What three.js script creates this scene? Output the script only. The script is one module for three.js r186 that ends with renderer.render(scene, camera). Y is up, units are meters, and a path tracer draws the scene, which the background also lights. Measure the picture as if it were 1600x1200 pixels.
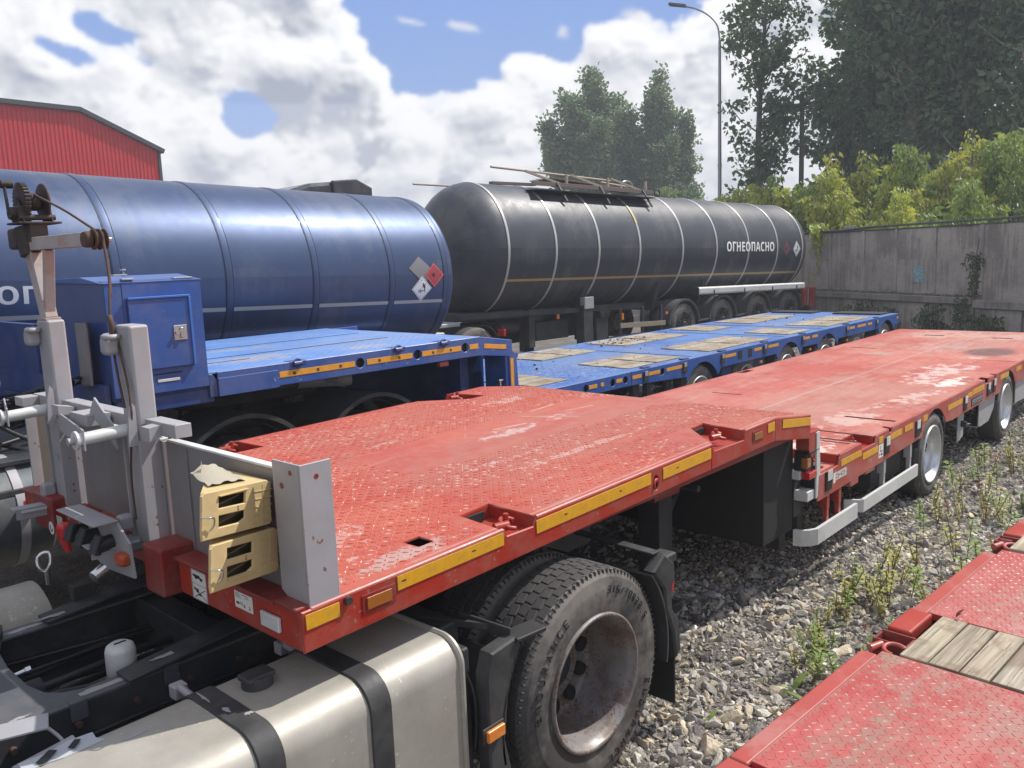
import * as THREE from 'three';
import { RoundedBoxGeometry } from 'three/addons/geometries/RoundedBoxGeometry.js';
import { mergeGeometries, toCreasedNormals } from 'three/addons/utils/BufferGeometryUtils.js';
import { ImprovedNoise } from 'three/addons/math/ImprovedNoise.js';

// ------------------------------------------------------------------ camera, sky, sun, exposure
// x runs along the trailers towards their rear, y is up, z points from the row of vehicles to the photographer; metres
const D2R = Math.PI / 180;
const scene = new THREE.Scene();
const camera = new THREE.PerspectiveCamera(49.27, 4 / 3, 0.05, 900);
camera.position.set(0, 2.3822, 2.2848);
camera.rotation.order = 'YXZ';
camera.rotation.set(-8.708 * D2R, -47.431 * D2R, -2.176 * D2R);
scene.add(camera);

const renderer = new THREE.WebGLRenderer({ antialias: true });
renderer.toneMapping = THREE.LinearToneMapping;
renderer.toneMappingExposure = 1.06;
renderer.shadowMap.enabled = true;
renderer.shadowMap.type = THREE.PCFSoftShadowMap;

const SUN = new THREE.Vector3(0.74, 1, 0.29).normalize();
const skyTexture = makeSky();
scene.background = skyTexture;
scene.environment = skyTexture;
const sun = new THREE.DirectionalLight(new THREE.Color(1, 0.955, 0.88), 5.0);
sun.position.copy(SUN).multiplyScalar(60).add(new THREE.Vector3(8, 0, -4));
sun.target.position.set(8, 0, -4);
sun.castShadow = true;
sun.shadow.mapSize.set(4096, 4096);
Object.assign(sun.shadow.camera, { left: -35, right: 35, top: 35, bottom: -35, near: 1, far: 140 });
scene.add(sun, sun.target);
scene.fog = new THREE.FogExp2(new THREE.Color(0.66, 0.69, 0.76), 0.0022);

// ------------------------------------------------------------------ helpers
function rng(seed) { let s = (seed * 2654435761) >>> 0 || 1; return () => { s ^= s << 13; s >>>= 0; s ^= s >>> 17; s ^= s << 5; s >>>= 0; return s / 4294967296; }; }
function sstep(a, b, x) { const t = Math.min(1, Math.max(0, (x - a) / (b - a))); return t * t * (3 - 2 * t); }
function mix(a, b, t) { return a + (b - a) * t; }

function makeSky() {
  const W = 2048, H = 1024, data = new Float32Array(W * H * 4), N = new ImprovedNoise();
  const hash = (x, y, z) => { let h = (x * 374761393 + y * 668265263 + z * 2147483647 + 1013904223) | 0; h = Math.imul(h ^ (h >>> 13), 1274126177); return h ^ (h >>> 16); };
  function worley(x, y, z) {
    const ix = Math.floor(x), iy = Math.floor(y), iz = Math.floor(z); let best = 9;
    for (let a = -1; a < 2; a++) for (let b = -1; b < 2; b++) for (let c = -1; c < 2; c++) {
      const h = hash(ix + a, iy + b, iz + c);
      const dx = ix + a + (h & 255) / 255 - x, dy = iy + b + ((h >> 8) & 255) / 255 - y, dz = iz + c + ((h >> 16) & 255) / 255 - z;
      const d = dx * dx + dy * dy + dz * dz; if (d < best) best = d;
    }
    return 1 - Math.sqrt(best);
  }
  // gaps of blue: azimuth, elevation, half width, half height (degrees), depth
  const gaps = [[-42.5, 17.6, 8.8, 5.6, 1.5], [-35, 18.4, 8.5, 4.9, 1.5], [-46.3, 14.0, 4.2, 3.4, 1.0], [-59.2, 9.4, 1.9, 1.5, 0.72], [-64.8, 13.7, 3.2, 1.0, 0.6], [-69, 12.5, 2.2, 0.9, 0.55], [-28, 23, 9, 4, 1.0],
    [-100, 24, 14, 7, 1], [40, 30, 20, 8, 1], [100, 26, 16, 8, 1], [160, 30, 18, 8, 1], [-150, 22, 14, 6, 1], [10, 50, 25, 9, 1.1], [-70, 48, 24, 9, 1.1], [120, 55, 30, 10, 1.1], [-30, 60, 30, 12, 1.1]];
  const wisps = [[-48.1, 14.8, 0.9, 0.16], [-44.9, 14.5, 1.1, 0.3], [-38.4, 13.9, 0.5, 0.4], [-33.9, 14.6, 0.9, 0.5]];
  // flat grey undersides of the nearer clouds
  const bases = [[-54.5, 10.2, 5.6, 2.4, 1.0], [-50.5, 7.0, 4.2, 1.2, 0.8], [-62, 15.6, 7, 1.8, 0.6], [-72, 11.2, 5, 1.2, 0.4], [-49, 4.6, 5, 1.0, 0.45], [-61, 6.0, 2.4, 2.2, 0.4], [-35, 6, 6, 1.6, 0.3], [-57, 14, 3, 1.4, 0.5]];
  const fbm = (x, y, z) => N.noise(x, y, z) + 0.5 * N.noise(x * 2.1 + 5, y * 2.1, z * 2.1) + 0.25 * N.noise(x * 4.3, y * 4.3 + 3, z * 4.3);
  function density(az, el, x, y, z, cheap, L = 0) {
    const k = 7.5, yk = 9.5;
    const ox = x, oz = z; let d = [0.42, 0.0, -0.06, -0.1][L] + [0.3, 0.42, 0.42, 0.42][L] * N.noise(x * (3.1 + L) + 4 + L * 17, y * (5 + 2 * L), z * (3.1 + L) + L * 9);
    x += L * 3.7; z += L * 1.9;
    const wx = 0.035 * N.noise(x * 9, y * 12, z * 9 + 30), wy = 0.03 * N.noise(x * 9 + 60, y * 12, z * 9), X = x + wx, Y = y + wy, Z = z - wx;
    const wob = fbm(ox * 9, y * 13, oz * 9 + 7) * 0.75 + L * 0.12;
    for (const g of gaps) {
      let da = az - g[0]; if (da > 180) da -= 360; if (da < -180) da += 360;
      const q = Math.hypot(da / g[2], (el - g[1]) / g[3]) + wob * (g[2] < 4 ? 1.9 : 1) + (g[2] < 4 ? 0.5 * N.noise(ox * 30, y * 42, oz * 30) : 0);
      if (q < 1.7) d -= g[4] * (1 - sstep(0.3, 1.35, q));
    }
    let b = 0.75 * (worley(X * k, Y * yk, Z * k) - 0.45);
    if (!cheap) b += 0.34 * (worley(X * k * 2.2 + 3, Y * yk * 2.2, Z * k * 2.2) - 0.45) + 0.19 * (worley(X * k * 4.7, Y * yk * 4.7 + 9, Z * k * 4.7) - 0.45) + 0.10 * (worley(X * k * 9.5, Y * yk * 9.5 + 2, Z * k * 9.5) - 0.45) + 0.04 * N.noise(x * 150, y * 190, z * 150) + 0.03 * N.noise(x * 310, y * 390, z * 310);
    return d + b * 0.8;
  }
  const dir = (az, el) => { const c = Math.cos(el * D2R); return [c * Math.cos(az * D2R), Math.sin(el * D2R), c * Math.sin(az * D2R)]; };
  for (let j = 0; j < H; j++) {
    const el = ((j + 0.5) / H - 0.5) * 180, cheap = el > 30 || el < -1;
    for (let i = 0; i < W; i++) {
      const az = ((i + 0.5) / W - 0.5) * 360, o = (j * W + i) * 4;
      let r, g, b;
      const e = Math.max(0, el), t = 1 - Math.exp(-e / 17);
      r = mix(0.47, 0.125, t); g = mix(0.61, 0.30, t); b = mix(0.86, 0.82, t);
      if (el > -4) {
        const [x, y, z] = dir(az, e), s = dir(az + 0.8, e + 1.1), s3 = dir(az + 0.22, e + 0.34), far = sstep(9, 0, e) * 0.35;
        let grey = 0; const w2 = 0.30 * fbm(x * 13, y * 22, z * 13);
        for (const q of bases) { const m = Math.hypot((az - q[0]) / q[2], (e - q[1]) / q[3]) + w2; grey = Math.max(grey, q[4] * (1 - sstep(0.3, 1.35, m))); }
        for (let L = 0; L < (cheap ? 1 : 4); L++) {
          const d = density(az, e, x, y, z, cheap, L), a = sstep(-0.03, 0.06, d) * (0.85 + 0.15 * sstep(0.05, 0.2, d));
          if (a <= 0) continue;
          const d2 = density(az + 0.8, e + 1.1, s[0], s[1], s[2], cheap, L), d3 = density(az + 0.22, e + 0.34, s3[0], s3[1], s3[2], cheap, L);
          let lit = (L ? 0.66 : 0.63) + (d - d2) * 1.25 + (d - d3) * 2.7 + 0.42 * (1 - sstep(0, 0.2, d)) - 0.32 * sstep(0.15, 0.8, d);
          lit = Math.min(1, Math.max(0, lit - grey * 0.7));
          let cr = mix(0.42, 1.12, lit), cg = mix(0.465, 1.12, lit), cb = mix(0.57, 1.13, lit);
          cr = mix(cr, 0.76, far); cg = mix(cg, 0.79, far); cb = mix(cb, 0.86, far);
          r = mix(r, cr, a); g = mix(g, cg, a); b = mix(b, cb, a);
        }
      }
      for (const [wa, we, ww, wh] of wisps) { const m = Math.hypot((az - wa) / ww, (el - we + (az - wa) * 0.18) / wh); if (m < 1.4) { const [x, y, z] = dir(az, el), k = 0.75 * sstep(1.25, 0.2, m + 0.5 * fbm(x * 60, y * 130, z * 60)); r = mix(r, 0.9, k); g = mix(g, 0.92, k); b = mix(b, 0.97, k); } }
      if (el < 0) { const q = sstep(0, -6, el); r = mix(r, 0.16, q); g = mix(g, 0.15, q); b = mix(b, 0.14, q); }
      data[o] = r * 0.92; data[o + 1] = g * 0.92; data[o + 2] = b * 0.92; data[o + 3] = 1;
    }
  }
  const tx = new THREE.DataTexture(data, W, H, THREE.RGBAFormat, THREE.FloatType);
  tx.mapping = THREE.EquirectangularReflectionMapping; tx.colorSpace = THREE.LinearSRGBColorSpace;
  tx.magFilter = tx.minFilter = THREE.LinearFilter; tx.needsUpdate = true;
  return tx;
}

// ---- geometry: every builder returns a non-indexed geometry with position, normal, uv (uv in metres)
const V = (x, y, z) => new THREE.Vector3(x, y, z);
function flat(g) {
  const q = g.index ? g.toNonIndexed() : g;
  for (const k of Object.keys(q.attributes)) if (!['position', 'normal', 'uv'].includes(k)) q.deleteAttribute(k);
  q.morphAttributes = {}; q.clearGroups?.();
  return q;
}
function boxUV(g) {
  const p = g.attributes.position, n = g.attributes.normal, uv = new Float32Array(p.count * 2);
  for (let i = 0; i < p.count; i += 3) {
    let a = 0, b = 0, c = 0;
    for (let k = 0; k < 3; k++) { a += n.getX(i + k); b += n.getY(i + k); c += n.getZ(i + k); }
    a = Math.abs(a); b = Math.abs(b); c = Math.abs(c);
    for (let k = 0; k < 3; k++) {
      const x = p.getX(i + k), y = p.getY(i + k), z = p.getZ(i + k), o = (i + k) * 2;
      if (b >= a && b >= c) { uv[o] = x; uv[o + 1] = z; } else if (c >= a) { uv[o] = x; uv[o + 1] = y; } else { uv[o] = z; uv[o + 1] = y; }
    }
  }
  g.setAttribute('uv', new THREE.BufferAttribute(uv, 2)); return g;
}
function bx(x0, x1, y0, y1, z0, z1, r = 0.004) {
  const w = x1 - x0, h = y1 - y0, d = z1 - z0; r = Math.min(r, w * 0.45, h * 0.45, d * 0.45);
  const g = flat(r > 0.0008 ? new RoundedBoxGeometry(w, h, d, 1, r) : new THREE.BoxGeometry(w, h, d));
  g.translate((x0 + x1) / 2, (y0 + y1) / 2, (z0 + z1) / 2); return boxUV(g);
}
// a bar of section w (across, horizontal) by h between two points
function bar(a, b, w, h, r = 0.003) {
  a = V(...a); b = V(...b); const d = b.clone().sub(a), L = d.length(); d.normalize();
  const up = Math.abs(d.y) > 0.95 ? V(1, 0, 0) : V(0, 1, 0), s = V().crossVectors(up, d).normalize(), u = V().crossVectors(d, s);
  r = Math.min(r, w * 0.45, h * 0.45);
  const g = flat(r > 0.0008 ? new RoundedBoxGeometry(w, h, L, 1, r) : new THREE.BoxGeometry(w, h, L)); boxUV(g);
  g.applyMatrix4(new THREE.Matrix4().makeBasis(s, u, d).setPosition(a.add(b).multiplyScalar(0.5))); return g;
}
function cyl(a, b, r0, r1 = r0, seg = 14, open = false) {
  a = V(...a); b = V(...b); const d = b.clone().sub(a), L = d.length();
  const g = flat(new THREE.CylinderGeometry(r1, r0, L, seg, 1, open));
  g.applyQuaternion(new THREE.Quaternion().setFromUnitVectors(V(0, 1, 0), d.normalize())); g.translate((a.x + b.x) / 2, (a.y + b.y) / 2, (a.z + b.z) / 2); return boxUV(g);
}
function tube(pts, r, seg = 20, rs = 7, closed = false) {
  const c = new THREE.CatmullRomCurve3(pts.map((q) => V(...q)), closed, 'centripetal'); return boxUV(flat(new THREE.TubeGeometry(c, seg, r, rs, closed)));
}
function shape(pts, holes = []) {
  const s = new THREE.Shape(pts.map((q) => new THREE.Vector2(q[0], q[1])));
  for (const h of holes) s.holes.push(new THREE.Path(h.map((q) => new THREE.Vector2(q[0], q[1])))); return s;
}
const circle = (cx, cy, r, n = 16, sx = 1, sy = 1) => Array.from({ length: n }, (_, i) => [cx + r * sx * Math.cos(i / n * 2 * Math.PI), cy + r * sy * Math.sin(i / n * 2 * Math.PI)]);
// outline in (x, y), thick from z0 to z1
function prismZ(pts, z0, z1, holes = [], bevel = 0) {
  const g = flat(new THREE.ExtrudeGeometry(shape(pts, holes), { depth: z1 - z0 - 2 * bevel, bevelEnabled: bevel > 0, bevelSize: bevel, bevelThickness: bevel, bevelOffset: -bevel, bevelSegments: 1, curveSegments: 8 }));
  g.translate(0, 0, z0 + bevel); return boxUV(g);
}
// outline in (x, z), thick from y0 to y1
function prismY(pts, y0, y1, holes = [], bevel = 0) {
  const f = (l) => l.map((q) => [q[0], -q[1]]);
  const g = prismZ(f(pts), y0, y1, holes.map(f), bevel); g.rotateX(-Math.PI / 2); return boxUV(g);
}
// outline in (z, y), thick from x0 to x1
function prismX(pts, x0, x1, holes = [], bevel = 0) {
  const f = (l) => l.map((q) => [-q[0], q[1]]);
  const g = prismZ(f(pts), x0, x1, holes.map(f), bevel); g.rotateY(Math.PI / 2); return boxUV(g);
}
function lathe(pts, seg = 40) { return flat(new THREE.LatheGeometry(pts.map((q) => new THREE.Vector2(Math.max(0.0005, q[0]), q[1])), seg)); }
const latheZ = (pts, cx, cy, cz, seg) => { const g = lathe(pts, seg); g.rotateX(Math.PI / 2); g.translate(cx, cy, cz); return boxUV(g); };
function wallPath(pts, y0, y1, t = 0.006) { const o = []; for (let i = 0; i + 1 < pts.length; i++) o.push(bar([pts[i][0], (y0 + y1) / 2, pts[i][1]], [pts[i + 1][0], (y0 + y1) / 2, pts[i + 1][1]], t, y1 - y0, 0)); return o; }
function arcPts(cx, cy, r, a0, a1, n) { return Array.from({ length: n + 1 }, (_, i) => { const a = (a0 + (a1 - a0) * i / n) * D2R; return [cx + r * Math.cos(a), cy + r * Math.sin(a)]; }); }
// a strip of the given thickness bent along an arc about an axis parallel to z (mudguards)
function arcStrip(cx, cy, r, t, a0, a1, z0, z1, n = 18) { return prismZ([...arcPts(cx, cy, r + t, a0, a1, n), ...arcPts(cx, cy, r, a1, a0, n)], z0, z1); }
function grid(nu, nv, f) {
  const g = new THREE.PlaneGeometry(1, 1, nu, nv), p = g.attributes.position, uv = g.attributes.uv;
  for (let i = 0; i < p.count; i++) { const q = f(uv.getX(i), uv.getY(i)); p.setXYZ(i, q[0], q[1], q[2]); }
  g.computeVertexNormals(); return flat(g);
}

// ---- naming and the object tree
const taken = {};
function numbered(n) { const k = taken[n] = (taken[n] ?? -1) + 1; return k ? n + '_' + String(k).padStart(3, '0') : n; }
function thing(name, label, category, base = [0, 0, 0], turn = 0, group) {
  const o = new THREE.Group(); o.name = numbered(name); o.position.set(...base); o.rotation.y = turn; scene.add(o);
  o.userData = { label, category }; if (group) o.userData.group = group;
  o.off = [0, 0, 0]; return o;
}
function mesh(name, geos, material, parent = scene) {
  const list = (Array.isArray(geos) ? geos : [geos]).flat(Infinity);
  const g = list.length > 1 ? mergeGeometries(list) : list[0];
  const m = new THREE.Mesh(g, material); m.castShadow = m.receiveShadow = true;
  m.name = parent === scene ? numbered(name) : name;
  if (parent.off) { g.translate(-parent.off[0], -parent.off[1], -parent.off[2]); m.off = parent.off; }
  parent.add(m); return m;
}
// loose pieces that share a name: one mesh apiece, touching pieces of one entry stay together
function each(name, geos, material, parent) { let o; for (const g of geos) o = mesh(name, g, material, parent); return o; }
function sub(name, parent) { const o = new THREE.Group(); o.name = name; o.off = parent.off; parent.add(o); return o; }
function tag(o, label, category, group) { o.userData.label = label; if (category) o.userData.category = category; if (group) o.userData.group = group; return o; }
function struct(name, geos, m) { const o = mesh(name, geos, m); o.userData.kind = 'structure'; return o; }

// ---- textures
function tileNoise(S, f0, oct, seed, gain = 0.5) {       // periodic value noise, 0..1
  const out = new Float32Array(S * S); let amp = 1, tot = 0;
  for (let o = 0; o < oct; o++) {
    const f = Math.min(S, f0 << o), R = rng(seed * 31 + o * 7 + 1), L = new Float32Array(f * f); for (let i = 0; i < f * f; i++) L[i] = R();
    for (let y = 0; y < S; y++) {
      const fy = y / S * f, y0 = Math.floor(fy), ty = fy - y0, sy = ty * ty * (3 - 2 * ty), r0 = (y0 % f) * f, r1 = ((y0 + 1) % f) * f;
      for (let x = 0; x < S; x++) {
        const fx = x / S * f, x0 = Math.floor(fx), tx = fx - x0, sx = tx * tx * (3 - 2 * tx), a = x0 % f, b = (x0 + 1) % f;
        out[y * S + x] += amp * mix(mix(L[r0 + a], L[r0 + b], sx), mix(L[r1 + a], L[r1 + b], sx), sy);
      }
    }
    tot += amp; amp *= gain;
  }
  for (let i = 0; i < out.length; i++) out[i] = Math.min(1, Math.max(0, (out[i] / tot - 0.5) * 1.6 + 0.5));
  return out;
}
const toS = (c) => Math.max(0, Math.min(255, 255 * (c <= 0.0031308 ? 12.92 * c : 1.055 * Math.pow(c, 1 / 2.4) - 0.055)));
// f(x, y) -> [r, g, b] linear, or one number when srgb is false
function tex(w, h, f, srgb = true, rep = [1, 1]) {
  const d = new Uint8Array(w * h * 4);
  for (let y = 0; y < h; y++) for (let x = 0; x < w; x++) {
    const c = f(x, y), o = (y * w + x) * 4;
    if (srgb) { d[o] = toS(c[0]); d[o + 1] = toS(c[1]); d[o + 2] = toS(c[2]); d[o + 3] = 255; } else { d[o] = d[o + 1] = d[o + 2] = Math.max(0, Math.min(255, c * 255)); d[o + 3] = 255; }
  }
  const t = new THREE.DataTexture(d, w, h, THREE.RGBAFormat); t.colorSpace = srgb ? THREE.SRGBColorSpace : THREE.NoColorSpace;
  t.wrapS = t.wrapT = THREE.RepeatWrapping; t.magFilter = THREE.LinearFilter; t.minFilter = THREE.LinearMipmapLinearFilter; t.generateMipmaps = true; t.repeat.set(...rep); t.needsUpdate = true; return t;
}
const NS = 512, nA = tileNoise(NS, 4, 7, 1, 0.6), nB = tileNoise(NS, 8, 6, 2, 0.6), nC = tileNoise(NS, 32, 4, 3, 0.7), nD = tileNoise(NS, 3, 5, 4, 0.5);
const at = (n, x, y) => n[((y % NS + NS) % NS) * NS + ((x % NS + NS) % NS)];
const roughCache = {};
function dirtRough(tile, lo, hi) {
  const k = (tile < 0.6 ? 0.45 : tile < 2 ? 1.1 : 3) + "_" + Math.round(lo * 10) + "_" + Math.round(hi * 10), p = k.split("_").map(Number);
  return roughCache[k] ??= tex(NS, NS, (x, y) => mix(p[1] / 10, p[2] / 10, 0.6 * at(nA, x, y) + 0.4 * at(nC, x, y)), false, [1 / p[0], 1 / p[0]]);
}
const dentMap = tex(NS, NS, (x, y) => 0.75 * at(nD, x, y) + 0.25 * at(nA, x, y), false, [1 / 3.3, 1 / 3.3]);
const bumpFine = tex(NS, NS, (x, y) => 0.5 * at(nB, x, y) + 0.5 * at(nC, x, y), false, [1, 1]);
// painted metal: colour, dust colour, how dusty (0..1), chips
function paint(c, o = {}) {
  const { dust = [0.3, 0.26, 0.22], amt = 0.25, tile = 1.1, rough = [0.3, 0.6], metal = 0, chips = 0, chip = [0.25, 0.2, 0.18], streak = 0, coat = 0, bump = 0 } = o;
  const map = tex(NS, NS, (x, y) => {
    const k = amt * sstep(0.35, 0.85, at(nA, x, y) * 0.7 + at(nC, x, y) * 0.3 + streak * (at(nB, x, 3 * (y >> 6)) - 0.5)), v = 0.92 + 0.16 * at(nB, x, y);
    const ch = chips ? sstep(1 - chips * 0.3, 1 - chips * 0.3 + 0.04, at(nC, x + 91, y + 17) * 0.75 + at(nD, x, y) * 0.3) : 0;
    return [0, 1, 2].map((i) => mix(mix(c[i] * v, dust[i], k), chip[i], ch));
  }, true, [1 / tile, 1 / tile]);
  const m = new THREE.MeshPhysicalMaterial({ map, roughnessMap: dirtRough(tile, rough[0], rough[1]), roughness: 1, metalness: metal });
  if (coat) { m.clearcoat = coat; m.clearcoatRoughness = 0.12; }
  if (o.dent) { m.bumpMap = dentMap; m.bumpScale = o.dent; }
  if (bump) { m.bumpMap = bumpFine; m.bumpScale = bump; }
  return m;
}
const plain = (c, rough = 0.6, metal = 0, extra = {}) => new THREE.MeshPhysicalMaterial({ color: new THREE.Color(...c), roughness: rough, metalness: metal, ...extra });
function canvasTex(w, h, draw) { const c = document.createElement('canvas'); c.width = w; c.height = h; draw(c.getContext('2d'), w, h); const t = new THREE.CanvasTexture(c); t.colorSpace = THREE.SRGBColorSpace; return t; }
const print = (w, h, draw, o = {}) => new THREE.MeshPhysicalMaterial({ map: canvasTex(w, h, draw), roughness: 0.5, ...o });
// a flat printed plate facing +z (or turned), with its own 0..1 uv on the front
function plate(x0, x1, y0, y1, z) { return flat(new THREE.PlaneGeometry(x1 - x0, y1 - y0)).translate((x0 + x1) / 2, (y0 + y1) / 2, z); }

const M = {
  red: paint([0.36, 0.026, 0.012], { amt: 0.28, dust: [0.3, 0.2, 0.16], tile: 0.7, chips: 0.6, chip: [0.3, 0.15, 0.11], rough: [0.28, 0.5] }),
  redDark: paint([0.22, 0.014, 0.012], { amt: 0.25, rough: [0.35, 0.6] }),
  redFaded: paint([0.38, 0.06, 0.045], { amt: 0.35, dust: [0.42, 0.3, 0.27], chips: 0.4, chip: [0.5, 0.42, 0.38] }),
  blue: paint([0.026, 0.088, 0.32], { amt: 0.15, chips: 0.15, chip: [0.3, 0.32, 0.36], rough: [0.28, 0.5] }),
  blueDark: paint([0.018, 0.055, 0.2], { amt: 0.15, rough: [0.3, 0.5] }),
  blueTank: paint([0.046, 0.074, 0.155], { amt: 0.32, dust: [0.15, 0.16, 0.19], metal: 0.42, rough: [0.36, 0.52], tile: 3, coat: 0.12, streak: 0.9, dent: 0.004 }),
  blackTank: paint([0.046, 0.051, 0.068], { amt: 0.4, dust: [0.15, 0.145, 0.14], rough: [0.32, 0.55], tile: 3.1, streak: 0.9, dent: 0.004 }),
  black: paint([0.018, 0.018, 0.02], { amt: 0.4, dust: [0.09, 0.085, 0.08], rough: [0.45, 0.8] }),
  rail: paint([0.075, 0.08, 0.095], { amt: 0.5, dust: [0.14, 0.135, 0.13], rough: [0.45, 0.7], chips: 0.4, chip: [0.25, 0.24, 0.24] }),
  chassis: paint([0.026, 0.028, 0.034], { amt: 0.45, dust: [0.1, 0.095, 0.09], rough: [0.5, 0.8], bump: 0.002 }),
  plastic: paint([0.03, 0.03, 0.032], { amt: 0.35, dust: [0.11, 0.105, 0.1], rough: [0.5, 0.75], bump: 0.001 }),
  rubber: paint([0.022, 0.022, 0.023], { amt: 0.65, dust: [0.11, 0.1, 0.095], rough: [0.75, 0.95], bump: 0.0015 }),
  tyreWall: paint([0.056, 0.052, 0.05], { amt: 0.8, dust: [0.21, 0.19, 0.17], rough: [0.65, 0.9], bump: 0.001 }),
  steel: paint([0.36, 0.36, 0.385], { amt: 0.3, dust: [0.36, 0.3, 0.25], rough: [0.42, 0.65], metal: 0.15, chips: 0.2, chip: [0.2, 0.12, 0.08] }),
  alu: paint([0.25, 0.235, 0.24], { amt: 0.4, dust: [0.26, 0.2, 0.17], rough: [0.38, 0.6], metal: 0.35, streak: 1.0 }),
  aluWarm: paint([0.42, 0.35, 0.26], { amt: 0.3, dust: [0.26, 0.2, 0.16], rough: [0.45, 0.6], metal: 0.25, streak: 1.0 }),
  whiteGuard: paint([0.62, 0.63, 0.63], { amt: 0.3, dust: [0.34, 0.32, 0.29], rough: [0.4, 0.6], metal: 0.1 }),
  tankAlu: paint([0.40, 0.38, 0.335], { amt: 0.4, dust: [0.33, 0.295, 0.24], rough: [0.4, 0.58], metal: 0.25, tile: 0.5, chips: 0.5, chip: [0.55, 0.52, 0.44] }),
  rustyRim: paint([0.24, 0.225, 0.22], { amt: 0.95, dust: [0.15, 0.10, 0.072], tile: 0.35, rough: [0.4, 0.7], metal: 0.3, chips: 0.8, chip: [0.16, 0.07, 0.035] }),
  rim: paint([0.62, 0.63, 0.65], { amt: 0.35, dust: [0.3, 0.27, 0.24], tile: 0.5, rough: [0.3, 0.5], metal: 0.6 }),
  rust: paint([0.10, 0.055, 0.038], { amt: 0.5, dust: [0.06, 0.038, 0.03], tile: 0.3, rough: [0.7, 0.95] }),
  brownSteel: paint([0.05, 0.04, 0.038], { amt: 0.5, dust: [0.10, 0.07, 0.055], tile: 0.25, rough: [0.5, 0.8], metal: 0.3, bump: 0.002 }),
  rustyGrey: paint([0.4, 0.36, 0.35], { amt: 0.75, dust: [0.36, 0.22, 0.16], tile: 0.4, rough: [0.5, 0.8] }),
  beige: paint([0.56, 0.42, 0.20], { amt: 0.35, dust: [0.4, 0.31, 0.17], tile: 0.35, rough: [0.5, 0.75], bump: 0.001 }),
  beigeDark: plain([0.12, 0.085, 0.045], 0.8),
  dark: plain([0.012, 0.012, 0.014], 0.7),
  hose: plain([0.02, 0.02, 0.022], 0.45),
  yellow: null, chrome: plain([0.6, 0.6, 0.6], 0.2, 0.9),
  orangeLens: plain([0.75, 0.22, 0.02], 0.18, 0, { clearcoat: 1 }), redLens: plain([0.5, 0.015, 0.02], 0.15, 0, { clearcoat: 1 }), clearLens: plain([0.6, 0.6, 0.6], 0.15, 0, { clearcoat: 1 }),
  redPlastic: plain([0.55, 0.02, 0.015], 0.35), white: plain([0.72, 0.72, 0.72], 0.5),
};
M.yellow = paint([0.70, 0.36, 0.015], { amt: 0.4, dust: [0.42, 0.24, 0.06], chips: 0.3, chip: [0.4, 0.25, 0.1], tile: 0.15, rough: [0.35, 0.5] });
M.orange = paint([0.75, 0.33, 0.02], { amt: 0.3, dust: [0.4, 0.26, 0.08], tile: 0.2, rough: [0.4, 0.6] });
M.wood = tex2wood([0.36, 0.30, 0.22]); M.woodPale = tex2wood([0.40, 0.345, 0.27]);
function tex2wood(c) {
  const map = tex(1024, 512, (x, y) => {
    const g = at(nC, x >> 4, y * 2 + (at(nD, x >> 2, y) * 22 | 0)), s = at(nB, x >> 3, y), k = at(nA, x, y + 77), crack = sstep(0.78, 0.84, at(nC, (x >> 5) + 40, y * 3 + (at(nD, x >> 2, y + 9) * 16 | 0)));
    const v = (0.5 + 0.75 * g + 0.45 * (s - 0.5)) * (1 - 0.75 * crack), st = sstep(0.5, 0.85, k) * 0.6;
    return [mix(c[0] * v, 0.16, st), mix(c[1] * v, 0.10, st), mix(c[2] * v, 0.06, st)];
  }, true, [1 / 1.1, 1 / 0.55]);
  const m = new THREE.MeshPhysicalMaterial({ map, roughness: 0.85 }); m.bumpMap = map; m.bumpScale = 0.003; return m;
}
// ------------------------------------------------------------------ the ground and its stones
const PN = new ImprovedNoise();
const groundY = (x, z) => {
  const bank = 0.02 * PN.noise(x * 0.9, 0.3, z * 0.9) + 0.012 * PN.noise(x * 3.1, 4.3, z * 3.1) + 0.05 * PN.noise(x * 0.12, 8, z * 0.12);
  return bank - 0.012;
};
{
  const gm = tex(1024, 1024, (x, y) => {
    const a = at(nA, x, y), b = at(nC, x * 2, y * 2), c = at(nB, x + 50, y), st = sstep(0.55, 0.75, b), v = 0.55 + 0.8 * c;
    const base = [mix(0.075, 0.145, a) * v, mix(0.066, 0.13, a) * v, mix(0.058, 0.113, a) * v];
    return [mix(base[0], 0.30, st * 0.6), mix(base[1], 0.285, st * 0.6), mix(base[2], 0.26, st * 0.6)];
  }, true, [1 / 1.7, 1 / 1.7]);
  const m = new THREE.MeshPhysicalMaterial({ map: gm, roughness: 0.95, bumpMap: gm, bumpScale: 0.02 });
  const fine = grid(150, 60, (u, v) => { const x = -1 + u * 17, z = 2.5 - v * 6.5; return [x, groundY(x, z), -0 + z]; });
  fine.computeVertexNormals();
  const g = boxUV(fine), N = g.attributes.normal; for (let i = 0; i < N.count; i++) if (N.getY(i) < 0) N.setXYZ(i, -N.getX(i), -N.getY(i), -N.getZ(i));
  // the fine sheet sits inside a coarse one that runs to the horizon
  const ring = prismY([[-600, -600], [600, -600], [600, 600], [-600, 600]], -0.3, -0.045, [[[-0.95, -3.95], [-0.95, 2.45], [15.95, 2.45], [15.95, -3.95]]]);
  struct('gravel_ground', [g, ring], m);
}
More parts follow.
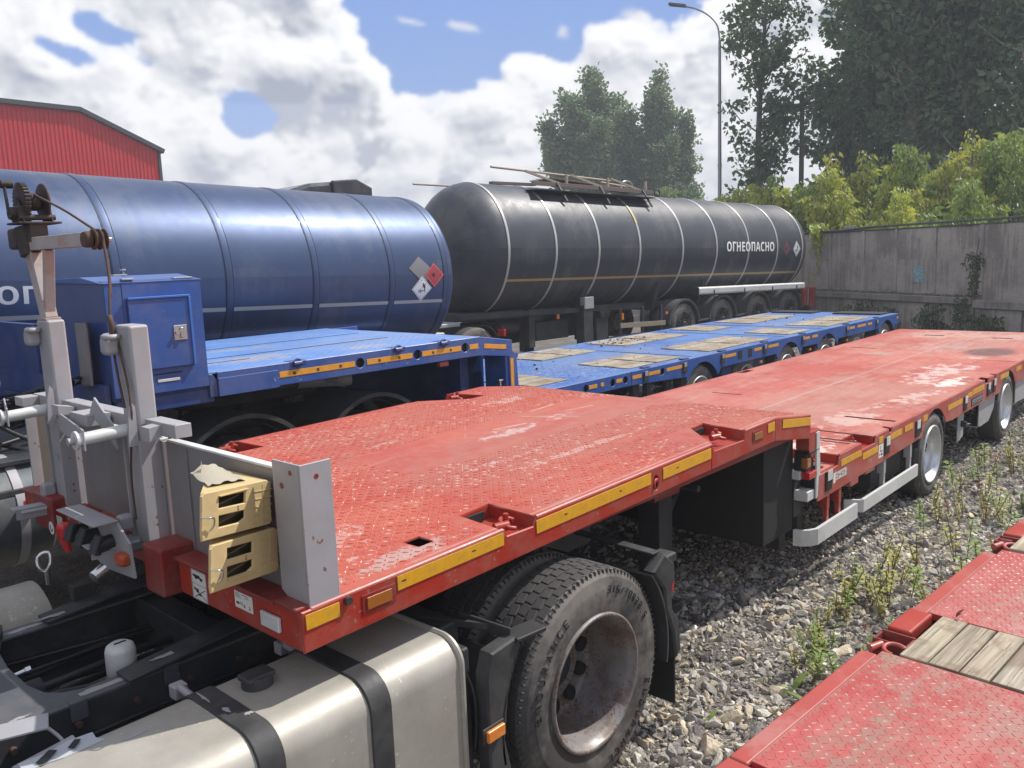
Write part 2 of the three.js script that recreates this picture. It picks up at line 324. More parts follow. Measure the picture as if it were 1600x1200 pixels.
function stoneGeo(R, flatness = 0.7, det = 1) {
  let g = new THREE.IcosahedronGeometry(1, det); const p = g.attributes.position, seed = R() * 90;
  const cuts = Array.from({ length: 9 }, () => [V(R() - 0.5, R() - 0.5, R() - 0.5).normalize(), 0.34 + R() * 0.34]);
  for (let i = 0; i < p.count; i++) {
    const v = V(p.getX(i), p.getY(i), p.getZ(i)); const n = PN.noise(v.x * 1.3 + seed, v.y * 1.3, v.z * 1.3);
    v.multiplyScalar(1 + 0.32 * n);
    for (const [d, h] of cuts) { const t = v.dot(d) - h; if (t > 0) v.addScaledVector(d, -t * 0.92); }
    p.setXYZ(i, v.x, v.y * flatness, v.z * (0.75 + 0.3 * Math.sin(seed)));
  }
  g = flat(g); g.computeVertexNormals(); return boxUV(g);
}
const stoneTex = tex(256, 256, (x, y) => { const v = 0.6 + 0.7 * at(nB, x * 2, y * 2) * 0.9 + 0.25 * (at(nC, x, y) - 0.5); return [Math.min(1, v * 0.98), Math.min(1, v * 0.96), Math.min(1, v * 0.93)]; }, true, [0.7, 0.7]);
const stoneMat = new THREE.MeshPhysicalMaterial({ map: stoneTex, roughness: 0.92, color: 0xffffff, bumpMap: stoneTex, bumpScale: 0.004 });
const stoneTone = (R) => { const t = R(), k = 0.85 + R() * 0.65; return t < 0.26 ? [0.30 * k, 0.285 * k, 0.27 * k] : t < 0.60 ? [0.45 * k, 0.425 * k, 0.385 * k] : t < 0.82 ? [0.52 * k, 0.45 * k, 0.34 * k] : t < 0.91 ? [0.17 * k, 0.145 * k, 0.15 * k] : [0.66 * k, 0.64 * k, 0.59 * k]; };
{
  const R = rng(11), root = new THREE.Group(); root.name = 'gravel'; root.userData = { label: 'grey and pale crushed stone spread between the trailers', category: 'gravel', kind: 'stuff' }; scene.add(root);
  const shapes = Array.from({ length: 6 }, () => stoneGeo(R, 0.62 + R() * 0.2)), spots = shapes.map(() => []);
  const put = (n, x0, x1, z0, z1, s0, s1, p) => { for (let i = 0; i < n; i++) { const x = mix(x0, x1, Math.pow(R(), 1.25)), z = mix(z0, z1, R()), s = mix(s0, s1, Math.pow(R(), p)) * (0.8 + 0.5 * (PN.noise(x * 1.1, 0, z * 1.1) + 0.3)); spots[(R() * 6) | 0].push([x, groundY(x, z) - s * 0.12 + R() * s * 0.25, z, s]); } };
  put(24000, 2.0, 7.5, -1.2, 1.45, 0.004, 0.036, 3.4);
  put(9000, 2.2, 7.5, -1.0, 1.4, 0.010, 0.030, 1.6);
  put(8000, 6, 14, -0.8, 2.0, 0.012, 0.034, 1.6);
  put(2600, 2.2, 8, -0.7, 1.3, 0.022, 0.06, 1.9);
  put(9000, 1.0, 7.5, -3.2, -0.6, 0.008, 0.045, 2.6);
  put(26000, 5.5, 16, -1.0, 2.2, 0.006, 0.04, 2.8);
  put(3000, 8, 27, -6.4, 4, 0.02, 0.06, 2);
  shapes.forEach((g, k) => {
    const im = new THREE.InstancedMesh(g, stoneMat, spots[k].length), m4 = new THREE.Matrix4(), q = new THREE.Quaternion(), e = new THREE.Euler(), c = new THREE.Color();
    spots[k].forEach(([x, y, z, s], i) => {
      e.set(R() * 0.9 - 0.45, R() * 6.3, R() * 0.9 - 0.45); q.setFromEuler(e); m4.compose(V(x, y, z), q, V(s * (0.8 + R() * 0.6), s * (0.7 + R() * 0.5), s)); im.setMatrixAt(i, m4); c.setRGB(...stoneTone(R)); im.setColorAt(i, c);
    });
    im.castShadow = im.receiveShadow = true; im.name = 'pebbles'; im.userData.kind = 'stuff'; root.add(im);
  });
  // the largest stones, one by one
  const mats = Array.from({ length: 6 }, () => new THREE.MeshPhysicalMaterial({ map: stoneTex, roughness: 0.92, color: new THREE.Color(...stoneTone(R)), bumpMap: stoneTex, bumpScale: 0.005 }));
  const big = [[3.35, .42, .085], [3.15, .55, .07], [3.62, .38, .075], [3.5, .62, .06], [3.75, .62, .075], [3.3, .72, .055], [4.05, .45, .06], [3.05, .75, .06], [3.45, .9, .06], [4.3, .62, .055], [2.95, .95, .06], [3.9, .86, .05], [4.7, .55, .06], [5.0, .75, .06], [4.5, .3, .06], [4.2, .12, .05], [5.4, .5, .055], [5.7, .85, .06], [3.85, .15, .06], [4.55, .85, .05], [3.2, .3, .055], [6.2, .6, .07], [6.6, .95, .06], [5.9, .2, .06], [7.0, .5, .065], [7.6, .8, .07], [8.3, .6, .06], [9.1, .9, .07], [3.65, .8, .055], [2.8, .8, .05]];
  for (const [x, z, s] of big) {
    const o = new THREE.Mesh(stoneGeo(R, 0.7, 2), mats[(R() * 6) | 0]); o.castShadow = o.receiveShadow = true; o.name = numbered('rock');
    o.position.set(x, groundY(x, z) + s * 0.18, z); o.rotation.set(R() - 0.5, R() * 6, R() - 0.5); o.scale.set(s * 1.15, s, s); scene.add(o);
    tag(o, 'angular grey lump of broken stone lying in the gravel strip between the red trailers', 'rock', 'larger stones in the gravel strip');
  }
}

// ------------------------------------------------------------------ concrete wall behind the vehicles
const WA = [25.5, -8.09], WD = [-0.50352, 0.86399], WT = Math.atan2(-WD[1], WD[0]);   // foot of the wall and its direction
const wallAt = (s, y = 0, out = 0) => [WA[0] + WD[0] * s - WD[1] * out, y, WA[1] + WD[1] * s + WD[0] * out];
{
  const conc = (seed, k) => {
    const mp = tex(512, 512, (x, y) => {
      const v = (0.8 + 0.3 * at(nA, x + seed * 60, y)) * k, st = sstep(0.42, 0.8, at(nC, x + seed * 31, (y >> 4) + seed * 9) * 0.6 + at(nD, x, y + seed * 40) * 0.5), spot = 0.9 + 0.2 * at(nC, x, y);
      return [mix(0.38, 0.25, st) * v * spot, mix(0.345, 0.225, st) * v * spot, mix(0.315, 0.205, st) * v * spot];
    }, true, [1 / 2.7, 1 / 1.9]);
    return new THREE.MeshPhysicalMaterial({ map: mp, roughness: 0.92, bumpMap: bumpFine, bumpScale: 0.004 });
  };
  const cm = [conc(1, 1.05), conc(2, 0.95), conc(3, 1.1)], cap = plain([0.10, 0.105, 0.115], 0.6, 0.3);
  const t = thing('concrete_wall', 'weathered grey wall of ribbed concrete slabs with a ledge, closing off the yard', 'wall', [WA[0], 0, WA[1]], WT);
  const ribs = [-7.2, -5.85, -4.5, -3.2, -2.2, -0.95, 0.38, 1.82, 3.09, 4.42, 5.88, 7.2, 8.55, 9.9, 11.2, 12.5];
  for (let i = 0; i + 1 < ribs.length; i++) {
    const a = ribs[i], b = ribs[i + 1], m = cm[i % 3], lean = 0.02 * Math.sin(i * 2.7), gap = i === 9 ? 0.06 : 0.012;
    mesh('upper_panel', bx(a + 0.01, b - gap, a > 5 ? 0.9 : 0.98, 2.72, -0.16 + lean, lean, 0.02), m, t);
    mesh('rib', bx(a - 0.05, a + 0.05, 1.02, 2.70, lean - 0.02, lean + 0.045, 0.02), cm[(i + 1) % 3], t);
    mesh('lower_panel', bx(a + 0.012, b - gap, -0.3, 0.8, -0.02 + lean, 0.16 + lean, 0.02), m, t);
  }
  mesh('ledge', [bx(-7.2, 5.8, 0.79, 0.97, -0.12, 0.26, 0.025), bx(5.88, 12.5, 0.72, 0.92, -0.12, 0.25, 0.025)], conc(5, 0.75), t);
  const R = rng(77); const crumbs = [];
  for (let i = 0; i < 260; i++) { const s = -1 + R() * 7, g = stoneGeo(R, 0.7, 0); const k = 0.02 + R() * 0.05; g.scale(k, k, k); g.translate(s, 0.985 + R() * 0.03, 0.06 + R() * 0.16); crumbs.push(g); }
  const cr = mesh('rubble', crumbs, conc(4, 0.6), t); cr.userData.kind = 'stuff';
  mesh('cap_rail', [bx(-7.2, 0.9, 2.725, 2.775, -0.2, 0.1, 0.012), bar([0.9, 2.75, -0.05], [2.2, 2.80, -0.05], 0.3, 0.05, 0.012), bar([2.2, 2.80, -0.05], [12.5, 2.84, -0.05], 0.3, 0.05, 0.012), bx(-2.2, 7, 2.69, 2.722, -0.1, 0.03, 0.008)], cap, t);
  mesh('lifting_lug', [bx(0.9, 1.25, 2.79, 2.87, -0.18, -0.02, 0.01)], cm[1], t);
  mesh('painted_mark', grid(1, 1, (u, v) => [3.74 + u * 0.36, 1.3 + v * 0.43, 0.03]), print(64, 80, (c, w, h) => {
    c.fillStyle = 'rgba(0,0,0,0)'; c.clearRect(0, 0, w, h); const R2 = rng(9); for (let i = 0; i < 900; i++) { const x = R2() * w, y = R2() * h; c.fillStyle = 'rgba(150,190,205,' + (0.15 + R2() * 0.45) + ')'; c.fillRect(x, y, 2 + R2() * 9, 1 + R2() * 3); }
  }, { transparent: true, roughness: 0.9 }), t);
}

// ------------------------------------------------------------------ red shed
{
  const m = paint([0.52, 0.008, 0.016], { amt: 0.05, rough: [0.45, 0.55] }), trim = plain([0.055, 0.06, 0.07], 0.5, 0.2);
  const t = thing('red_shed', 'big shed clad in red corrugated sheet with dark grey roof edge', 'shed', [15, 0, -40]); t.off = [15, 0, -40];
  const top = (x) => x < 16.76 ? 9.9 - (x - 13.4) * 0.012 : 9.86 - (x - 16.76) * 0.432;
  const sh = []; for (let x = -8; x < 20.3; x += 0.19) { const xe = Math.min(20.38, x + 0.12); sh.push(prismZ([[x, 0], [xe, 0], [xe, top(xe)], [x, top(x)]], -40.03, -40)); }
  mesh('wall', [prismZ([[-8, 0], [20.36, 0], [20.36, top(20.36)], [16.76, 9.86], [-8, top(-8)]], -52, -40.03)], m, t);
  const cl = mesh('cladding_ribs', sh, m, t); cl.userData.kind = 'stuff';
  mesh('roof_edge', [bar([-8, top(-8) + 0.06, -40.05], [16.76, 9.92, -40.05], 0.5, 0.22, 0.02), bar([16.7, 9.93, -40.05], [20.6, 8.24, -40.05], 0.5, 0.22, 0.02)], trim, t);
  mesh('corner_trim', [bx(20.3, 20.44, 0, 8.3, -40.2, -39.94, 0.01)], trim, t);
  mesh('roof', [bar([-8, top(-8) + 0.1, -46], [16.76, 9.98, -46], 12, 0.1, 0), bar([16.7, 9.98, -46], [20.6, 8.3, -46], 12, 0.1, 0)], trim, t);
}

// ------------------------------------------------------------------ lamp post and utility pole
{
  const m = plain([0.30, 0.32, 0.35], 0.45, 0.5);
  const b = [37.4, 0, -18.0], t = thing('street_lamp', 'tall grey street lamp with curved arm and flat lantern in front of the poplars', 'street lamp', b); t.off = b;
  mesh('pole', cyl([37.4, 0, -18], [37.4, 12.0, -18], 0.11, 0.065, 12), m, t);
  mesh('arm', tube([[37.4, 12, -18], [37.38, 12.7, -18.12], [37.28, 13.2, -18.5], [37.08, 13.6, -19.1], [36.9, 13.78, -19.6]], 0.045, 16, 8), m, t);
  const l = bar([36.95, 13.78, -19.5], [36.68, 13.98, -20.3], 0.34, 0.13, 0.05); mesh('lantern', l, plain([0.1, 0.105, 0.11], 0.4, 0.3), t);
  each('collar', [cyl([37.4, 6.2, -18], [37.4, 6.35, -18], 0.1, 0.1, 12), cyl([37.4, 8.7, -18], [37.4, 8.85, -18], 0.09, 0.09, 12)], m, t);
  const p = [38.2, 0, -14.3], u = thing('utility_pole', 'dark straight utility pole among the lower branches of the poplars', 'pole', p); u.off = p;
  mesh('shaft', cyl([38.2, 0, -14.3], [38.2, 9.2, -14.3], 0.13, 0.1, 10), plain([0.09, 0.08, 0.075], 0.8), u);
  mesh('crossarm', bx(38.1, 38.3, 8.6, 8.72, -15, -13.6, 0.01), plain([0.09, 0.08, 0.075], 0.8), u);
}

// ------------------------------------------------------------------ trees, bushes, weeds
function leafClump(R, n, rad, len, wid, droop) {
  const P = [], N = [], U = [], d = V(), s = V(), nn = V();
  for (let i = 0; i < n; i++) {
    const c = V(R() * 2 - 1, R() * 2 - 1, R() * 2 - 1); if (c.length() > 1) c.normalize(); c.multiplyScalar(rad); c.y *= 0.75;
    d.set(R() - 0.5, (R() - 0.5) - droop, R() - 0.5).normalize(); s.crossVectors(d, V(R() - 0.5, R() - 0.5, R() - 0.5)).normalize(); nn.crossVectors(d, s).normalize();
    const L = len * (0.7 + R() * 0.6), w = wid * (0.7 + R() * 0.6), tip = c.clone().addScaledVector(d, L).addScaledVector(nn, -L * 0.15), m = c.clone().addScaledVector(d, L * 0.42);
    const a = m.clone().addScaledVector(s, w / 2).addScaledVector(nn, w * 0.15), b = m.clone().addScaledVector(s, -w / 2).addScaledVector(nn, w * 0.15);
    for (const tri of [[c, b, a], [a, b, tip]]) {
      const fn = V().subVectors(tri[1], tri[0]).cross(V().subVectors(tri[2], tri[0])).normalize();
      for (const q of tri) { P.push(q.x, q.y, q.z); N.push(fn.x, fn.y, fn.z); U.push(q.x, q.y); }
    }
  }
  const g = new THREE.BufferGeometry(); g.setAttribute('position', new THREE.Float32BufferAttribute(P, 3)); g.setAttribute('normal', new THREE.Float32BufferAttribute(N, 3)); g.setAttribute('uv', new THREE.Float32BufferAttribute(U, 2)); return g;
}
const leafMat = (c, tr = 0.4) => new THREE.MeshPhysicalMaterial({ color: new THREE.Color(...c), roughness: 0.85, transmission: tr, thickness: 0, side: THREE.DoubleSide });
const bark = paint([0.14, 0.125, 0.11], { amt: 0.6, dust: [0.06, 0.052, 0.045], tile: 0.8, rough: [0.85, 0.95], bump: 0.01 });
const barkPale = paint([0.30, 0.28, 0.25], { amt: 0.75, dust: [0.09, 0.08, 0.07], tile: 1.3, rough: [0.85, 0.95], bump: 0.01 });
const LR = rng(5);
const clumpPoplar = leafClump(LR, 13, 0.36, 0.25, 0.21, 0.25), clumpFine = leafClump(LR, 22, 0.5, 0.26, 0.2, -0.1), clumpMaple = leafClump(LR, 16, 0.26, 0.17, 0.075, 0.9);
const matPoplar = leafMat([0.095, 0.165, 0.075], 0.45), matFar = leafMat([0.165, 0.255, 0.125], 0.45), matMaple = leafMat([0.42, 0.47, 0.08], 0.55), matMapleB = leafMat([0.23, 0.32, 0.07], 0.5);
function crown(parent, pts, clump, mat, s0, s1, R, tint = 0.35) {
  const im = new THREE.InstancedMesh(clump, mat, pts.length), m4 = new THREE.Matrix4(), q = new THREE.Quaternion(), e = new THREE.Euler(), c = new THREE.Color();
  pts.forEach((p, i) => { e.set((R() - 0.5) * 0.7, R() * 6.3, (R() - 0.5) * 0.7); q.setFromEuler(e); const s = mix(s0, s1, R()); m4.compose(V(...p), q, V(s, s, s)); im.setMatrixAt(i, m4); const k = 1 - tint / 2 + tint * R(); c.setRGB(k * (0.9 + 0.25 * R()), k, k * 0.9); im.setColorAt(i, c); });
  im.name = 'crown'; im.userData.kind = 'stuff'; im.castShadow = im.receiveShadow = true; parent.add(im);
}
// profile(t): crown half-width along the height, gaps: share of branches left out
function tree(name, label, group, base, h, r0, o, seed) {
  const R = rng(seed), t = thing(name, label, 'tree', base, 0, group), lean = [(R() - 0.5) * 0.06 * h, (R() - 0.5) * 0.06 * h];
  const stem = (k) => [lean[0] * k * k + 0.15 * Math.sin(k * 5 + seed), k * h, lean[1] * k * k + 0.15 * Math.cos(k * 4 + seed)];
  const wood = [], pts = [], branches = [];
  const N = 9, forks = o.stems ?? 1;
  for (let f = 0; f < forks; f++) {
    const rf = f ? o.spread * (o.dome ? Math.sqrt(f / (forks - 1)) : 1) : 0, dx = Math.cos(f * 2.4 + seed) * rf, dz = Math.sin(f * 2.4 + seed) * rf, hk = o.dome ? 1 - o.dome * Math.pow(rf / o.spread, 1.4) : 1 - 0.09 * (f % 3);
    const P = (k) => { const q = stem(k); return [q[0] + dx * Math.pow(k, 0.8), q[1] * hk, q[2] + dz * Math.pow(k, 0.8)]; };
    const kk = []; for (let i = 0; i <= N; i++) kk.push(P(i / N * 0.97));
    for (let i = 0; i < N; i++) wood.push(cyl(kk[i], kk[i + 1], r0 * Math.pow(1 - i / N * 0.93, 0.8) / (f ? 1.5 : 1), r0 * Math.pow(1 - (i + 1) / N * 0.93, 0.8) / (f ? 1.5 : 1), 9));
    const nb = Math.round(o.branches / forks);
    for (let i = 0; i < nb; i++) {
      const k = o.low + (1 - o.low) * Math.pow((i + R()) / nb, 0.9); if (k > 0.98) continue;
      if (o.gap && R() < o.gap) continue;
      const a = R() * 6.283, rr = o.width * o.profile((k - o.low) / (1 - o.low)) * (0.55 + 0.6 * R()), p = P(k), rise = rr * (o.rise + 0.3 * R());
      const e = [p[0] + Math.cos(a) * rr, p[1] + rise, p[2] + Math.sin(a) * rr], mid = [mix(p[0], e[0], 0.5), p[1] + rise * 0.35, mix(p[2], e[2], 0.5)];
      if (rr > 0.5) wood.push(cyl(p, mid, r0 * 0.22, r0 * 0.13, 6), cyl(mid, e, r0 * 0.13, r0 * 0.04, 5));
      const nc = Math.max(2, Math.round(rr * o.dense));
      for (let c = 0; c < nc; c++) { const s = 0.25 + 0.8 * R(), w = 0.32 + 0.18 * rr; pts.push([mix(p[0], e[0], s) + (R() - 0.5) * w, mix(p[1], e[1], s) + (R() - 0.45) * w, mix(p[2], e[2], s) + (R() - 0.5) * w]); }
    }
  }
  mesh('trunk', wood, o.bark ?? bark, t); crown(t, pts, o.clump ?? clumpPoplar, o.mat ?? matPoplar, o.s0 ?? 0.8, o.s1 ?? 1.5, R); return t;
}
const ovalP = (k) => Math.sqrt(Math.max(0.02, 1 - Math.pow(k * 1.75 - 0.72, 2))), coneP = (k) => Math.pow(1 - k, 0.75) * 0.95 + 0.08, slimP = (k) => 0.45 + 0.55 * Math.sin(Math.min(1, k * 1.1 + 0.12) * 3.0);
tree('poplar', 'slender dark poplar with open airy crown just right of the street lamp', 'tall poplars', [37.2, 0, -15.8], 17.5, 0.2, { branches: 120, low: 0.16, width: 2.0, profile: slimP, rise: 0.75, dense: 3.8, gap: 0.32, s0: 0.6, s1: 1.15 }, 21);
tree('poplar', 'broad dark poplar standing directly behind the utility pole', 'tall poplars', [44.5, 0, -14.6], 19, 0.3, { branches: 150, low: 0.14, width: 2.3, gap: 0.25, profile: slimP, rise: 0.65, dense: 3.4, stems: 2, spread: 1.4 }, 22);
tree('poplar', 'dark dense poplar with pale trunk behind the middle of the bushes', 'tall poplars', [41.5, 0, -11.7], 19, 0.32, { branches: 200, low: 0.16, width: 2.7, gap: 0.15, profile: slimP, rise: 0.6, dense: 3.5, bark: barkPale, stems: 2, spread: 1.6 }, 23);
tree('poplar', 'dark poplar with thick white trunk visible through its lower branches', 'tall poplars', [37.8, 0, -9.6], 19, 0.36, { branches: 130, low: 0.3, width: 2.3, gap: 0.2, profile: slimP, rise: 0.6, dense: 3.4, bark: barkPale }, 24);
tree('poplar', 'dark poplar with leaning pale trunk near the right end of the bushes', 'tall poplars', [39.6, 0, -7.4], 19, 0.4, { branches: 150, low: 0.26, width: 2.5, gap: 0.2, profile: slimP, rise: 0.6, dense: 3.4, bark: barkPale, stems: 2, spread: 1.3 }, 26);
tree('poplar', 'pale trunked poplar cut off by the right edge of the picture', 'tall poplars', [37.9, 0, -5.0], 17, 0.34, { branches: 100, low: 0.34, width: 1.9, gap: 0.2, profile: slimP, rise: 0.6, dense: 3.2, bark: barkPale }, 27);
tree('poplar', 'dark poplar filling the gap behind the thick white trunk', 'tall poplars', [47.5, 0, -12.5], 20, 0.3, { branches: 150, low: 0.12, width: 2.8, gap: 0.2, profile: slimP, rise: 0.6, dense: 3 }, 28);
tree('white_poplar', 'wide grey green tree with several upright tops beyond the black tanker', 'silver poplars', [59.0, 0, -41.4], 17.4, 0.4, { branches: 800, low: 0.1, width: 2.5, profile: coneP, rise: 1.3, dense: 5.5, stems: 11, spread: 4.6, dome: 0.30, clump: clumpFine, mat: matFar, s0: 0.8, s1: 1.5 }, 31);
tree('white_poplar', 'narrower grey green tree with pointed top beside the wide one', 'silver poplars', [62.4, 0, -37.0], 17.2, 0.35, { branches: 470, low: 0.1, width: 2.3, profile: coneP, rise: 1.3, dense: 5.5, stems: 7, spread: 3.2, dome: 0.36, clump: clumpFine, mat: matFar, s0: 0.8, s1: 1.4 }, 32);
function bush(label, group, base, h, w, seed, mat, n = 330, clump = clumpMaple, s = 1) {
  const R = rng(seed), t = thing('maple_bush', label, 'bush', base, 0, group), wood = [], pts = [], st = 7;
  const stems = Array.from({ length: st }, (_, i) => { const a = i / st * 6.28 + R(), k = i ? 0.45 + 0.5 * R() : 0.1; return { x: Math.cos(a) * w * k, z: Math.sin(a) * w * k, h: h * (i ? 0.72 + 0.28 * R() : 1) }; });
  for (const q of stems) { wood.push(cyl([q.x * 0.25, 0, q.z * 0.25], [q.x * 0.7, q.h * 0.55, q.z * 0.7], 0.045, 0.03, 6), cyl([q.x * 0.7, q.h * 0.55, q.z * 0.7], [q.x, q.h, q.z], 0.03, 0.008, 5)); }
  for (let i = 0; i < n; i++) {
    const q = stems[(R() * st) | 0], k = 0.18 + 0.82 * Math.pow(R(), 0.75), sp = w * 0.42 * (1.08 - k * 0.9), a = R() * 6.283, d = Math.sqrt(R());
    pts.push([mix(q.x * 0.25, q.x, k) + Math.cos(a) * sp * d, k * q.h, mix(q.z * 0.25, q.z, k) + Math.sin(a) * sp * d]);
  }
  mesh('stem', wood, bark, t); crown(t, pts, clump, mat, 0.8 * s, 1.35 * s, R, 0.5); return t;
}
{
  const spots = [[25.9, -11.4, 4.3, 'beside the rear end of the black tanker'], [26.6, -10.1, 4.5, 'first behind the left end of the concrete wall'], [27.7, -9.1, 4.7, 'behind the wall below the utility pole'], [28.3, -7.9, 5.2, 'behind the wall with a pointed top'], [29.0, -6.9, 5.3, 'behind the painted blue mark on the wall'], [28.6, -5.6, 4.9, 'behind the middle of the wall, lower than its neighbours'], [30.2, -5.3, 5.7, 'tallest of the bushes behind the wall'], [30.3, -4.0, 5.5, 'behind the wall to the right of the vine'], [31.0, -2.9, 5.2, 'at the right edge of the picture behind the wall'], [26.6, -6.3, 3.9, 'low, leaning over the wall rail near its middle'], [25.4, -4.2, 3.9, 'low, close behind the wall above the vine'], [26.2, -8.2, 3.9, 'low, close behind the wall left of the painted mark']];
  spots.push([29.4, -12.7, 4.6, 'just left of the lamp pole above the black tanker'], [29.9, -11.8, 4.9, 'right of the lamp pole above the black tanker'], [30.6, -13.6, 4.5, 'set back behind the lamp pole']);
  spots.forEach((q, i) => { const lim = q[2] < 4 ? -1.0 : -1.6, d = -(q[0] - WA[0]) * WD[1] + (q[1] - WA[1]) * WD[0]; if (d > lim) { q[0] -= WD[1] * (lim - d); q[1] += WD[0] * (lim - d); } });
  spots.forEach(([x, z, h, w], i) => bush('sunlit yellow green maple bush ' + w, 'maple bushes behind the wall', [x, 0, z], h, 1.25, 40 + i, i % 3 === 1 ? matMapleB : matMaple));
  [[50, -39.5, 6.6, 'low green bush showing above the front of the black tanker'], [53.5, -36.2, 6.5, 'low green bush behind the catwalk of the black tanker'], [56.5, -33.2, 6.9, 'low green bush left of the street lamp above the black tanker'], [58, -31.0, 6.0, 'small green bush at the foot of the street lamp']].forEach(([x, z, h, l], i) => bush(l, 'bushes beyond the tanker', [x, 0, z], h, 2.2, 70 + i, matMapleB, 420, clumpFine, 0.9));
}
// creeper on the wall joint
{
  const R = rng(91), b = wallAt(5.8), t = thing('creeper', 'green creeper climbing the joint of the concrete wall', 'creeper', b, WT), pts = [], w = [];
  for (let i = 0; i < 60; i++) { const y = R() * 2.0, k = 0.10 + 0.10 * Math.sin(y * 4) + (y < 0.8 ? 0.16 : 0); pts.push([(R() - 0.5) * k * 2 - (y < 1 ? 0.12 : 0), y, 0.08 + R() * 0.12 + (y < 1 ? 0.18 : 0)]); }
  w.push(tube([[-0.2, 0, 0.3], [-0.1, 0.8, 0.3], [0.02, 1.2, 0.07], [-0.04, 1.9, 0.05], [0.02, 2.4, 0.05]], 0.012, 14, 5));
  mesh('stem', w, bark, t); crown(t, pts, clumpMaple, matPoplarLight(), 0.35, 0.55, R);
}
function matPoplarLight() { return leafMat([0.055, 0.085, 0.03], 0.3); }
{
  const R = rng(95);
  [[-1.2, 0.9, 'low dark weed tuft at the foot of the wall behind the blue trailer'], [2.2, 0.75, 'low weed tuft under the ledge of the wall right of the blue trailer'], [3.2, 0.6, 'small weed tuft at the wall foot below the painted mark'], [4.9, 0.7, 'weed tuft at the wall foot left of the creeper'], [6.6, 0.55, 'weed tuft at the wall foot right of the creeper']].forEach(([s, h, l], i) => {
    const t = thing('weed_tuft', l, 'weeds', wallAt(s, 0, 0.5), 0, 'weed tufts along the wall'), pts = []; for (let k = 0; k < 40; k++) pts.push([(R() - 0.5) * 0.9, R() * h, (R() - 0.5) * 0.6]);
    mesh('stem', [cyl([0, 0, 0], [0.05, h, 0], 0.01, 0.004, 5), cyl([0.1, 0, 0.1], [0.25, h * 0.8, 0.1], 0.01, 0.004, 5)], bark, t); crown(t, pts, clumpMaple, matPoplarLight(), 0.4, 0.7, R);
  });
}
// weeds in the gravel
const weedGreen = leafMat([0.25, 0.34, 0.07], 0.4), weedYellow = leafMat([0.42, 0.40, 0.08], 0.4), weedRed = leafMat([0.24, 0.10, 0.05], 0.3), weedStem = plain([0.16, 0.13, 0.06], 0.8);
function leafMesh(p, d, L, w, up) {           // one pointed leaf of six triangles with a keel
  const s = V().crossVectors(d, V(0, 1, 0)); if (s.length() < 0.1) s.set(1, 0, 0); s.normalize(); const n = V().crossVectors(s, d).normalize(), pts = [];
  const at2 = (k, side, lift) => p.clone().addScaledVector(d, L * k).addScaledVector(s, side * w).addScaledVector(n, lift - k * k * L * up);
  const q = [at2(0, 0, 0), at2(0.35, 0.5, w * 0.18), at2(0.4, 0, 0), at2(0.35, -0.5, w * 0.18), at2(0.72, 0.38, w * 0.14), at2(0.72, -0.38, w * 0.14), at2(1, 0, 0)];
  for (const t of [[0, 1, 2], [0, 2, 3], [1, 4, 2], [2, 4, 6], [2, 6, 5], [2, 5, 3]]) for (const i of t) pts.push(q[i].x, q[i].y, q[i].z);
  const g = new THREE.BufferGeometry(); g.setAttribute('position', new THREE.Float32BufferAttribute(pts, 3)); g.computeVertexNormals(); g.setAttribute('uv', new THREE.Float32BufferAttribute(new Float32Array(pts.length / 3 * 2), 2)); return g;
}
function weed(seed, h, leaves, leafL, leafW, label, mat) {
  const R = rng(seed), t = thing('weed', label, 'weed', [0, -50, 0], 0, 'weeds in the gravel'), st = [], lf = [], n = 1 + (R() * 3 | 0);
  for (let k = 0; k < n; k++) {
    const a = R() * 6.28, l = (0.06 + R() * 0.12) * h, hh = h * (k ? 0.55 + 0.4 * R() : 1), P = (q) => V(Math.cos(a) * l * q + 0.01 * Math.sin(q * 9), hh * q, Math.sin(a) * l * q);
    st.push(tube([P(0), P(0.35), P(0.7), P(1)].map((q) => [q.x, q.y, q.z]), 0.0032, 8, 5));
    const m = Math.round(leaves / n); for (let i = 0; i < m; i++) { const q = 0.25 + 0.75 * Math.pow((i + R()) / m, 0.7), b = i * 2.4 + R(); lf.push(leafMesh(P(q), V(Math.cos(b), 0.55 + 0.4 * R(), Math.sin(b)).normalize(), leafL * (0.6 + 0.7 * R()) * (1.15 - 0.45 * q), leafW * (0.7 + 0.6 * R()), 0.35)); }
  }
  mesh('stem', st, weedStem, t); mesh('leaf', lf, mat, t); return t;
}
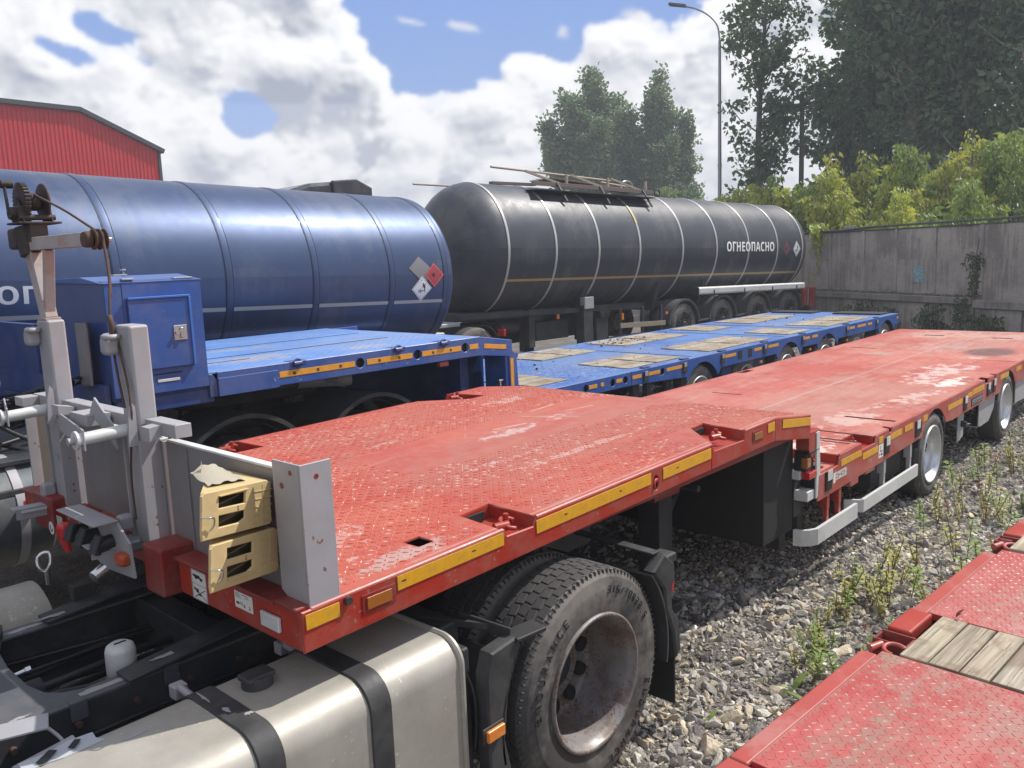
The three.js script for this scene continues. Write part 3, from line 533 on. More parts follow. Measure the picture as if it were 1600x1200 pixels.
{
  const R = rng(123), kinds = [
    [weed(1, 0.42, 22, 0.085, 0.028, 'tall thin weed with narrow bright green leaves growing in the gravel strip', weedGreen), 40],
    [weed(2, 0.30, 22, 0.07, 0.032, 'bushy knee low weed with small green leaves growing in the gravel strip', weedGreen), 40],
    [weed(3, 0.34, 20, 0.07, 0.028, 'yellowish weed with short leaves growing in the gravel strip', weedYellow), 70],
    [weed(4, 0.22, 20, 0.05, 0.022, 'short reddish weed growing in the gravel strip', weedRed), 12]];
  const named = { 'tall thin': 0 };
  const used = kinds.map(() => false);
  const place = (k, x, z, s) => {
    const src = kinds[k][0]; let o = src; if (used[k]) { o = src.clone(); o.name = numbered('weed'); o.userData = { ...src.userData }; scene.add(o); } used[k] = true;
    o.position.set(x, groundY(x, z) - 0.005, z); o.rotation.set((R() - 0.5) * 0.5, R() * 6.3, (R() - 0.5) * 0.5); o.scale.set(s * (0.8 + 0.5 * R()), s * (0.6 + 0.7 * R()), s * (0.8 + 0.5 * R()));
  };
  // thick stand along the shadow edge, thinner towards the front
  for (let k = 0; k < 4; k++) for (let i = 0; i < kinds[k][1]; i++) {
    const r = R(), x = r < 0.18 ? 4.2 + R() * 1.3 : r < 0.8 ? 5.4 + Math.pow(R(), 1.1) * 5 : 9 + R() * 5, lim = x < 5.6 ? 0.95 : 1.25;
    const z = x < 5.6 ? 0.28 + R() * (lim - 0.28) : 0.12 + R() * (lim - 0.12); place(k, x, z, (x < 5.2 ? 0.55 : 0.8) * (0.75 + R() * 0.5));
  }
}
{
  const mk = (x, z, label, parts, s = 1) => { const t = thing('broad_leaf_weed', label, 'weed', [x, groundY(x, z), z]); for (const [m, a, tilt, L, w] of parts) { const d = V(Math.cos(a), tilt, Math.sin(a)).normalize(); mesh('leaf', leafMesh(V(0, 0.005, 0), d, L * s, w * s, 0.3), m, t); } return t; };
  mk(3.98, 0.66, 'broad leaved weed with one yellow leaf in the gravel near the front red deck', [[weedYellow, -0.2, 0.45, 0.2, 0.06], [weedGreen, 2.9, 0.35, 0.12, 0.04], [weedGreen, 1.5, 1.6, 0.15, 0.035], [weedGreen, 4.2, 1.2, 0.16, 0.045]]);
  mk(4.1, 0.50, 'pair of upright green leaves in the gravel left of the yellow leaf', [[weedGreen, 0.4, 1.4, 0.14, 0.05], [weedGreen, 3.4, 1.1, 0.11, 0.05]]);
  mk(3.55, 0.30, 'tiny two leaved green seedling among stones near the lorry wheel', [[weedGreen, 0.2, 1.3, 0.08, 0.03], [weedGreen, 3.2, 1.2, 0.07, 0.03]]);
}
// ------------------------------------------------------------------ wheels
// outer face at z, facing +z (face = 1) or -z (face = -1)
function wheel(parent, x, y, z, R, width, rr, o = {}) {
  const { rimMat = M.rim, wallMat = M.tyreWall, treads = 0, deep = 0.13, face = 1, holes = 10, nuts = 10, seg = 44 } = o;
  const w = sub('wheel', parent), f = (l) => { const g = latheZ(l.map(([r, q]) => [r, q]), 0, 0, 0, seg); if (face < 0) g.rotateY(Math.PI); g.translate(x, y, z); return g; };
  const k = R - rr;
  mesh('tyre', f([[rr, -0.03], [rr + 0.006, -0.012], [rr + 0.02, -0.004], [rr + 0.03, -0.008], [rr + k * 0.3, 0.002], [rr + k * 0.55, 0.004], [rr + k * 0.58, 0], [rr + k * 0.8, -0.006], [rr + k * 0.82, -0.012], [R - 0.022, -0.022], [R - 0.006, -0.034], [R - (treads ? 0.007 : 0), -0.045], [R - (treads ? 0.007 : 0), -width + 0.04], [R - 0.02, -width + 0.02], [rr + k * 0.5, -width], [rr, -width + 0.03]].reverse()), wallMat, w);
  if (treads) {
    const bl = [], ang = 2 * Math.PI / treads;
    for (let i = 0; i < treads; i++) for (let c = 0; c < 5; c++) {
      const zz = -0.03 - (width - 0.06) * (c + 0.5) / 5, cw = (width - 0.06) / 5 - 0.006, off = (c % 2) * 0.5 + (c === 2 ? 0.25 : 0), edge = c === 0 || c === 4;
      const g = bx(-R * ang * 0.44, R * ang * 0.44, -0.022, edge ? 0.001 : 0.003, -cw / 2, cw / 2, 0.004); g.rotateY(c % 2 ? 0.16 : -0.12); g.translate(0, R - 0.004, 0); g.rotateZ((i + off) * ang); g.translate(0, 0, zz); if (face < 0) g.rotateY(Math.PI); g.translate(x, y, z); bl.push(g);
    }
    for (let i = 0; i < treads * 2; i++) { const g = bx(-0.004, 0.004, -0.03, 0, -0.012, 0.012, 0.002); g.translate(0, R - 0.008, 0); g.rotateZ(i * ang / 2); g.translate(0, 0, -0.03); if (face < 0) g.rotateY(Math.PI); g.translate(x, y, z); bl.push(g); }
    const tr = mesh('tread_blocks', bl, M.tyreWall, w); tr.userData.kind = 'stuff';
  }
  mesh('rim', f([[rr + 0.012, -0.02], [rr + 0.012, 0.004], [rr + 0.002, 0.008], [rr - 0.008, 0.002], [rr - 0.012, -0.02], [rr - 0.03, -0.035], [rr - 0.034, -deep * 0.6], [rr - 0.042, -deep], [rr - 0.07, -deep - 0.02], [rr - 0.12, -deep - 0.02], [rr * 0.42, -deep + 0.01], [rr * 0.40, -deep - 0.02], [0.001, -deep - 0.02]].reverse()), rimMat, w);
  const hub = [[rr * 0.30, -deep - 0.03], [rr * 0.30, -deep + 0.012], [rr * 0.24, -deep + 0.022], [rr * 0.1, -deep + 0.025], [0.001, -deep + 0.025]];
  mesh('hub', f(hub.reverse()), M.chassis, w);
  const hs = [], nt = [];
  for (let i = 0; i < holes; i++) { const a = i / holes * 6.2832 + 0.2, r = rr * 0.64; const g = latheZ([[0.0305, -0.03], [0.0305, 0.0035], [0.024, 0.0035], [0.024, -0.002], [0.001, -0.002]].reverse().map(([a, b]) => [a * rr / 0.29, b]), 0, 0, 0, 12); g.scale(1.0, 1.3, 1); g.rotateZ(a - Math.PI / 2); g.translate(Math.cos(a) * r, Math.sin(a) * r, -deep + 0.004 - 0.02 * 0); if (face < 0) g.rotateY(Math.PI); g.translate(x, y, z); hs.push(g); }
  for (let i = 0; i < nuts; i++) { const a = i / nuts * 6.2832, r = rr * 0.42; const g = cyl([Math.cos(a) * r, Math.sin(a) * r, -deep - 0.02], [Math.cos(a) * r, Math.sin(a) * r, -deep + 0.022], 0.014, 0.012, 6); if (face < 0) g.rotateY(Math.PI); g.translate(x, y, z); nt.push(g); }
  if (holes) each('hand_hole', hs, M.dark, w); if (nuts) each('wheel_nut', nt, M.chassis, w);
  return w;
}
// raised bars of chequer plate over a rectangle of deck (u0..u1, w0..w1); skip(u, w) leaves bars out
const barGeo = (() => { const L = 0.0145, W = 0.0038, H = 0.0022, v = [[-L, 0, 0], [0, 0, -W], [L, 0, 0], [0, 0, W], [-L * 0.45, H, 0], [L * 0.45, H, 0]], P = []; for (const t of [[0, 4, 1], [1, 4, 5], [1, 5, 2], [2, 5, 3], [3, 5, 4], [3, 4, 0]]) for (const i of t) P.push(...v[t.indexOf(i) >= 0 ? i : i]); const g = new THREE.BufferGeometry(); g.setAttribute('position', new THREE.Float32BufferAttribute(P, 3)); g.computeVertexNormals(); g.setAttribute('uv', new THREE.Float32BufferAttribute(new Float32Array(P.length / 3 * 2), 2)); const n = g.attributes.normal; let up = 0; for (let i = 0; i < n.count; i++) up += n.getY(i); if (up < 0) { for (let i = 0; i < P.length; i += 9) for (let k = 0; k < 3; k++) { const q = P[i + 3 + k]; P[i + 3 + k] = P[i + 6 + k]; P[i + 6 + k] = q; } g.setAttribute('position', new THREE.Float32BufferAttribute(P, 3)); g.computeVertexNormals(); } return g; })();
function chequer(parent, u0, u1, w0, w1, yf, pitch, material, tone, skip, seed, scale = 1, amp = 1) {
  const R = rng(seed), list = [];
  for (let i = 0, u = u0; u < u1; u += pitch, i++) for (let j = 0, w = w0; w < w1; w += pitch, j++) { if (skip && skip(u, w)) continue; list.push([u + (R() - 0.5) * 0.001, w, (i + j) % 2]); }
  const im = new THREE.InstancedMesh(barGeo, material, list.length), m4 = new THREE.Matrix4(), q = new THREE.Quaternion(), c = new THREE.Color(), o = parent.off ?? [0, 0, 0];
  list.forEach(([u, w, d], i) => { q.setFromAxisAngle(V(0, 1, 0), (d ? 1 : -1) * Math.PI / 4); m4.compose(V(u - o[0], yf(u) - o[1], w - o[2]), q, V(scale, scale * amp, scale)); im.setMatrixAt(i, m4); c.setRGB(...tone(R, u, w)); im.setColorAt(i, c); });
  im.name = 'tread_bars'; im.userData.kind = 'stuff'; im.castShadow = im.receiveShadow = true; parent.add(im); return im;
}
// worn deck colour over L x Wd metres
function deckMat(W, H, L, Wd, base, o) {
  const R = rng(o.seed), pix = new Float32Array(W * H * 4), px = W / L;
  const { fade = [0.5, 0.2, 0.17], dirt = [0.26, 0.18, 0.14], pale = [0.66, 0.55, 0.5], fadeAmt = 0.5, dirtAmt = 0.3 } = o;
  const fine = 0.5 * 0;
  for (let y = 0; y < H; y++) for (let x = 0; x < W; x++) {
    const u = x / W * L, w = y / H * Wd, i = (y * W + x) * 4, X = (u * 160) | 0, Y = (w * 160) | 0;
    const a = at(nA, X, Y), b = at(nB, (u * 300) | 0, (w * 520) | 0), c = at(nC, (u * 260) | 0, (w * 260) | 0), lng = at(nB, (u * 60) | 0, (w * 700) | 0), n2 = at(nA, (u * 90 + 200) | 0, (w * 90 + 33) | 0);
    const f = fadeAmt * sstep(0.3, 0.8, 0.5 * a + 0.25 * b + 0.35 * lng), d = dirtAmt * sstep(0.45, 0.85, 0.6 * n2 + 0.4 * c), v = 0.9 + 0.2 * c;
    for (let k = 0; k < 3; k++) pix[i + k] = mix(mix(base[k] * v, fade[k] * v, f), dirt[k], d);
  }
  const blend = (x, y, col, al) => { x |= 0; y |= 0; if (x < 0 || y < 0 || x >= W || y >= H) return; const i = (y * W + x) * 4; for (let k = 0; k < 3; k++) pix[i + k] = mix(pix[i + k], col[k], al); };
  // soft ragged patches [u, w, ru, rw, colour, strength, roughness threshold]
  for (const [u, w, ru, rw, col, al, th = 0.5] of o.patches ?? []) {
    for (let y = Math.floor((w - rw) * px); y < (w + rw) * px; y++) for (let x = Math.floor((u - ru) * px); x < (u + ru) * px; x++) {
      const q = Math.hypot((x / px - u) / ru, (y / px - w) / rw); if (q > 1) continue;
      const n = 0.5 * at(nC, x, y) + 0.5 * at(nB, (x / px * 220) | 0, (y / px * 400) | 0); blend(x, y, col, al * sstep(th, th + 0.12, n + 0.35 * (1 - q) - 0.1) * Math.min(1, (1 - q) * 3));
    }
  }
  for (const [u0, w0, u1, w1, wd, col, al] of o.lines ?? []) {           // dirty seams and scratches
    const n = Math.hypot(u1 - u0, w1 - w0) * px * 1.2; for (let i = 0; i < n; i++) { const t = i / n, x = mix(u0, u1, t) * px, y = mix(w0, w1, t) * px, h = wd * px * (0.5 + at(nB, i >> 1, 40)); for (let k = -Math.round(h); k <= h; k++) blend(x, y + k, col, al * (0.3 + 0.7 * at(nC, i, k + 60)) * Math.min(1, 1.2 * (1 - Math.abs(k) / (h + 0.5)))); }
  }
  for (let s = 0; s < (o.scratches ?? 60); s++) { const u = R() * L, w = R() * Wd, a = (R() - 0.5) * (R() < 0.7 ? 0.5 : 3), l = 0.05 + R() * R() * 0.9, col = R() < 0.7 ? pale : dirt, al = 0.15 + R() * 0.4, n = l * px; for (let i = 0; i < n; i++) { const x = u * px + Math.cos(a) * i, y = w * px + Math.sin(a) * i; if (at(nC, i * 2, s * 7) > 0.4) { blend(x, y, col, al); if (R() < 0.3) blend(x, y + 1, col, al * 0.6); } } }
  const d8 = new Uint8Array(W * H * 4); for (let i = 0; i < W * H; i++) { d8[i * 4] = toS(pix[i * 4]); d8[i * 4 + 1] = toS(pix[i * 4 + 1]); d8[i * 4 + 2] = toS(pix[i * 4 + 2]); d8[i * 4 + 3] = 255; }
  const t = new THREE.DataTexture(d8, W, H, THREE.RGBAFormat); t.colorSpace = THREE.SRGBColorSpace; t.wrapS = t.wrapT = THREE.RepeatWrapping; t.magFilter = THREE.LinearFilter; t.generateMipmaps = true; t.needsUpdate = true;
  t.repeat.set(1 / L, 1 / Wd); t.offset.set(-(o.u0 ?? 0) / L, -(o.w0 ?? 0) / Wd);
  return new THREE.MeshPhysicalMaterial({ map: t, roughnessMap: dirtRough(1.1, o.r0 ?? 0.4, o.r1 ?? 0.7), roughness: 1, bumpMap: bumpFine, bumpScale: 0.0012 });
}
function lashingRing(parent, x, y, z, mat, s = 1, turn = 0) {
  const g = flat(new THREE.TorusGeometry(0.042 * s, 0.0105 * s, 8, 18, Math.PI * 1.35)); g.rotateX(-Math.PI / 2 + 0.35); g.rotateY(turn + 0.3); g.translate(x, y, z); boxUV(g);
  const lug = cyl([x - 0.085 * s, y + 0.0, z - 0.01], [x - 0.02 * s, y + 0.0, z + 0.01], 0.019 * s, 0.019 * s, 12), pin = cyl([x + 0.01, y - 0.03, z - 0.03 * s], [x + 0.01, y + 0.035, z - 0.03 * s], 0.014 * s, 0.012 * s, 10);
  return mesh('lashing_ring', [g, lug, pin], mat, parent);
}
const strip = (x0, x1, y0, y1, z, sl = 0) => bar([x0, (y0 + y1) / 2, z], [x1, (y0 + y1) / 2 + sl, z], 0.003, y1 - y0, 0.001);

// ------------------------------------------------------------------ red low loader
const RG = (u) => 1.259 + 0.0159 * (Math.min(u, 4.9) - 1.42) - (u > 4.9 ? (u - 4.9) * 0.128 : 0);      // gooseneck deck height
const RH = 0.865;                                                                                     // rear deck height
const bend = (g) => { g = Array.isArray(g) ? g : [g]; g.flat(Infinity).forEach((q) => { const p = q.attributes.position; for (let i = 0; i < p.count; i++) p.setY(i, p.getY(i) + RG(p.getX(i)) - 1.259); q.computeVertexNormals(); }); return g; };
const redTrailer = thing('low_loader', 'red step deck low loader trailer with chequer plate gooseneck and grey headboard posts', 'trailer', [1.42, 0, -1.275]);
redTrailer.off = [1.42, 0, -1.275];
{
  const T = redTrailer, P = [0.56, 0.44, 0.4];
  const deckA = deckMat(1280, 800, 4.1, 2.56, [0.42, 0.052, 0.026], { seed: 3, u0: 1.4, w0: -2.555, fade: [0.48, 0.125, 0.075], fadeAmt: 0.65, dirtAmt: 0.35, scratches: 150, r0: 0.36, r1: 0.62,
    patches: [[0.2, 2.3, 0.4, 0.25, P, 0.55, 0.6], [0.32, 2.0, 0.5, 0.4, P, 0.35, 0.63], [0.45, 2.45, 0.5, 0.1, [0.42, 0.36, 0.33], 0.6, 0.5], [1.5, 1.8, 0.9, 0.06, P, 0.5, 0.6], [2.35, 1.35, 0.35, 0.14, [0.5, 0.36, 0.34], 0.8, 0.5], [1.3, 0.9, 0.8, 0.05, P, 0.4, 0.6], [2.9, 1.3, 0.6, 0.12, P, 0.55, 0.62], [3.1, 0.6, 0.5, 0.1, P, 0.5, 0.62], [2.4, 2.0, 0.9, 0.05, P, 0.45, 0.6]],
    lines: [[0.1, 1.72, 3.45, 1.66, 0.005, [0.34, 0.19, 0.15], 0.5], [0.1, 1.0, 3.45, 0.94, 0.005, [0.34, 0.19, 0.15], 0.45], [0.5, 2.53, 4.0, 2.53, 0.008, [0.5, 0.4, 0.36], 0.6], [2.35, 1.22, 2.6, 1.28, 0.012, [0.66, 0.56, 0.42], 0.8], [2.35, 1.22, 2.42, 1.42, 0.01, [0.66, 0.56, 0.42], 0.8], [2.75, 1.1, 2.95, 1.45, 0.012, [0.66, 0.56, 0.42], 0.7], [3.05, 1.25, 3.3, 1.3, 0.01, [0.66, 0.56, 0.42], 0.7], [2.9, 1.05, 3.2, 1.02, 0.012, [0.66, 0.56, 0.42], 0.7]] });
  const n1 = [[2.385, 0], [2.415, -0.275], [2.615, -0.29], [2.60, 0]], n2 = [[4.12, 0], [4.395, -0.298], [4.56, -0.303], [4.50, 0]], far = (l) => l.map(([u, w]) => [u + 0.06, -2.55 - w]);
  const outline = [[1.455, 0], ...n1, ...n2, [4.9, 0], [4.9, -2.55], ...far(n2).reverse(), ...far(n1).reverse(), [1.455, -2.55]];
  mesh('gooseneck_deck', bend([prismY(outline, 1.251, 1.259, [[[2.05, -0.225], [2.14, -0.225], [2.135, -0.13], [2.055, -0.13]]]), prismY([[4.9, 0], [5.44, 0], [5.44, -2.55], [4.9, -2.55]], 1.251, 1.259)]), deckA, T);
  const inNotch = (u, w) => (u > 2.36 && u < 2.64 && w > -0.31) || (u > 4.08 && u < 4.6 && w > -0.32) || (u > 2.42 && u < 2.7 && w < -2.24) || (u > 4.14 && u < 4.66 && w < -2.24) || (u > 2.03 && u < 2.16 && w > -0.25 && w < -0.11);
  const smooth = (u, w) => inNotch(u, w) || w > -0.04 || (u > 2.75 && w < -0.95 + 0.03 * (u - 2.75) && w > -1.55) || u > 5.42 || (u < 1.55);
  chequer(T, 1.56, 5.42, -2.5, -0.04, (u) => RG(u) + 0.0002, 0.0325, new THREE.MeshPhysicalMaterial({ color: 0xffffff, roughness: 0.2 }), (R, u, w) => { const k = R(), wr = PN.noise(u * 2.1, 0.5, w * 2.4) * 0.9 + (u < 2.6 ? 0.2 : 0); return k < 0.10 + wr * 0.35 ? [0.70, 0.52, 0.42] : k < 0.65 ? [0.54, 0.19, 0.13] : [0.44, 0.08, 0.045]; }, smooth, 7, 1.0, 1.25);
  // side beams with the pockets cut out of their upper edge
  const sideA = [[1.42, 1.116], [4.9, 1.112], [4.9, 1.2595], [4.50, 1.2595], [4.485, 1.205], [4.13, 1.215], [4.105, 1.2595], [2.60, 1.2595], [2.575, 1.222], [2.41, 1.228], [2.395, 1.2595], [1.42, 1.2595]], sideB = [[4.9, 1.112], [5.44, 1.095], [5.44, 1.2595], [4.9, 1.2595]];
  const sd = bend([prismZ(sideA, 0, 0.014, [circle(3.53, 1.178, 0.036, 12, 0.7, 1.1)], 0.004), prismZ(sideB, 0, 0.014, [], 0.004)]);
  mesh('side_beam', sd, M.red, T);
  mesh('side_beam', bend([prismZ(sideA, -2.564, -2.55), prismZ(sideB, -2.564, -2.55)]), M.red, T);
  mesh('edge_roll', bend([[1.46, 2.39], [2.60, 4.10], [4.50, 4.9]].map(([a, b]) => cyl([a, 1.2535, 0.004], [b, 1.2535, 0.004], 0.011, 0.011, 10)).concat([cyl([4.9, 1.2535, 0.004], [5.44, 1.2535, 0.004], 0.011, 0.011, 10)])), M.redFaded, T);
  mesh('seam', bend([bx(4.095, 4.099, 1.118, 1.25, 0.0135, 0.0162, 0)]), M.redDark, T);
  mesh('under_frame', bend([bx(1.6, 4.9, 1.115, 1.249, -2.2, -0.33, 0), bx(1.5, 5.40, 1.12, 1.19, -0.325, -0.02, 0), bx(1.5, 5.4, 1.12, 1.19, -2.53, -2.21, 0)]), M.redDark, T);
  mesh('pocket_wall', bend([...wallPath(n1, 1.186, 1.25), ...wallPath(n2, 1.186, 1.25), ...wallPath(far(n1), 1.186, 1.25), ...wallPath(far(n2), 1.186, 1.25), bx(2.39, 2.62, 1.19, 1.196, -0.29, 0, 0), bx(4.12, 4.56, 1.19, 1.196, -0.3, 0, 0)]), M.red, T);
  mesh('pocket_opening', bend([bx(2.43, 2.56, 1.20, 1.243, -0.276, -0.262, 0.002), bx(4.42, 4.53, 1.2, 1.24, -0.292, -0.279, 0.002)]), M.dark, T);
  lashingRing(T, 2.52, 1.252, -0.075, M.red); lashingRing(T, 4.36, 1.262 + 0.03, -0.08, M.red); lashingRing(T, 2.58, 1.262, -2.47, M.red); lashingRing(T, 4.55, 1.29, -2.47, M.red);
  each('hook', [flat(new THREE.TorusGeometry(0.024, 0.008, 8, 14, 4)).rotateY(0.2).translate(3.53, 1.205, 0.012)].map(boxUV), M.red, T);
  mesh('hook_hole', bend([bx(3.50, 3.56, 1.13, 1.225, -0.01, -0.003, 0)]), M.dark, T);
  // reflective strips and side lamps
  const strips = [[1.432, 1.566, -0.064, -0.012], [1.82, 2.384, -0.062, -0.008], [2.59, 3.478, -0.075, -0.016], [3.59, 4.086, -0.078, -0.018], [4.79, 4.885, -0.074, -0.018]];
  for (const [a, b, d0, d1] of strips) mesh('reflective_strip', strip(a, b, RG(a) + d0, RG(a) + d1, 0.0165, 0.0159 * (b - a)), M.yellow, T);
  mesh('reflective_strip', strip(5.0, 5.425, RG(5.0) - 0.07, RG(5.0) - 0.015, 0.0165, -0.128 * 0.425), M.yellow, T);
  for (const [u, y] of [[1.735, 1.203], [4.66, 1.248]]) { const f = mesh('side_lamp', [bx(u - 0.075, u + 0.075, y - 0.034, y + 0.034, 0.0145, 0.0175, 0.001)], M.redDark, T); mesh('lens', bx(u - 0.055, u + 0.055, y - 0.022, y + 0.022, 0.0178, 0.022, 0.004), u < 3 ? plain([0.35, 0.12, 0.02], 0.3, 0, { clearcoat: 1 }) : plain([0.3, 0.13, 0.03], 0.4), f); }
  for (const [a, y] of [[1.84, -0.03], [2.2, -0.03], [2.78, -0.04], [3.2, -0.04], [3.72, -0.045]]) mesh('strip_print', bx(a, a + 0.02, RG(a) + y - 0.004, RG(a) + y + 0.001, 0.018, 0.0186, 0), M.dark, T);
  mesh('corner_bolt', [cyl([1.60, 1.243, 0.012], [1.60, 1.243, 0.03], 0.016, 0.014, 8)], M.brownSteel, T);
  // front beam, bolster blocks
  each('front_beam', [bx(1.42, 1.50, 1.117, 1.2585, -0.84, 0.0, 0.008), bx(1.42, 1.50, 1.117, 1.2585, -2.55, -1.75, 0.008), bx(1.50, 1.58, 1.10, 1.262, -1.75, -0.84, 0.006)], M.red, T);
  each('front_sill', [bx(1.40, 1.5, 1.255, 1.268, -0.84, -0.13, 0.004), bx(1.40, 1.5, 1.255, 1.268, -2.53, -1.75, 0.004), bx(1.405, 1.465, 1.256, 1.272, -0.128, 0.0, 0.006)], M.redDark, T);
  mesh('bolster_block', bx(1.36, 1.52, 1.10, 1.30, -1.02, -0.86, 0.012), M.redDark, T);
  mesh('bolster_block', bx(1.36, 1.52, 1.14, 1.31, -2.25, -2.0, 0.012), M.redDark, T);
  each('kingpin_plate', [bx(1.6, 3.6, 1.06, 1.11, -1.85, -0.7, 0.01)], M.chassis, T);
  // warning labels
  const lab = print(128, 256, (c, w, h) => { c.fillStyle = '#d9d6d2'; c.fillRect(0, 0, w, h); c.fillStyle = '#222'; c.fillRect(14, 40, 60, 20); c.fillRect(50, 55, 44, 14); c.beginPath(); c.arc(40, 66, 12, 0, 7); c.arc(84, 72, 12, 0, 7); c.fill(); c.fillRect(16, 160, 40, 16); c.beginPath(); c.arc(44, 182, 12, 0, 7); c.fill(); c.fillRect(46, 200, 30, 14); c.lineWidth = 6; c.strokeStyle = '#222'; c.beginPath(); c.moveTo(14, 150); c.lineTo(116, 236); c.moveTo(112, 148); c.lineTo(20, 240); c.stroke(); c.lineWidth = 3; c.strokeRect(4, 4, w - 8, h - 8); c.beginPath(); c.moveTo(6, 122); c.lineTo(122, 122); c.stroke(); });
  const lab2 = print(128, 96, (c, w, h) => { c.fillStyle = '#dedbd6'; c.fillRect(0, 0, w, h); c.fillStyle = '#555'; for (let i = 0; i < 4; i++) c.fillRect(8, 8 + i * 8, 24 + (i * 13) % 20, 3); c.fillRect(50, 10, 50, 4); c.fillRect(70, 22, 30, 4); c.fillStyle = '#222'; c.fillRect(10, 60, 22, 14); c.fillRect(40, 54, 4, 20); c.fillRect(50, 54, 4, 20); c.font = 'bold 26px sans-serif'; c.fillText('2', 96, 82); c.fillText('8', 60, 82); });
  const front = (z0, z1, y0, y1, m) => { const g = flat(new THREE.PlaneGeometry(z1 - z0, y1 - y0)); g.rotateY(-Math.PI / 2); g.translate(1.4185, (y0 + y1) / 2, (z0 + z1) / 2); return mesh('warning_label', g, m, T); };
  front(-0.735, -0.618, 1.122, 1.242, lab); front(-0.412, -0.29, 1.172, 1.234, lab2);
  mesh('front_lamp', bx(1.405, 1.42, 1.156, 1.212, -0.226, -0.11, 0.006), M.clearLens, T);
  // headboard
  const hb = (z0, z1, m, top = 1.69) => mesh('headboard_panel', [bx(1.50, 1.53, 1.262, top, z0, z1, 0.004)], m, T);
  hb(-1.02, -0.11, M.alu); hb(-1.93, -1.05, M.alu, 1.685); hb(-2.5, -2.1, M.aluWarm, 1.70);
  each('headboard_cap', [bx(1.497, 1.533, 1.690, 1.700, -1.0, -0.11, 0.003), bx(1.497, 1.533, 1.685, 1.695, -1.93, -1.06, 0.003)], M.whiteGuard, T);
  each('panel_strap', [bx(1.49, 1.4995, 1.55, 1.63, -0.5, -0.28, 0.002), bx(1.494, 1.4995, 1.28, 1.68, -0.845, -0.835, 0)], M.alu, T);
  each('corner_post', [bx(1.458, 1.580, 1.255, 1.742, -0.004, 0.006, 0.002), prismX([[-0.155, 1.29], [-0.155, 1.742], [-0.004, 1.742], [-0.004, 1.257], [-0.10, 1.257]], 1.458, 1.466)], M.steel, T);
  each('post_hole', [cyl([1.4565, 1.71, -0.05], [1.4575, 1.71, -0.05], 0.009, 0.009, 10), cyl([1.4565, 1.66, -0.105], [1.4575, 1.66, -0.105], 0.011, 0.011, 10), cyl([1.52, 1.695, 0.0062], [1.52, 1.695, 0.007], 0.009, 0.009, 10)], M.redDark, T);
  mesh('corner_post', bx(1.46, 1.57, 1.255, 1.74, -2.545, -2.535, 0.002), M.steel, T);
  // two stakes with their sockets, brackets and clamp rollers
  for (const [z, n] of [[-2.03, 0], [-1.15, 1]]) {
    const s = mesh('stake', bx(1.425, 1.51, 1.24, 2.165, z - 0.07, z + 0.07, 0.014), M.steel, T);
    each('stake_lug', [tube([[1.43, 2.12, z - 0.065], [1.40, 2.12, z - 0.09], [1.375, 2.12, z - 0.05], [1.375, 2.12, z - 0.0], [1.405, 2.12, z + 0.0], [1.425, 2.12, z - 0.02]], 0.012, 18, 6), bx(1.365, 1.43, 2.045, 2.12, z - 0.085, z - 0.02, 0.018)], M.steel, s);
    each('stake_lug', [bx(1.36, 1.425, 1.30, 1.37, z - 0.11, z - 0.055, 0.016)], M.steel, s);
    each('socket_cheek', [bx(1.415, 1.515, 1.20, 1.70, z + 0.072, z + 0.082, 0.002), bx(1.415, 1.515, 1.20, 1.70, z - 0.082, z - 0.072, 0.002)], M.steel, s);
    const r = sub('clamp_roller', T);
    mesh('roller', [cyl([1.42, 1.745, z + 0.03], [1.20, 1.735, z + 0.02], 0.026, 0.026, 16), cyl([1.205, 1.735, z + 0.02], [1.195, 1.735, z + 0.02], 0.037, 0.037, 18)], M.whiteGuard, r);
    mesh('bolt', cyl([1.2, 1.735, z + 0.02], [1.17, 1.734, z + 0.02], 0.016, 0.016, 6), M.steel, r);
    mesh('flange', prismZ([[1.38, 1.68], [1.42, 1.68], [1.42, 1.84], [1.405, 1.86], [1.39, 1.80]], z + 0.06, z + 0.07), M.steel, r);
    mesh('link_plate', bar([1.22, 1.735, z + 0.05], [1.40, 1.70, z - (n ? 0.72 : 0.6)], 0.008, 0.085), M.steel, r);
    mesh('step_plate', [bar([1.22, 1.275, z - 0.075], [1.47, 1.268, z - 0.06], 0.07, 0.006, 0.001).rotateX(0), bar([1.23, 1.25, z - 0.045], [1.47, 1.245, z - 0.03], 0.006, 0.05, 0.001)], M.steel, T);
    mesh('step_lip', bar([1.25, 1.262, z - 0.035], [1.42, 1.259, z - 0.025], 0.008, 0.012, 0.001), M.whiteGuard, T);
    mesh('tie_cord', tube(n ? [[1.42, 2.1, z - 0.03], [1.405, 1.85, z + 0.07], [1.40, 1.55, z + 0.01], [1.405, 1.36, z]] : [[1.42, 1.4, z - 0.09], [1.43, 1.35, z - 0.1], [1.42, 1.3, z - 0.1]], 0.005, 10, 5), M.rust, T);
  }
  each('top_rail', [bx(1.45, 1.52, 1.73, 1.785, -2.34, -2.105, 0.004), bx(1.45, 1.52, 1.73, 1.785, -1.955, -1.225, 0.004), bx(1.45, 1.52, 1.73, 1.785, -1.075, -0.82, 0.004)], M.steel, T);
  each('rail_bracket', [bx(1.37, 1.45, 1.735, 1.78, -2.36, -2.26, 0.003), prismZ([[1.37, 1.74], [1.44, 1.74], [1.44, 1.77], [1.37, 1.785]], -1.86, -1.78), bx(1.34, 1.44, 1.735, 1.785, -1.56, -1.38, 0.003), prismZ([[1.40, 1.715], [1.45, 1.73], [1.45, 1.775], [1.40, 1.77]], -1.00, -0.93)], M.steel, T);
  mesh('rail_gusset', prismX([[-1.42, 1.79], [-1.36, 1.86], [-1.20, 1.76], [-1.18, 1.66], [-1.24, 1.70]], 1.37, 1.378), M.steel, T);
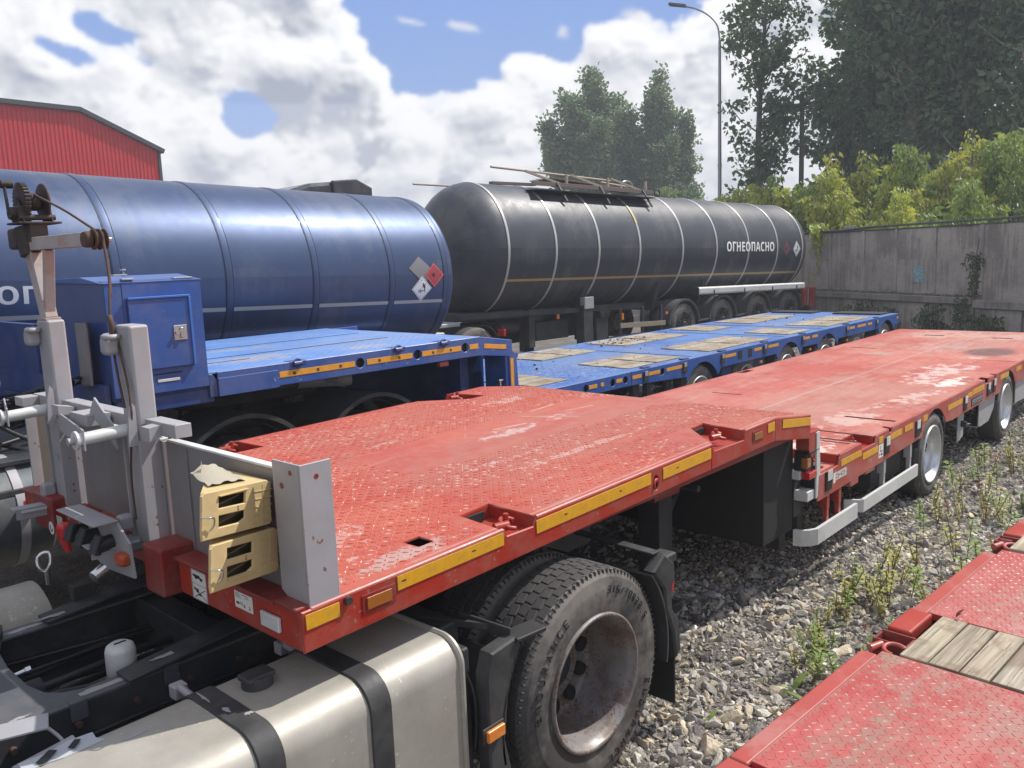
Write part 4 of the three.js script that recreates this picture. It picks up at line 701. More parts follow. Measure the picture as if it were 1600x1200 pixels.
  // air line couplings
  mesh('coupling_bracket', [prismX([[-1.55, 1.20], [-1.55, 1.355], [-1.5, 1.375], [-1.15, 1.375], [-1.04, 1.30], [-1.02, 1.16], [-1.3, 1.14]], 1.32, 1.33), bar([1.275, 1.378, -1.52], [1.275, 1.378, -1.13], 0.10, 0.008)], M.steel, T);
  each('coupling', [...[-1.47, -1.35, -1.2].map((z) => [cyl([1.32, 1.28, z], [1.25, 1.275, z], 0.032, 0.032, 12), cyl([1.27, 1.32, z + 0.01], [1.24, 1.25, z + 0.01], 0.02, 0.026, 10), bx(1.238, 1.262, 1.24, 1.30, z - 0.026, z + 0.026, 0.01)])], M.hose, T);
  mesh('coupling_cap', [bx(1.26, 1.32, 1.21, 1.28, -1.68, -1.60, 0.02), cyl([1.28, 1.22, -1.64], [1.29, 1.15, -1.62], 0.024, 0.012, 10)], M.redPlastic, T);
  mesh('coupling_cap', [bx(1.28, 1.33, 1.205, 1.26, -1.12, -1.04, 0.02)], plain([0.40, 0.065, 0.02], 0.35), T);
  each('coupling_tap', [tube([[1.24, 1.14, -1.73], [1.20, 1.13, -1.74], [1.19, 1.09, -1.72], [1.21, 1.06, -1.71], [1.235, 1.10, -1.70]], 0.009, 14, 6, true), cyl([1.22, 1.07, -1.71], [1.22, 1.0, -1.71], 0.014, 0.012, 8), cyl([1.27, 1.18, -1.18], [1.22, 1.16, -1.17], 0.03, 0.026, 12)], M.chrome, T);
  const oval = mesh('sticker', flat(new THREE.CircleGeometry(0.032, 18)).rotateY(-Math.PI / 2).translate(1.3285, 1.19, -1.93), print(64, 64, (c) => { c.fillStyle = '#ddd'; c.fillRect(0, 0, 64, 64); c.strokeStyle = '#333'; c.lineWidth = 7; c.beginPath(); c.arc(32, 30, 15, 0, 4); c.stroke(); c.fillRect(20, 20, 6, 24); c.beginPath(); c.moveTo(20, 20); c.lineTo(22, 46); c.lineTo(42, 46); c.stroke(); }), T);
  mesh('sticker', flat(new THREE.PlaneGeometry(0.07, 0.1)).rotateY(-Math.PI / 2).translate(1.3285, 1.22, -1.81), plain([0.4, 0.38, 0.33], 0.6), T);

  // neck, landing legs
  each('neck', [bx(4.98, 5.43, 0.42, 1.09, -2.3, -0.10, 0.01), bx(4.55, 4.98, 0.86, 1.11, -2.1, -0.5, 0.01)], plain([0.014, 0.013, 0.013], 0.75), T);
  mesh('neck_gusset', [prismZ([[5.44, 1.12], [5.62, 1.12], [5.60, 0.99], [5.50, 0.93], [5.44, 1.0]], -0.09, 0.005, [], 0.004)], M.red, T);
  for (const z of [-0.62, -1.93]) { const l = mesh('landing_leg', [bx(4.42, 4.58, 0.28, 1.11, z - 0.08, z + 0.08, 0.006), bx(4.44, 4.56, 0.08, 0.3, z - 0.06, z + 0.06, 0.004)], M.chassis, T); mesh('foot', bx(4.38, 4.62, 0.0, 0.07, z - 0.12, z + 0.12, 0.01), M.chassis, l); mesh('brace', [bar([4.58, 0.6, z], [4.95, 1.0, z], 0.05, 0.05)], M.chassis, l); }
  mesh('leg_crossbar', cyl([4.5, 0.9, -1.93], [4.5, 0.9, -0.3], 0.022, 0.022, 10), M.chassis, T);
  mesh('crank_box', bx(4.0, 4.28, 0.93, 1.10, -0.52, -0.30, 0.01), M.redDark, T);

  // rear deck
  const deckB = deckMat(2048, 530, 9.9, 2.56, [0.40, 0.07, 0.048], { seed: 8, u0: 5.43, w0: -2.555, fade: [0.49, 0.165, 0.125], fadeAmt: 0.9, dirtAmt: 0.5, dirt: [0.34, 0.22, 0.18], scratches: 260, r0: 0.42, r1: 0.7,
    patches: [[1.6, 2.2, 1.3, 0.35, [0.58, 0.43, 0.38], 0.6, 0.6], [3.3, 2.3, 1.4, 0.25, [0.6, 0.47, 0.42], 0.6, 0.6], [4.3, 2.35, 0.8, 0.16, [0.72, 0.66, 0.6], 0.8, 0.5], [5.2, 2.0, 1.6, 0.4, [0.6, 0.5, 0.46], 0.7, 0.6], [7.1, 2.05, 0.55, 0.35, [0.13, 0.045, 0.04], 0.95, 0.2], [7.4, 1.3, 1.2, 0.5, [0.46, 0.3, 0.27], 0.5, 0.5], [0.5, 2.3, 0.5, 0.3, [0.62, 0.5, 0.45], 0.9, 0.5], [6.4, 0.9, 0.2, 0.4, [0.34, 0.3, 0.26], 0.6, 0.55], [4, 0.8, 2.5, 0.5, [0.42, 0.06, 0.04], 0.5, 0.45], [9.2, 1.2, 0.9, 1.2, [0.5, 0.33, 0.28], 0.6, 0.5]],
    lines: [[0.2, 1.32, 9.8, 1.30, 0.02, [0.5, 0.4, 0.35], 0.6], [0.5, 1.86, 8, 1.86, 0.01, [0.36, 0.24, 0.2], 0.5], [0.5, 0.7, 8, 0.72, 0.01, [0.34, 0.18, 0.15], 0.35], [6.2, 0.9, 6.35, 1.5, 0.02, [0.36, 0.3, 0.26], 0.6]] });
  const slotsN = [[[7.32, -0.48], [7.375, -0.48], [7.375, -0.045], [7.32, -0.045]], [[10.0, -0.22], [10.035, -0.22], [10.035, -0.095], [10.0, -0.095]], [[11.66, -0.49], [11.69, -0.49], [11.69, -0.04], [11.66, -0.04]], [[12.35, -2.3], [12.4, -2.3], [12.4, -1.95], [12.35, -1.95]], [[7.9, -2.1], [7.93, -2.1], [7.93, -1.75], [7.9, -1.75]], [[14.4, -1.9], [14.5, -1.9], [14.5, -1.6], [14.4, -1.6]], [[14.3, -0.9], [14.4, -0.9], [14.4, -0.62], [14.3, -0.62]]];
  const rn = (a, b, d) => [[a, 0], [a + 0.03, -d], [b, -d], [b - 0.02, 0]];
  const out = [[5.95, 0], ...rn(6.40, 6.70, 0.16), ...rn(7.02, 7.10, 0.06), ...rn(10.02, 10.2, 0.07), ...rn(10.44, 10.52, 0.05), [15.32, 0], [15.32, -2.55], ...rn(9.3, 9.6, 0.1).map(([u, w]) => [u, -2.55 - w]).reverse(), [5.55, -2.55], [5.55, -0.35], [5.95, -0.35]];
  mesh('rear_deck', [prismY(out, RH - 0.01, RH, slotsN), bx(5.55, 5.94, RH - 0.075, RH - 0.068, -0.35, -0.01, 0)], deckB, T);
  each('cross_groove', [bx(6.655, 6.672, RH + 0.0005, RH + 0.005, -2.2, -0.03, 0.001), bx(6.395, 6.412, RH + 0.0005, RH + 0.005, -2.2, -0.02, 0.001), bx(6.32, 6.33, RH + 0.0005, RH + 0.004, -2.2, -0.05, 0.001)], M.brownSteel, T);
  // side plate with two wheel arches
  const arch = (c) => arcPts(c, 0.385, 0.445, 35, 145, 12).map(([x, y]) => [x, Math.min(y, RH - 0.03)]);
  const lowF = 0.63, lowR = 0.625;
  const side = [[5.58, 0.60], [7.88, lowF], ...arch(8.26).reverse(), [8.85, lowR], [10.70, lowR], ...arch(11.1).reverse(), [11.68, 0.63], [15.32, 0.63], [15.32, RH], [10.52, RH], [10.50, RH - 0.045], [10.45, RH - 0.045], [10.43, RH], [10.2, RH], [10.17, RH - 0.05], [10.04, RH - 0.05], [10.02, RH], [7.1, RH], [7.08, RH - 0.035], [7.03, RH - 0.035], [7.01, RH], [6.71, RH], [6.69, RH - 0.055], [6.42, RH - 0.055], [6.40, RH], [5.97, RH], [5.94, RH - 0.075], [5.60, RH - 0.075]];
  mesh('side_plate', prismZ(side, 0, 0.014, [], 0.004), M.redFaded, T);
  mesh('side_plate', bx(5.55, 15.32, 0.63, RH, -2.564, -2.55, 0.002), M.redFaded, T);
  mesh('pocket_tray', [bx(5.6, 5.94, 0.775, 0.79, -0.33, -0.005, 0.002), bx(6.42, 6.69, 0.79, 0.8, -0.16, 0, 0), bx(10.03, 10.19, 0.8, 0.81, -0.07, 0, 0), ...wallPath(rn(6.40, 6.70, 0.16), 0.79, RH - 0.01), ...wallPath([[5.94, 0], [5.94, -0.34], [5.56, -0.34]], 0.78, RH - 0.002)], M.red, T);
  each('chassis_beam', [bx(5.5, 15.3, 0.50, RH - 0.02, -1.75, -1.55, 0.004), bx(5.5, 15.3, 0.5, RH - 0.02, -1.0, -0.8, 0.004), ...Array.from({ length: 14 }, (_, i) => bx(5.6 + i * 0.73, 5.68 + i * 0.73, 0.7, RH - 0.012, -2.54, -0.01, 0.002)), bx(5.45, 5.56, 0.5, RH - 0.08, -2.4, -0.1, 0.005)], M.chassis, T);
  lashingRing(T, 5.78, 0.815, -0.08, M.redFaded, 0.95, 0.6); lashingRing(T, 6.56, 0.825, -0.09, M.redFaded, 0.8); lashingRing(T, 10.12, 0.82, -0.05, M.redFaded, 0.6);
  // strips, pockets, plates along the side
  for (const [a, b, y0, y1] of [[5.99, 6.395, 0.768, 0.816], [6.42, 6.755, 0.725, 0.775], [6.775, 6.87, 0.785, 0.835], [7.05, 7.325, 0.765, 0.815], [7.40, 7.62, 0.765, 0.815], [7.90, 8.02, 0.77, 0.82], [8.66, 9.16, 0.745, 0.795], [9.36, 9.52, 0.765, 0.812], [9.53, 9.99, 0.77, 0.825], [10.70, 11.1, 0.772, 0.824], [11.47, 11.75, 0.77, 0.82], [12.3, 12.7, 0.77, 0.82]]) mesh('reflective_strip', bx(a, b, y0, y1, 0.0145, 0.0175, 0.001), M.yellow, T);
  for (const [u, y] of [[5.76, 0.72], [6.96, 0.74], [7.74, 0.74], [9.26, 0.73], [10.17, 0.74], [10.42, 0.75]]) { const k = mesh('stake_pocket', [bx(u - 0.055, u + 0.055, y - 0.075, y + 0.07, 0.0145, 0.024, 0.003)], M.brownSteel, T); mesh('pocket_shade', bx(u - 0.04, u + 0.035, y - 0.062, y - 0.002, 0.0245, 0.0262, 0.002), M.dark, k); mesh('pocket_flap', bx(u - 0.04, u + 0.045, y + 0.0, y + 0.075, 0.0265, 0.0305, 0.002), M.whiteGuard, k); }
  for (const [u, y] of [[7.84, 0.735], [10.3, 0.72]]) mesh('pocket_opening', bx(u - 0.03, u + 0.03, y - 0.05, y + 0.05, 0.0145, 0.016, 0.002), M.dark, T);
  const chain = print(160, 80, (c, w, h) => { c.fillStyle = '#c9c4bc'; c.fillRect(0, 0, w, h); c.strokeStyle = '#3a3a3a'; c.lineWidth = 7; for (const x of [34, 112]) { c.beginPath(); c.moveTo(x - 12, 24); c.lineTo(x + 12, 24); c.lineTo(x + 24, 40); c.lineTo(x + 12, 56); c.lineTo(x - 12, 56); c.lineTo(x - 24, 40); c.closePath(); c.stroke(); } c.beginPath(); c.moveTo(58, 40); c.lineTo(88, 40); c.stroke(); });
  mesh('chain_label', plate(5.87, 6.10, 0.685, 0.745, 0.0152), chain, T);
  mesh('small_label', plate(6.775, 6.88, 0.665, 0.775, 0.0152), print(64, 64, (c) => { c.fillStyle = '#e0ddd8'; c.fillRect(0, 0, 64, 64); c.fillStyle = '#222'; c.fillRect(24, 6, 6, 30); c.fillRect(20, 32, 34, 5); c.fillRect(10, 46, 14, 6); c.fillRect(34, 44, 20, 12); }), T);
  mesh('maker_plate', bx(9.50, 9.94, 0.655, 0.735, 0.0145, 0.0185, 0.003), M.dark, T); mesh('maker_plate_face', plate(9.515, 9.925, 0.667, 0.723, 0.0192), print(256, 40, (c, w, h) => { c.fillStyle = '#2a2a2c'; c.fillRect(0, 0, w, h); c.strokeStyle = '#c8c8c8'; c.lineWidth = 3; c.strokeRect(3, 3, w - 6, h - 6); c.fillStyle = '#c8c8c8'; for (let i = 0; i < 9; i++) { c.fillRect(14 + i * 26, 10, 4, 20); c.fillRect(14 + i * 26, 10 + (i * 7) % 14, 18, 5); } }), T);
  mesh('white_label', plate(5.825, 5.865, 0.68, 0.755, 0.0258), M.white, T); mesh('white_label', plate(10.22, 10.28, 0.70, 0.78, 0.0155), M.white, T);
  // front lamp plate at the step
  each('lamp_plate', [prismZ([[5.555, 1.10], [5.60, 1.105], [5.635, 0.66], [5.56, 0.63]], 0.0, 0.012), bx(5.44, 5.555, 0.63, 0.70, -0.10, 0.0, 0.006)], M.whiteGuard, T);
  mesh('lamp', [bx(5.432, 5.5, 0.865, 0.94, -0.05, 0.0, 0.01)], plain([0.35, 0.13, 0.03], 0.3, 0, { clearcoat: 1 }), T);
  mesh('lamp', bx(5.43, 5.56, 0.79, 0.84, -0.04, 0.016, 0.006), M.redLens, T); mesh('lamp', bx(5.41, 5.5, 0.785, 0.845, -0.12, -0.045, 0.006), M.clearLens, T);
  each('lamp_bracket', [bx(5.44, 5.56, 0.84, 0.97, -0.10, -0.012, 0.004), bx(5.44, 5.6, 0.975, 0.985, -0.1, 0.012, 0.002)], M.black, T);
  // side guards
  mesh('side_guard', [prismY([[5.44, -0.10], [5.455, -0.05], [5.49, -0.005], [5.56, 0.03], [6.305, 0.03], [6.305, 0.005], [5.57, 0.005], [5.51, -0.025], [5.48, -0.06], [5.47, -0.10]], 0.30, 0.415)], M.whiteGuard, T);
  mesh('side_guard', [bx(6.43, 7.755, 0.308, 0.415, 0.005, 0.03, 0.004), bar([6.44, 0.36, 0.02], [6.36, 0.36, -0.1], 0.025, 0.1)], M.whiteGuard, T);
  for (const u of [5.79, 6.01, 6.96, 7.62]) mesh('guard_bracket', [bx(u - 0.02, u + 0.02, 0.36, 0.52, -0.03, 0.004, 0.003), bx(u - 0.025, u + 0.025, 0.5, 0.68, -0.05, 0.006, 0.003)], u < 6.5 ? M.red : M.steel, T);
  each('guard_post', [5.6, 5.9, 6.65, 7.35].map((u) => bx(u - 0.05, u + 0.05, 0.2, 0.62, -0.35, -0.25, 0.004)), M.chassis, T);
  each('bump_stop', [bx(6.2, 6.36, 0.56, 0.62, -0.06, 0.012, 0.01), bx(6.52, 6.72, 0.585, 0.625, -0.06, 0.01, 0.01)], M.redFaded, T);
  mesh('storage_box', bx(7.0, 7.75, 0.33, 0.60, -0.55, -0.12, 0.01), M.black, T);
  // wheels, mudguards between them
  for (const u of [8.26, 11.1]) { wheel(T, u, 0.40, 0.0, 0.405, 0.24, 0.262, { rimMat: M.rim, holes: 6, nuts: 8, deep: 0.11 }); wheel(T, u, 0.40, -2.55, 0.405, 0.24, 0.262, { rimMat: M.rim, holes: 0, nuts: 0, face: -1, seg: 20 }); mesh('axle', cyl([u, 0.4, -2.4], [u, 0.4, -0.14], 0.06, 0.06, 10), M.chassis, T); mesh('arch_liner', arcStrip(u, 0.385, 0.44, 0.006, 20, 160, -0.35, -0.005), M.black, T); }
  for (const u of [9.65, 12.5, 13.8]) { wheel(T, u, 0.40, -0.35, 0.405, 0.24, 0.262, { holes: 0, nuts: 0, seg: 20 }); }
  each('bracket_plate', [prismZ([[9.29, 0.30], [9.50, 0.34], [9.50, 0.61], [9.29, 0.62]], -0.06, -0.05)], M.steel, T); mesh('valve', cyl([9.42, 0.48, -0.05], [9.42, 0.48, 0.0], 0.035, 0.03, 10), M.hose, T);
  mesh('mud_wing', [prismZ([[9.97, 0.36], [10.05, 0.34], [10.40, 0.345], [10.60, 0.46], [10.66, 0.62], [9.97, 0.62]], -0.03, -0.018, [], 0.003), bx(9.97, 10.4, 0.34, 0.352, -0.3, -0.03, 0.002)], M.steel, T);
  mesh('mud_wing', [prismZ([[11.66, 0.35], [12.3, 0.33], [12.5, 0.62], [11.66, 0.62]], -0.03, -0.018, [], 0.003), bx(11.66, 12.3, 0.33, 0.352, -0.3, -0.03, 0.002)], M.steel, T);
}
// winch davit standing on the left stake
{
  const b = [1.467, 2.165, -2.03], T = thing('winch_davit', 'rusty hand winch on a grey davit arm, standing on the left headboard post', 'winch', b); T.off = b;
  mesh('post', [bar([1.467, 2.165, -2.035], [1.467, 2.54, -2.16], 0.055, 0.075, 0.004), bx(1.43, 1.50, 2.163, 2.175, -2.09, -1.98, 0.002)], M.rustyGrey, T);
  mesh('arm', bar([1.467, 2.523, -2.17], [1.467, 2.518, -1.43], 0.05, 0.06, 0.004), M.rustyGrey, T);
  mesh('brace', bar([1.467, 2.18, -2.03], [1.467, 2.49, -1.945], 0.032, 0.045, 0.004), M.rustyGrey, T);
  mesh('collar', [cyl([1.467, 2.47, -2.15], [1.467, 2.60, -2.18], 0.055, 0.06, 14), bx(1.40, 1.46, 2.50, 2.60, -2.27, -2.17, 0.015)], M.brownSteel, T); mesh('collar_plate', bx(1.44, 1.52, 2.53, 2.62, -2.12, -2.07, 0.004), M.brownSteel, T);
  const disc = (r, t, x, y, z, seg = 30) => latheZ([[0.001, t], [r - 0.004, t], [r, t * 0.5], [r, -t * 0.5], [r - 0.004, -t], [0.001, -t]].reverse(), 0, 0, 0, seg).rotateY(Math.PI / 2).translate(x, y, z);
  const pul = mesh('pulley', [disc(0.044, 0.004, 1.452, 2.515, -1.385), disc(0.044, 0.004, 1.474, 2.515, -1.385), disc(0.044, 0.004, 1.496, 2.515, -1.385), disc(0.033, 0.026, 1.474, 2.515, -1.385), disc(0.034, 0.02, 1.435, 2.515, -1.40)].map(boxUV), M.rust, T);
  mesh('bolt', cyl([1.5, 2.515, -1.385], [1.525, 2.515, -1.385], 0.01, 0.009, 8), M.chrome, pul);
  const w = sub('winch', T);
  mesh('bed_plate', bx(1.39, 1.58, 2.615, 2.625, -2.22, -2.05, 0.003), M.brownSteel, w);
  mesh('drum', [disc(0.088, 0.006, 1.532, 2.72, -2.13), disc(0.03, 0.045, 1.49, 2.72, -2.13), disc(0.042, 0.025, 1.49, 2.72, -2.13)].map(boxUV), M.brownSteel, w);
  const teeth = [disc(0.083, 0.013, 1.44, 2.72, -2.13)]; for (let i = 0; i < 30; i++) { const g = bx(-0.013, 0.013, 0.08, 0.09, -0.005, 0.005, 0.001); g.rotateX(i / 30 * 6.2832); g.translate(1.44, 2.72, -2.13); teeth.push(g); }
  mesh('gear_wheel', teeth, M.brownSteel, w);
  each('side_plate', [prismX([[-2.20, 2.62], [-2.06, 2.62], [-2.09, 2.70], [-2.13, 2.74], [-2.17, 2.70]], 1.415, 1.421), prismX([[-2.20, 2.62], [-2.06, 2.62], [-2.09, 2.70], [-2.13, 2.73], [-2.17, 2.70]], 1.542, 1.548), cyl([1.40, 2.645, -2.08], [1.56, 2.645, -2.08], 0.014, 0.014, 10), cyl([1.375, 2.665, -2.12], [1.43, 2.665, -2.12], 0.03, 0.028, 12), bx(1.40, 1.46, 2.625, 2.70, -2.19, -2.07, 0.012)], M.brownSteel, w);
  mesh('crank', [bar([1.375, 2.66, -2.12], [1.375, 2.80, -2.14], 0.026, 0.008, 0.002), cyl([1.39, 2.80, -2.14], [1.17, 2.785, -2.14], 0.013, 0.012, 10), cyl([1.36, 2.80, -2.14], [1.41, 2.80, -2.14], 0.02, 0.02, 8)], M.brownSteel, w);
  each('cable', [tube([[1.49, 2.758, -2.13], [1.485, 2.66, -1.76], [1.474, 2.553, -1.405], [1.474, 2.545, -1.365], [1.474, 2.515, -1.35], [1.455, 2.35, -1.28], [1.42, 2.2, -1.225], [1.412, 2.0, -1.20], [1.408, 1.83, -1.15]], 0.0055, 60, 6), tube([[1.478, 2.52, -1.349], [1.466, 2.4, -1.30], [1.445, 2.28, -1.25]], 0.004, 10, 5)], M.rust, T);
  each('hook', [tube([[1.415, 2.2, -1.22], [1.41, 2.18, -1.20], [1.41, 2.12, -1.20], [1.41, 2.1, -1.21]], 0.012, 8, 6)], M.rust, T);
}
// two plastic wheel chocks hung on the headboard: wedges whose slotted long face looks towards the side
for (const [i, y0, name] of [[0, 1.548, 'upper of the two yellow plastic wheel chocks on the red headboard, torn film on top'], [1, 1.376, 'lower of the two yellow plastic wheel chocks, hung just above the white labels']]) {
  const b = [1.165 + i * 0.012, y0, -0.105], T = thing('wheel_chock', name, 'wheel chock', b); T.rotation.set(0, 0.312, -0.125, 'YXZ'); const h = 0.15, W = 0.322;
  const face = [[0.004, 0.0], [0, 0.02], [0, h - 0.01], [0.012, h], [W - 0.03, h + 0.004], [W - 0.012, h - 0.006], [W, 0.01], [W - 0.01, 0]];
  const slot = (y, c) => [[0.075, y], [0.175 - c, y], [0.19, y + c], [0.19, y + 0.036], [0.075, y + 0.036]], back = [[0.41, -0.37], [0.452, -0.358]];
  mesh('body', [prismZ(face, -0.010, 0, [slot(0.032, 0.012), slot(0.092, 0)], 0.003), prismY([[0.004, -0.008], [W - 0.012, -0.008], ...back.slice().reverse()], h - 0.007, h, [], 0.001), prismY([[0.004, -0.008], [W - 0.004, -0.008], ...back.slice().reverse()], 0.001, 0.008, [], 0.001), ...wallPath([[0.006, -0.006], back[0]], 0.006, h - 0.006), ...wallPath([[W - 0.006, -0.006], back[1]], 0.006, h - 0.006)], M.beige, T);
  each('inner_web', [...wallPath([[0.06, -0.055], [0.3, -0.07]], 0.01, h - 0.01), bar([0.08, 0.04, -0.03], [0.19, 0.062, -0.035], 0.03, 0.005, 0), bar([0.08, 0.1, -0.03], [0.19, 0.12, -0.035], 0.03, 0.005, 0)], M.beigeDark, T);
  const ribs = []; for (let k = 0; k < 5; k++) ribs.push(bx(0.225, W - 0.004, 0.016 + k * 0.026, 0.0185 + k * 0.026, -0.001, 0.0025, 0.0008)); ribs.push(bx(0.272, 0.275, 0.008, h - 0.008, -0.001, 0.002, 0)); each('rib', ribs, M.beige, T);
  each('mark', [bx(0.155, 0.162, 0.074, 0.079, -0.001, 0.001, 0), bx(0.155, 0.161, 0.083, 0.087, -0.001, 0.001, 0)], M.beigeDark, T);
  mesh('slot_flange', bar([0.07, i ? 0.03 : h - 0.018, 0.003], [0.20, i ? 0.026 : h - 0.012, 0.003], 0.014, 0.004, 0.001), M.beige, T);
  mesh('catch', tube([[0.0, 0.075, 0.0], [0.012, 0.075, 0.024], [0.032, 0.07, 0.02], [0.036, 0.045, 0.014], [0.03, 0.03, 0.004]], 0.0032, 14, 6), M.chrome, T);
  if (!i) mesh('torn_film', [grid(10, 5, (u, v) => [0.09 + u * 0.17 + v * 0.16, h + 0.004 + 0.022 * Math.sin(u * 3 + 0.2) * (0.3 + v) + 0.004 * Math.sin(u * 17 + v * 9), -0.06 - v * 0.24]), grid(3, 2, (u, v) => [0.24 + u * 0.06, h + 0.015 + v * 0.045 * (1 - u), -0.24 - u * 0.05])], plain([0.40, 0.36, 0.27], 0.5), T);
}
// ------------------------------------------------------------------ tractor under the red trailer
{
  const b = [1.2, 0, -1.275], T = thing('tractor_unit', 'dark lorry chassis with pale strapped fuel tank, coupled under the red trailer', 'lorry', b); T.off = b;
  // frame rails: a web with flanges
  const rail = (z, s) => [bx(-1.2, 4.0, 0.60, 0.862, z - 0.006, z + 0.006, 0.002), bx(-1.2, 4.0, 0.596, 0.606, z - 0.07 * (s > 0 ? 1 : 0), z + 0.07 * (s > 0 ? 0 : 1), 0.003)];
  mesh('frame_rail', rail(-0.78, 1), M.chassis, T); mesh('frame_rail', rail(-1.66, -1), M.chassis, T);
  mesh('rail_flange', bx(-1.2, 4.0, 0.855, 0.868, -0.865, -0.772, 0.004), M.rail, T); mesh('rail_flange', bx(-1.2, 4.0, 0.855, 0.868, -1.668, -1.575, 0.004), M.rail, T);
  each('crossmember', [0.05, 0.55, 1.62, 1.9, 2.75, 3.5].map((u) => bx(u - 0.06, u + 0.06, 0.62, 0.84, -1.66, -0.79, 0.006)), M.chassis, T);
  mesh('crossmember_plate', [prismY([[0.3, -1.64], [0.85, -1.64], [0.8, -1.5], [0.62, -1.35], [0.58, -1.1], [0.66, -0.93], [0.82, -0.8], [0.3, -0.8]], 0.80, 0.812)], M.rail, T);
  mesh('crossmember_plate', prismY([[0.2, -1.57], [0.97, -1.57], [0.93, -1.46], [0.908, -1.28], [0.908, -1.06], [0.93, -0.95], [0.97, -0.90], [1.04, -0.866], [0.2, -0.866]], 0.853, 0.8655, [], 0.002), M.rail, T);
  const bolts = []; for (let i = 0; i < 9; i++) { bolts.push(cyl([0.55 + i * 0.21, 0.79, -0.774], [0.55 + i * 0.21, 0.79, -0.752], 0.013, 0.012, 6), cyl([0.62 + i * 0.21, 0.67, -0.774], [0.62 + i * 0.21, 0.67, -0.752], 0.013, 0.012, 6)); } each('bolt', bolts, M.rust, T);
  each('paint_patch', [bx(1.0, 1.18, 0.8685, 0.8705, -0.83, -0.80, 0), bx(0.72, 0.95, 0.8685, 0.8705, -1.63, -1.6, 0)], M.steel, T);
  each('rubbing_plate', [bar([1.15, 0.88, -0.80], [2.2, 0.98, -0.80], 0.12, 0.012, 0.003), bar([1.15, 0.88, -1.62], [2.2, 0.98, -1.62], 0.12, 0.012, 0.003)], M.chassis, T);
  // fifth wheel
  mesh('fifth_wheel', [prismY([[2.3, -1.7], [3.0, -1.75], [3.25, -1.5], [3.25, -1.36], [2.85, -1.30], [2.85, -1.25], [3.25, -1.19], [3.25, -1.05], [3.0, -0.80], [2.3, -0.85]], 0.985, 1.045, [], 0.006), bx(2.55, 2.95, 0.87, 0.99, -1.65, -1.5, 0.01), bx(2.55, 2.95, 0.87, 0.99, -1.05, -0.9, 0.01)], M.black, T);
  // white cap, cable tray, hoses between the rails
  const pod = lathe([[0.001, 0.10], [0.035, 0.10], [0.05, 0.09], [0.056, 0.07], [0.056, -0.05], [0.001, -0.05]].reverse(), 22); pod.translate(1.20, 0.86, -0.93); mesh('air_dryer_cap', boxUV(pod), M.whiteGuard, T);
  mesh('cap_mark', [bx(1.18, 1.225, 0.961, 0.9625, -0.935, -0.925, 0)], M.dark, T);
  mesh('axle', [cyl([2.765, 0.5, -2.35], [2.765, 0.5, -0.2], 0.09, 0.09, 14), latheZ([[0.001, 0.2], [0.14, 0.17], [0.22, 0.08], [0.24, 0], [0.22, -0.08], [0.14, -0.17], [0.001, -0.2]].reverse(), 2.765, 0.5, -1.22, 20)], M.chassis, T);
  each('air_bag', [2.3, 3.2].map((u) => { const g = lathe([[0.001, 0], [0.11, 0], [0.14, 0.04], [0.12, 0.08], [0.14, 0.12], [0.11, 0.16], [0.001, 0.16]], 18); g.translate(u, 0.42, -0.86); return boxUV(g); }), M.hose, T);
  const R = rng(44), hoses = []; for (let i = 0; i < 16; i++) { const z = -1.58 + R() * 0.7, y = 0.62 + R() * 0.16; hoses.push(tube([[-0.3, y, z], [0.2 + R() * 0.3, y + R() * 0.08, z + (R() - 0.5) * 0.3], [0.9, y + (R() - 0.5) * 0.1, z + (R() - 0.5) * 0.3], [1.6, y, z + (R() - 0.5) * 0.2], [2.4, y - 0.1, z]], 0.008 + R() * 0.012, 26, 6)); } each('hose', hoses, M.hose, T);
  mesh('corrugated_conduit', Array.from({ length: 46 }, (_, i) => boxUV(flat(new THREE.TorusGeometry(0.022, 0.006, 6, 12)).rotateY(Math.PI / 2).translate(0.25 + i * 0.013, 0.74 + 0.03 * Math.sin(i * 0.08), -1.18 + i * 0.002))), M.hose, T);
  each('valve_block', [bx(0.62, 0.78, 0.68, 0.78, -1.25, -1.10, 0.01), bx(0.80, 0.9, 0.66, 0.74, -1.05, -0.98, 0.008), cyl([0.7, 0.78, -1.2], [0.7, 0.83, -1.2], 0.02, 0.02, 8), cyl([0.85, 0.72, -1.3], [1.02, 0.72, -1.3], 0.05, 0.05, 14)], M.chassis, T);
  mesh('tag_plate', bar([0.76, 0.765, -1.03], [0.80, 0.70, -1.0], 0.045, 0.004, 0), M.steel, T);
  each('clip', [bx(0.95, 1.02, 0.70, 0.74, -1.06, -1.02, 0.006), bar([0.5, 0.76, -1.32], [0.92, 0.76, -1.18], 0.016, 0.006, 0)], M.steel, T);
  mesh('belly_plate', bx(0.1, 2.3, 0.44, 0.45, -1.64, -0.80, 0), M.black, T);
  // near fuel tank: rounded slab section along x, end cap, straps
  const sec = (x0, x1, ins, mat, name, bevel = 0.02) => { const y0 = 0.30 + ins, y1 = 0.965 - ins, z0 = -0.385 + ins, z1 = 0.12 - ins, r = 0.11, P = []; for (const [cz, cy, a0] of [[z1 - r, y1 - r, 0], [z0 + r, y1 - r, 90], [z0 + r, y0 + r, 180], [z1 - r, y0 + r, 270]]) for (let i = 0; i <= 8; i++) { const a = (a0 + i * 11.25) * D2R; P.push([cz + r * Math.cos(a), cy + r * Math.sin(a)]); } const g = prismX(P, x0, x1, [], bevel); return smoothMesh(name, g, mat, T); };
  sec(-0.9, 2.045, 0, M.tankAlu, 'fuel_tank', 0.03); sec(2.005, 2.03, -0.012, M.tankAlu, 'tank_seam', 0.008);
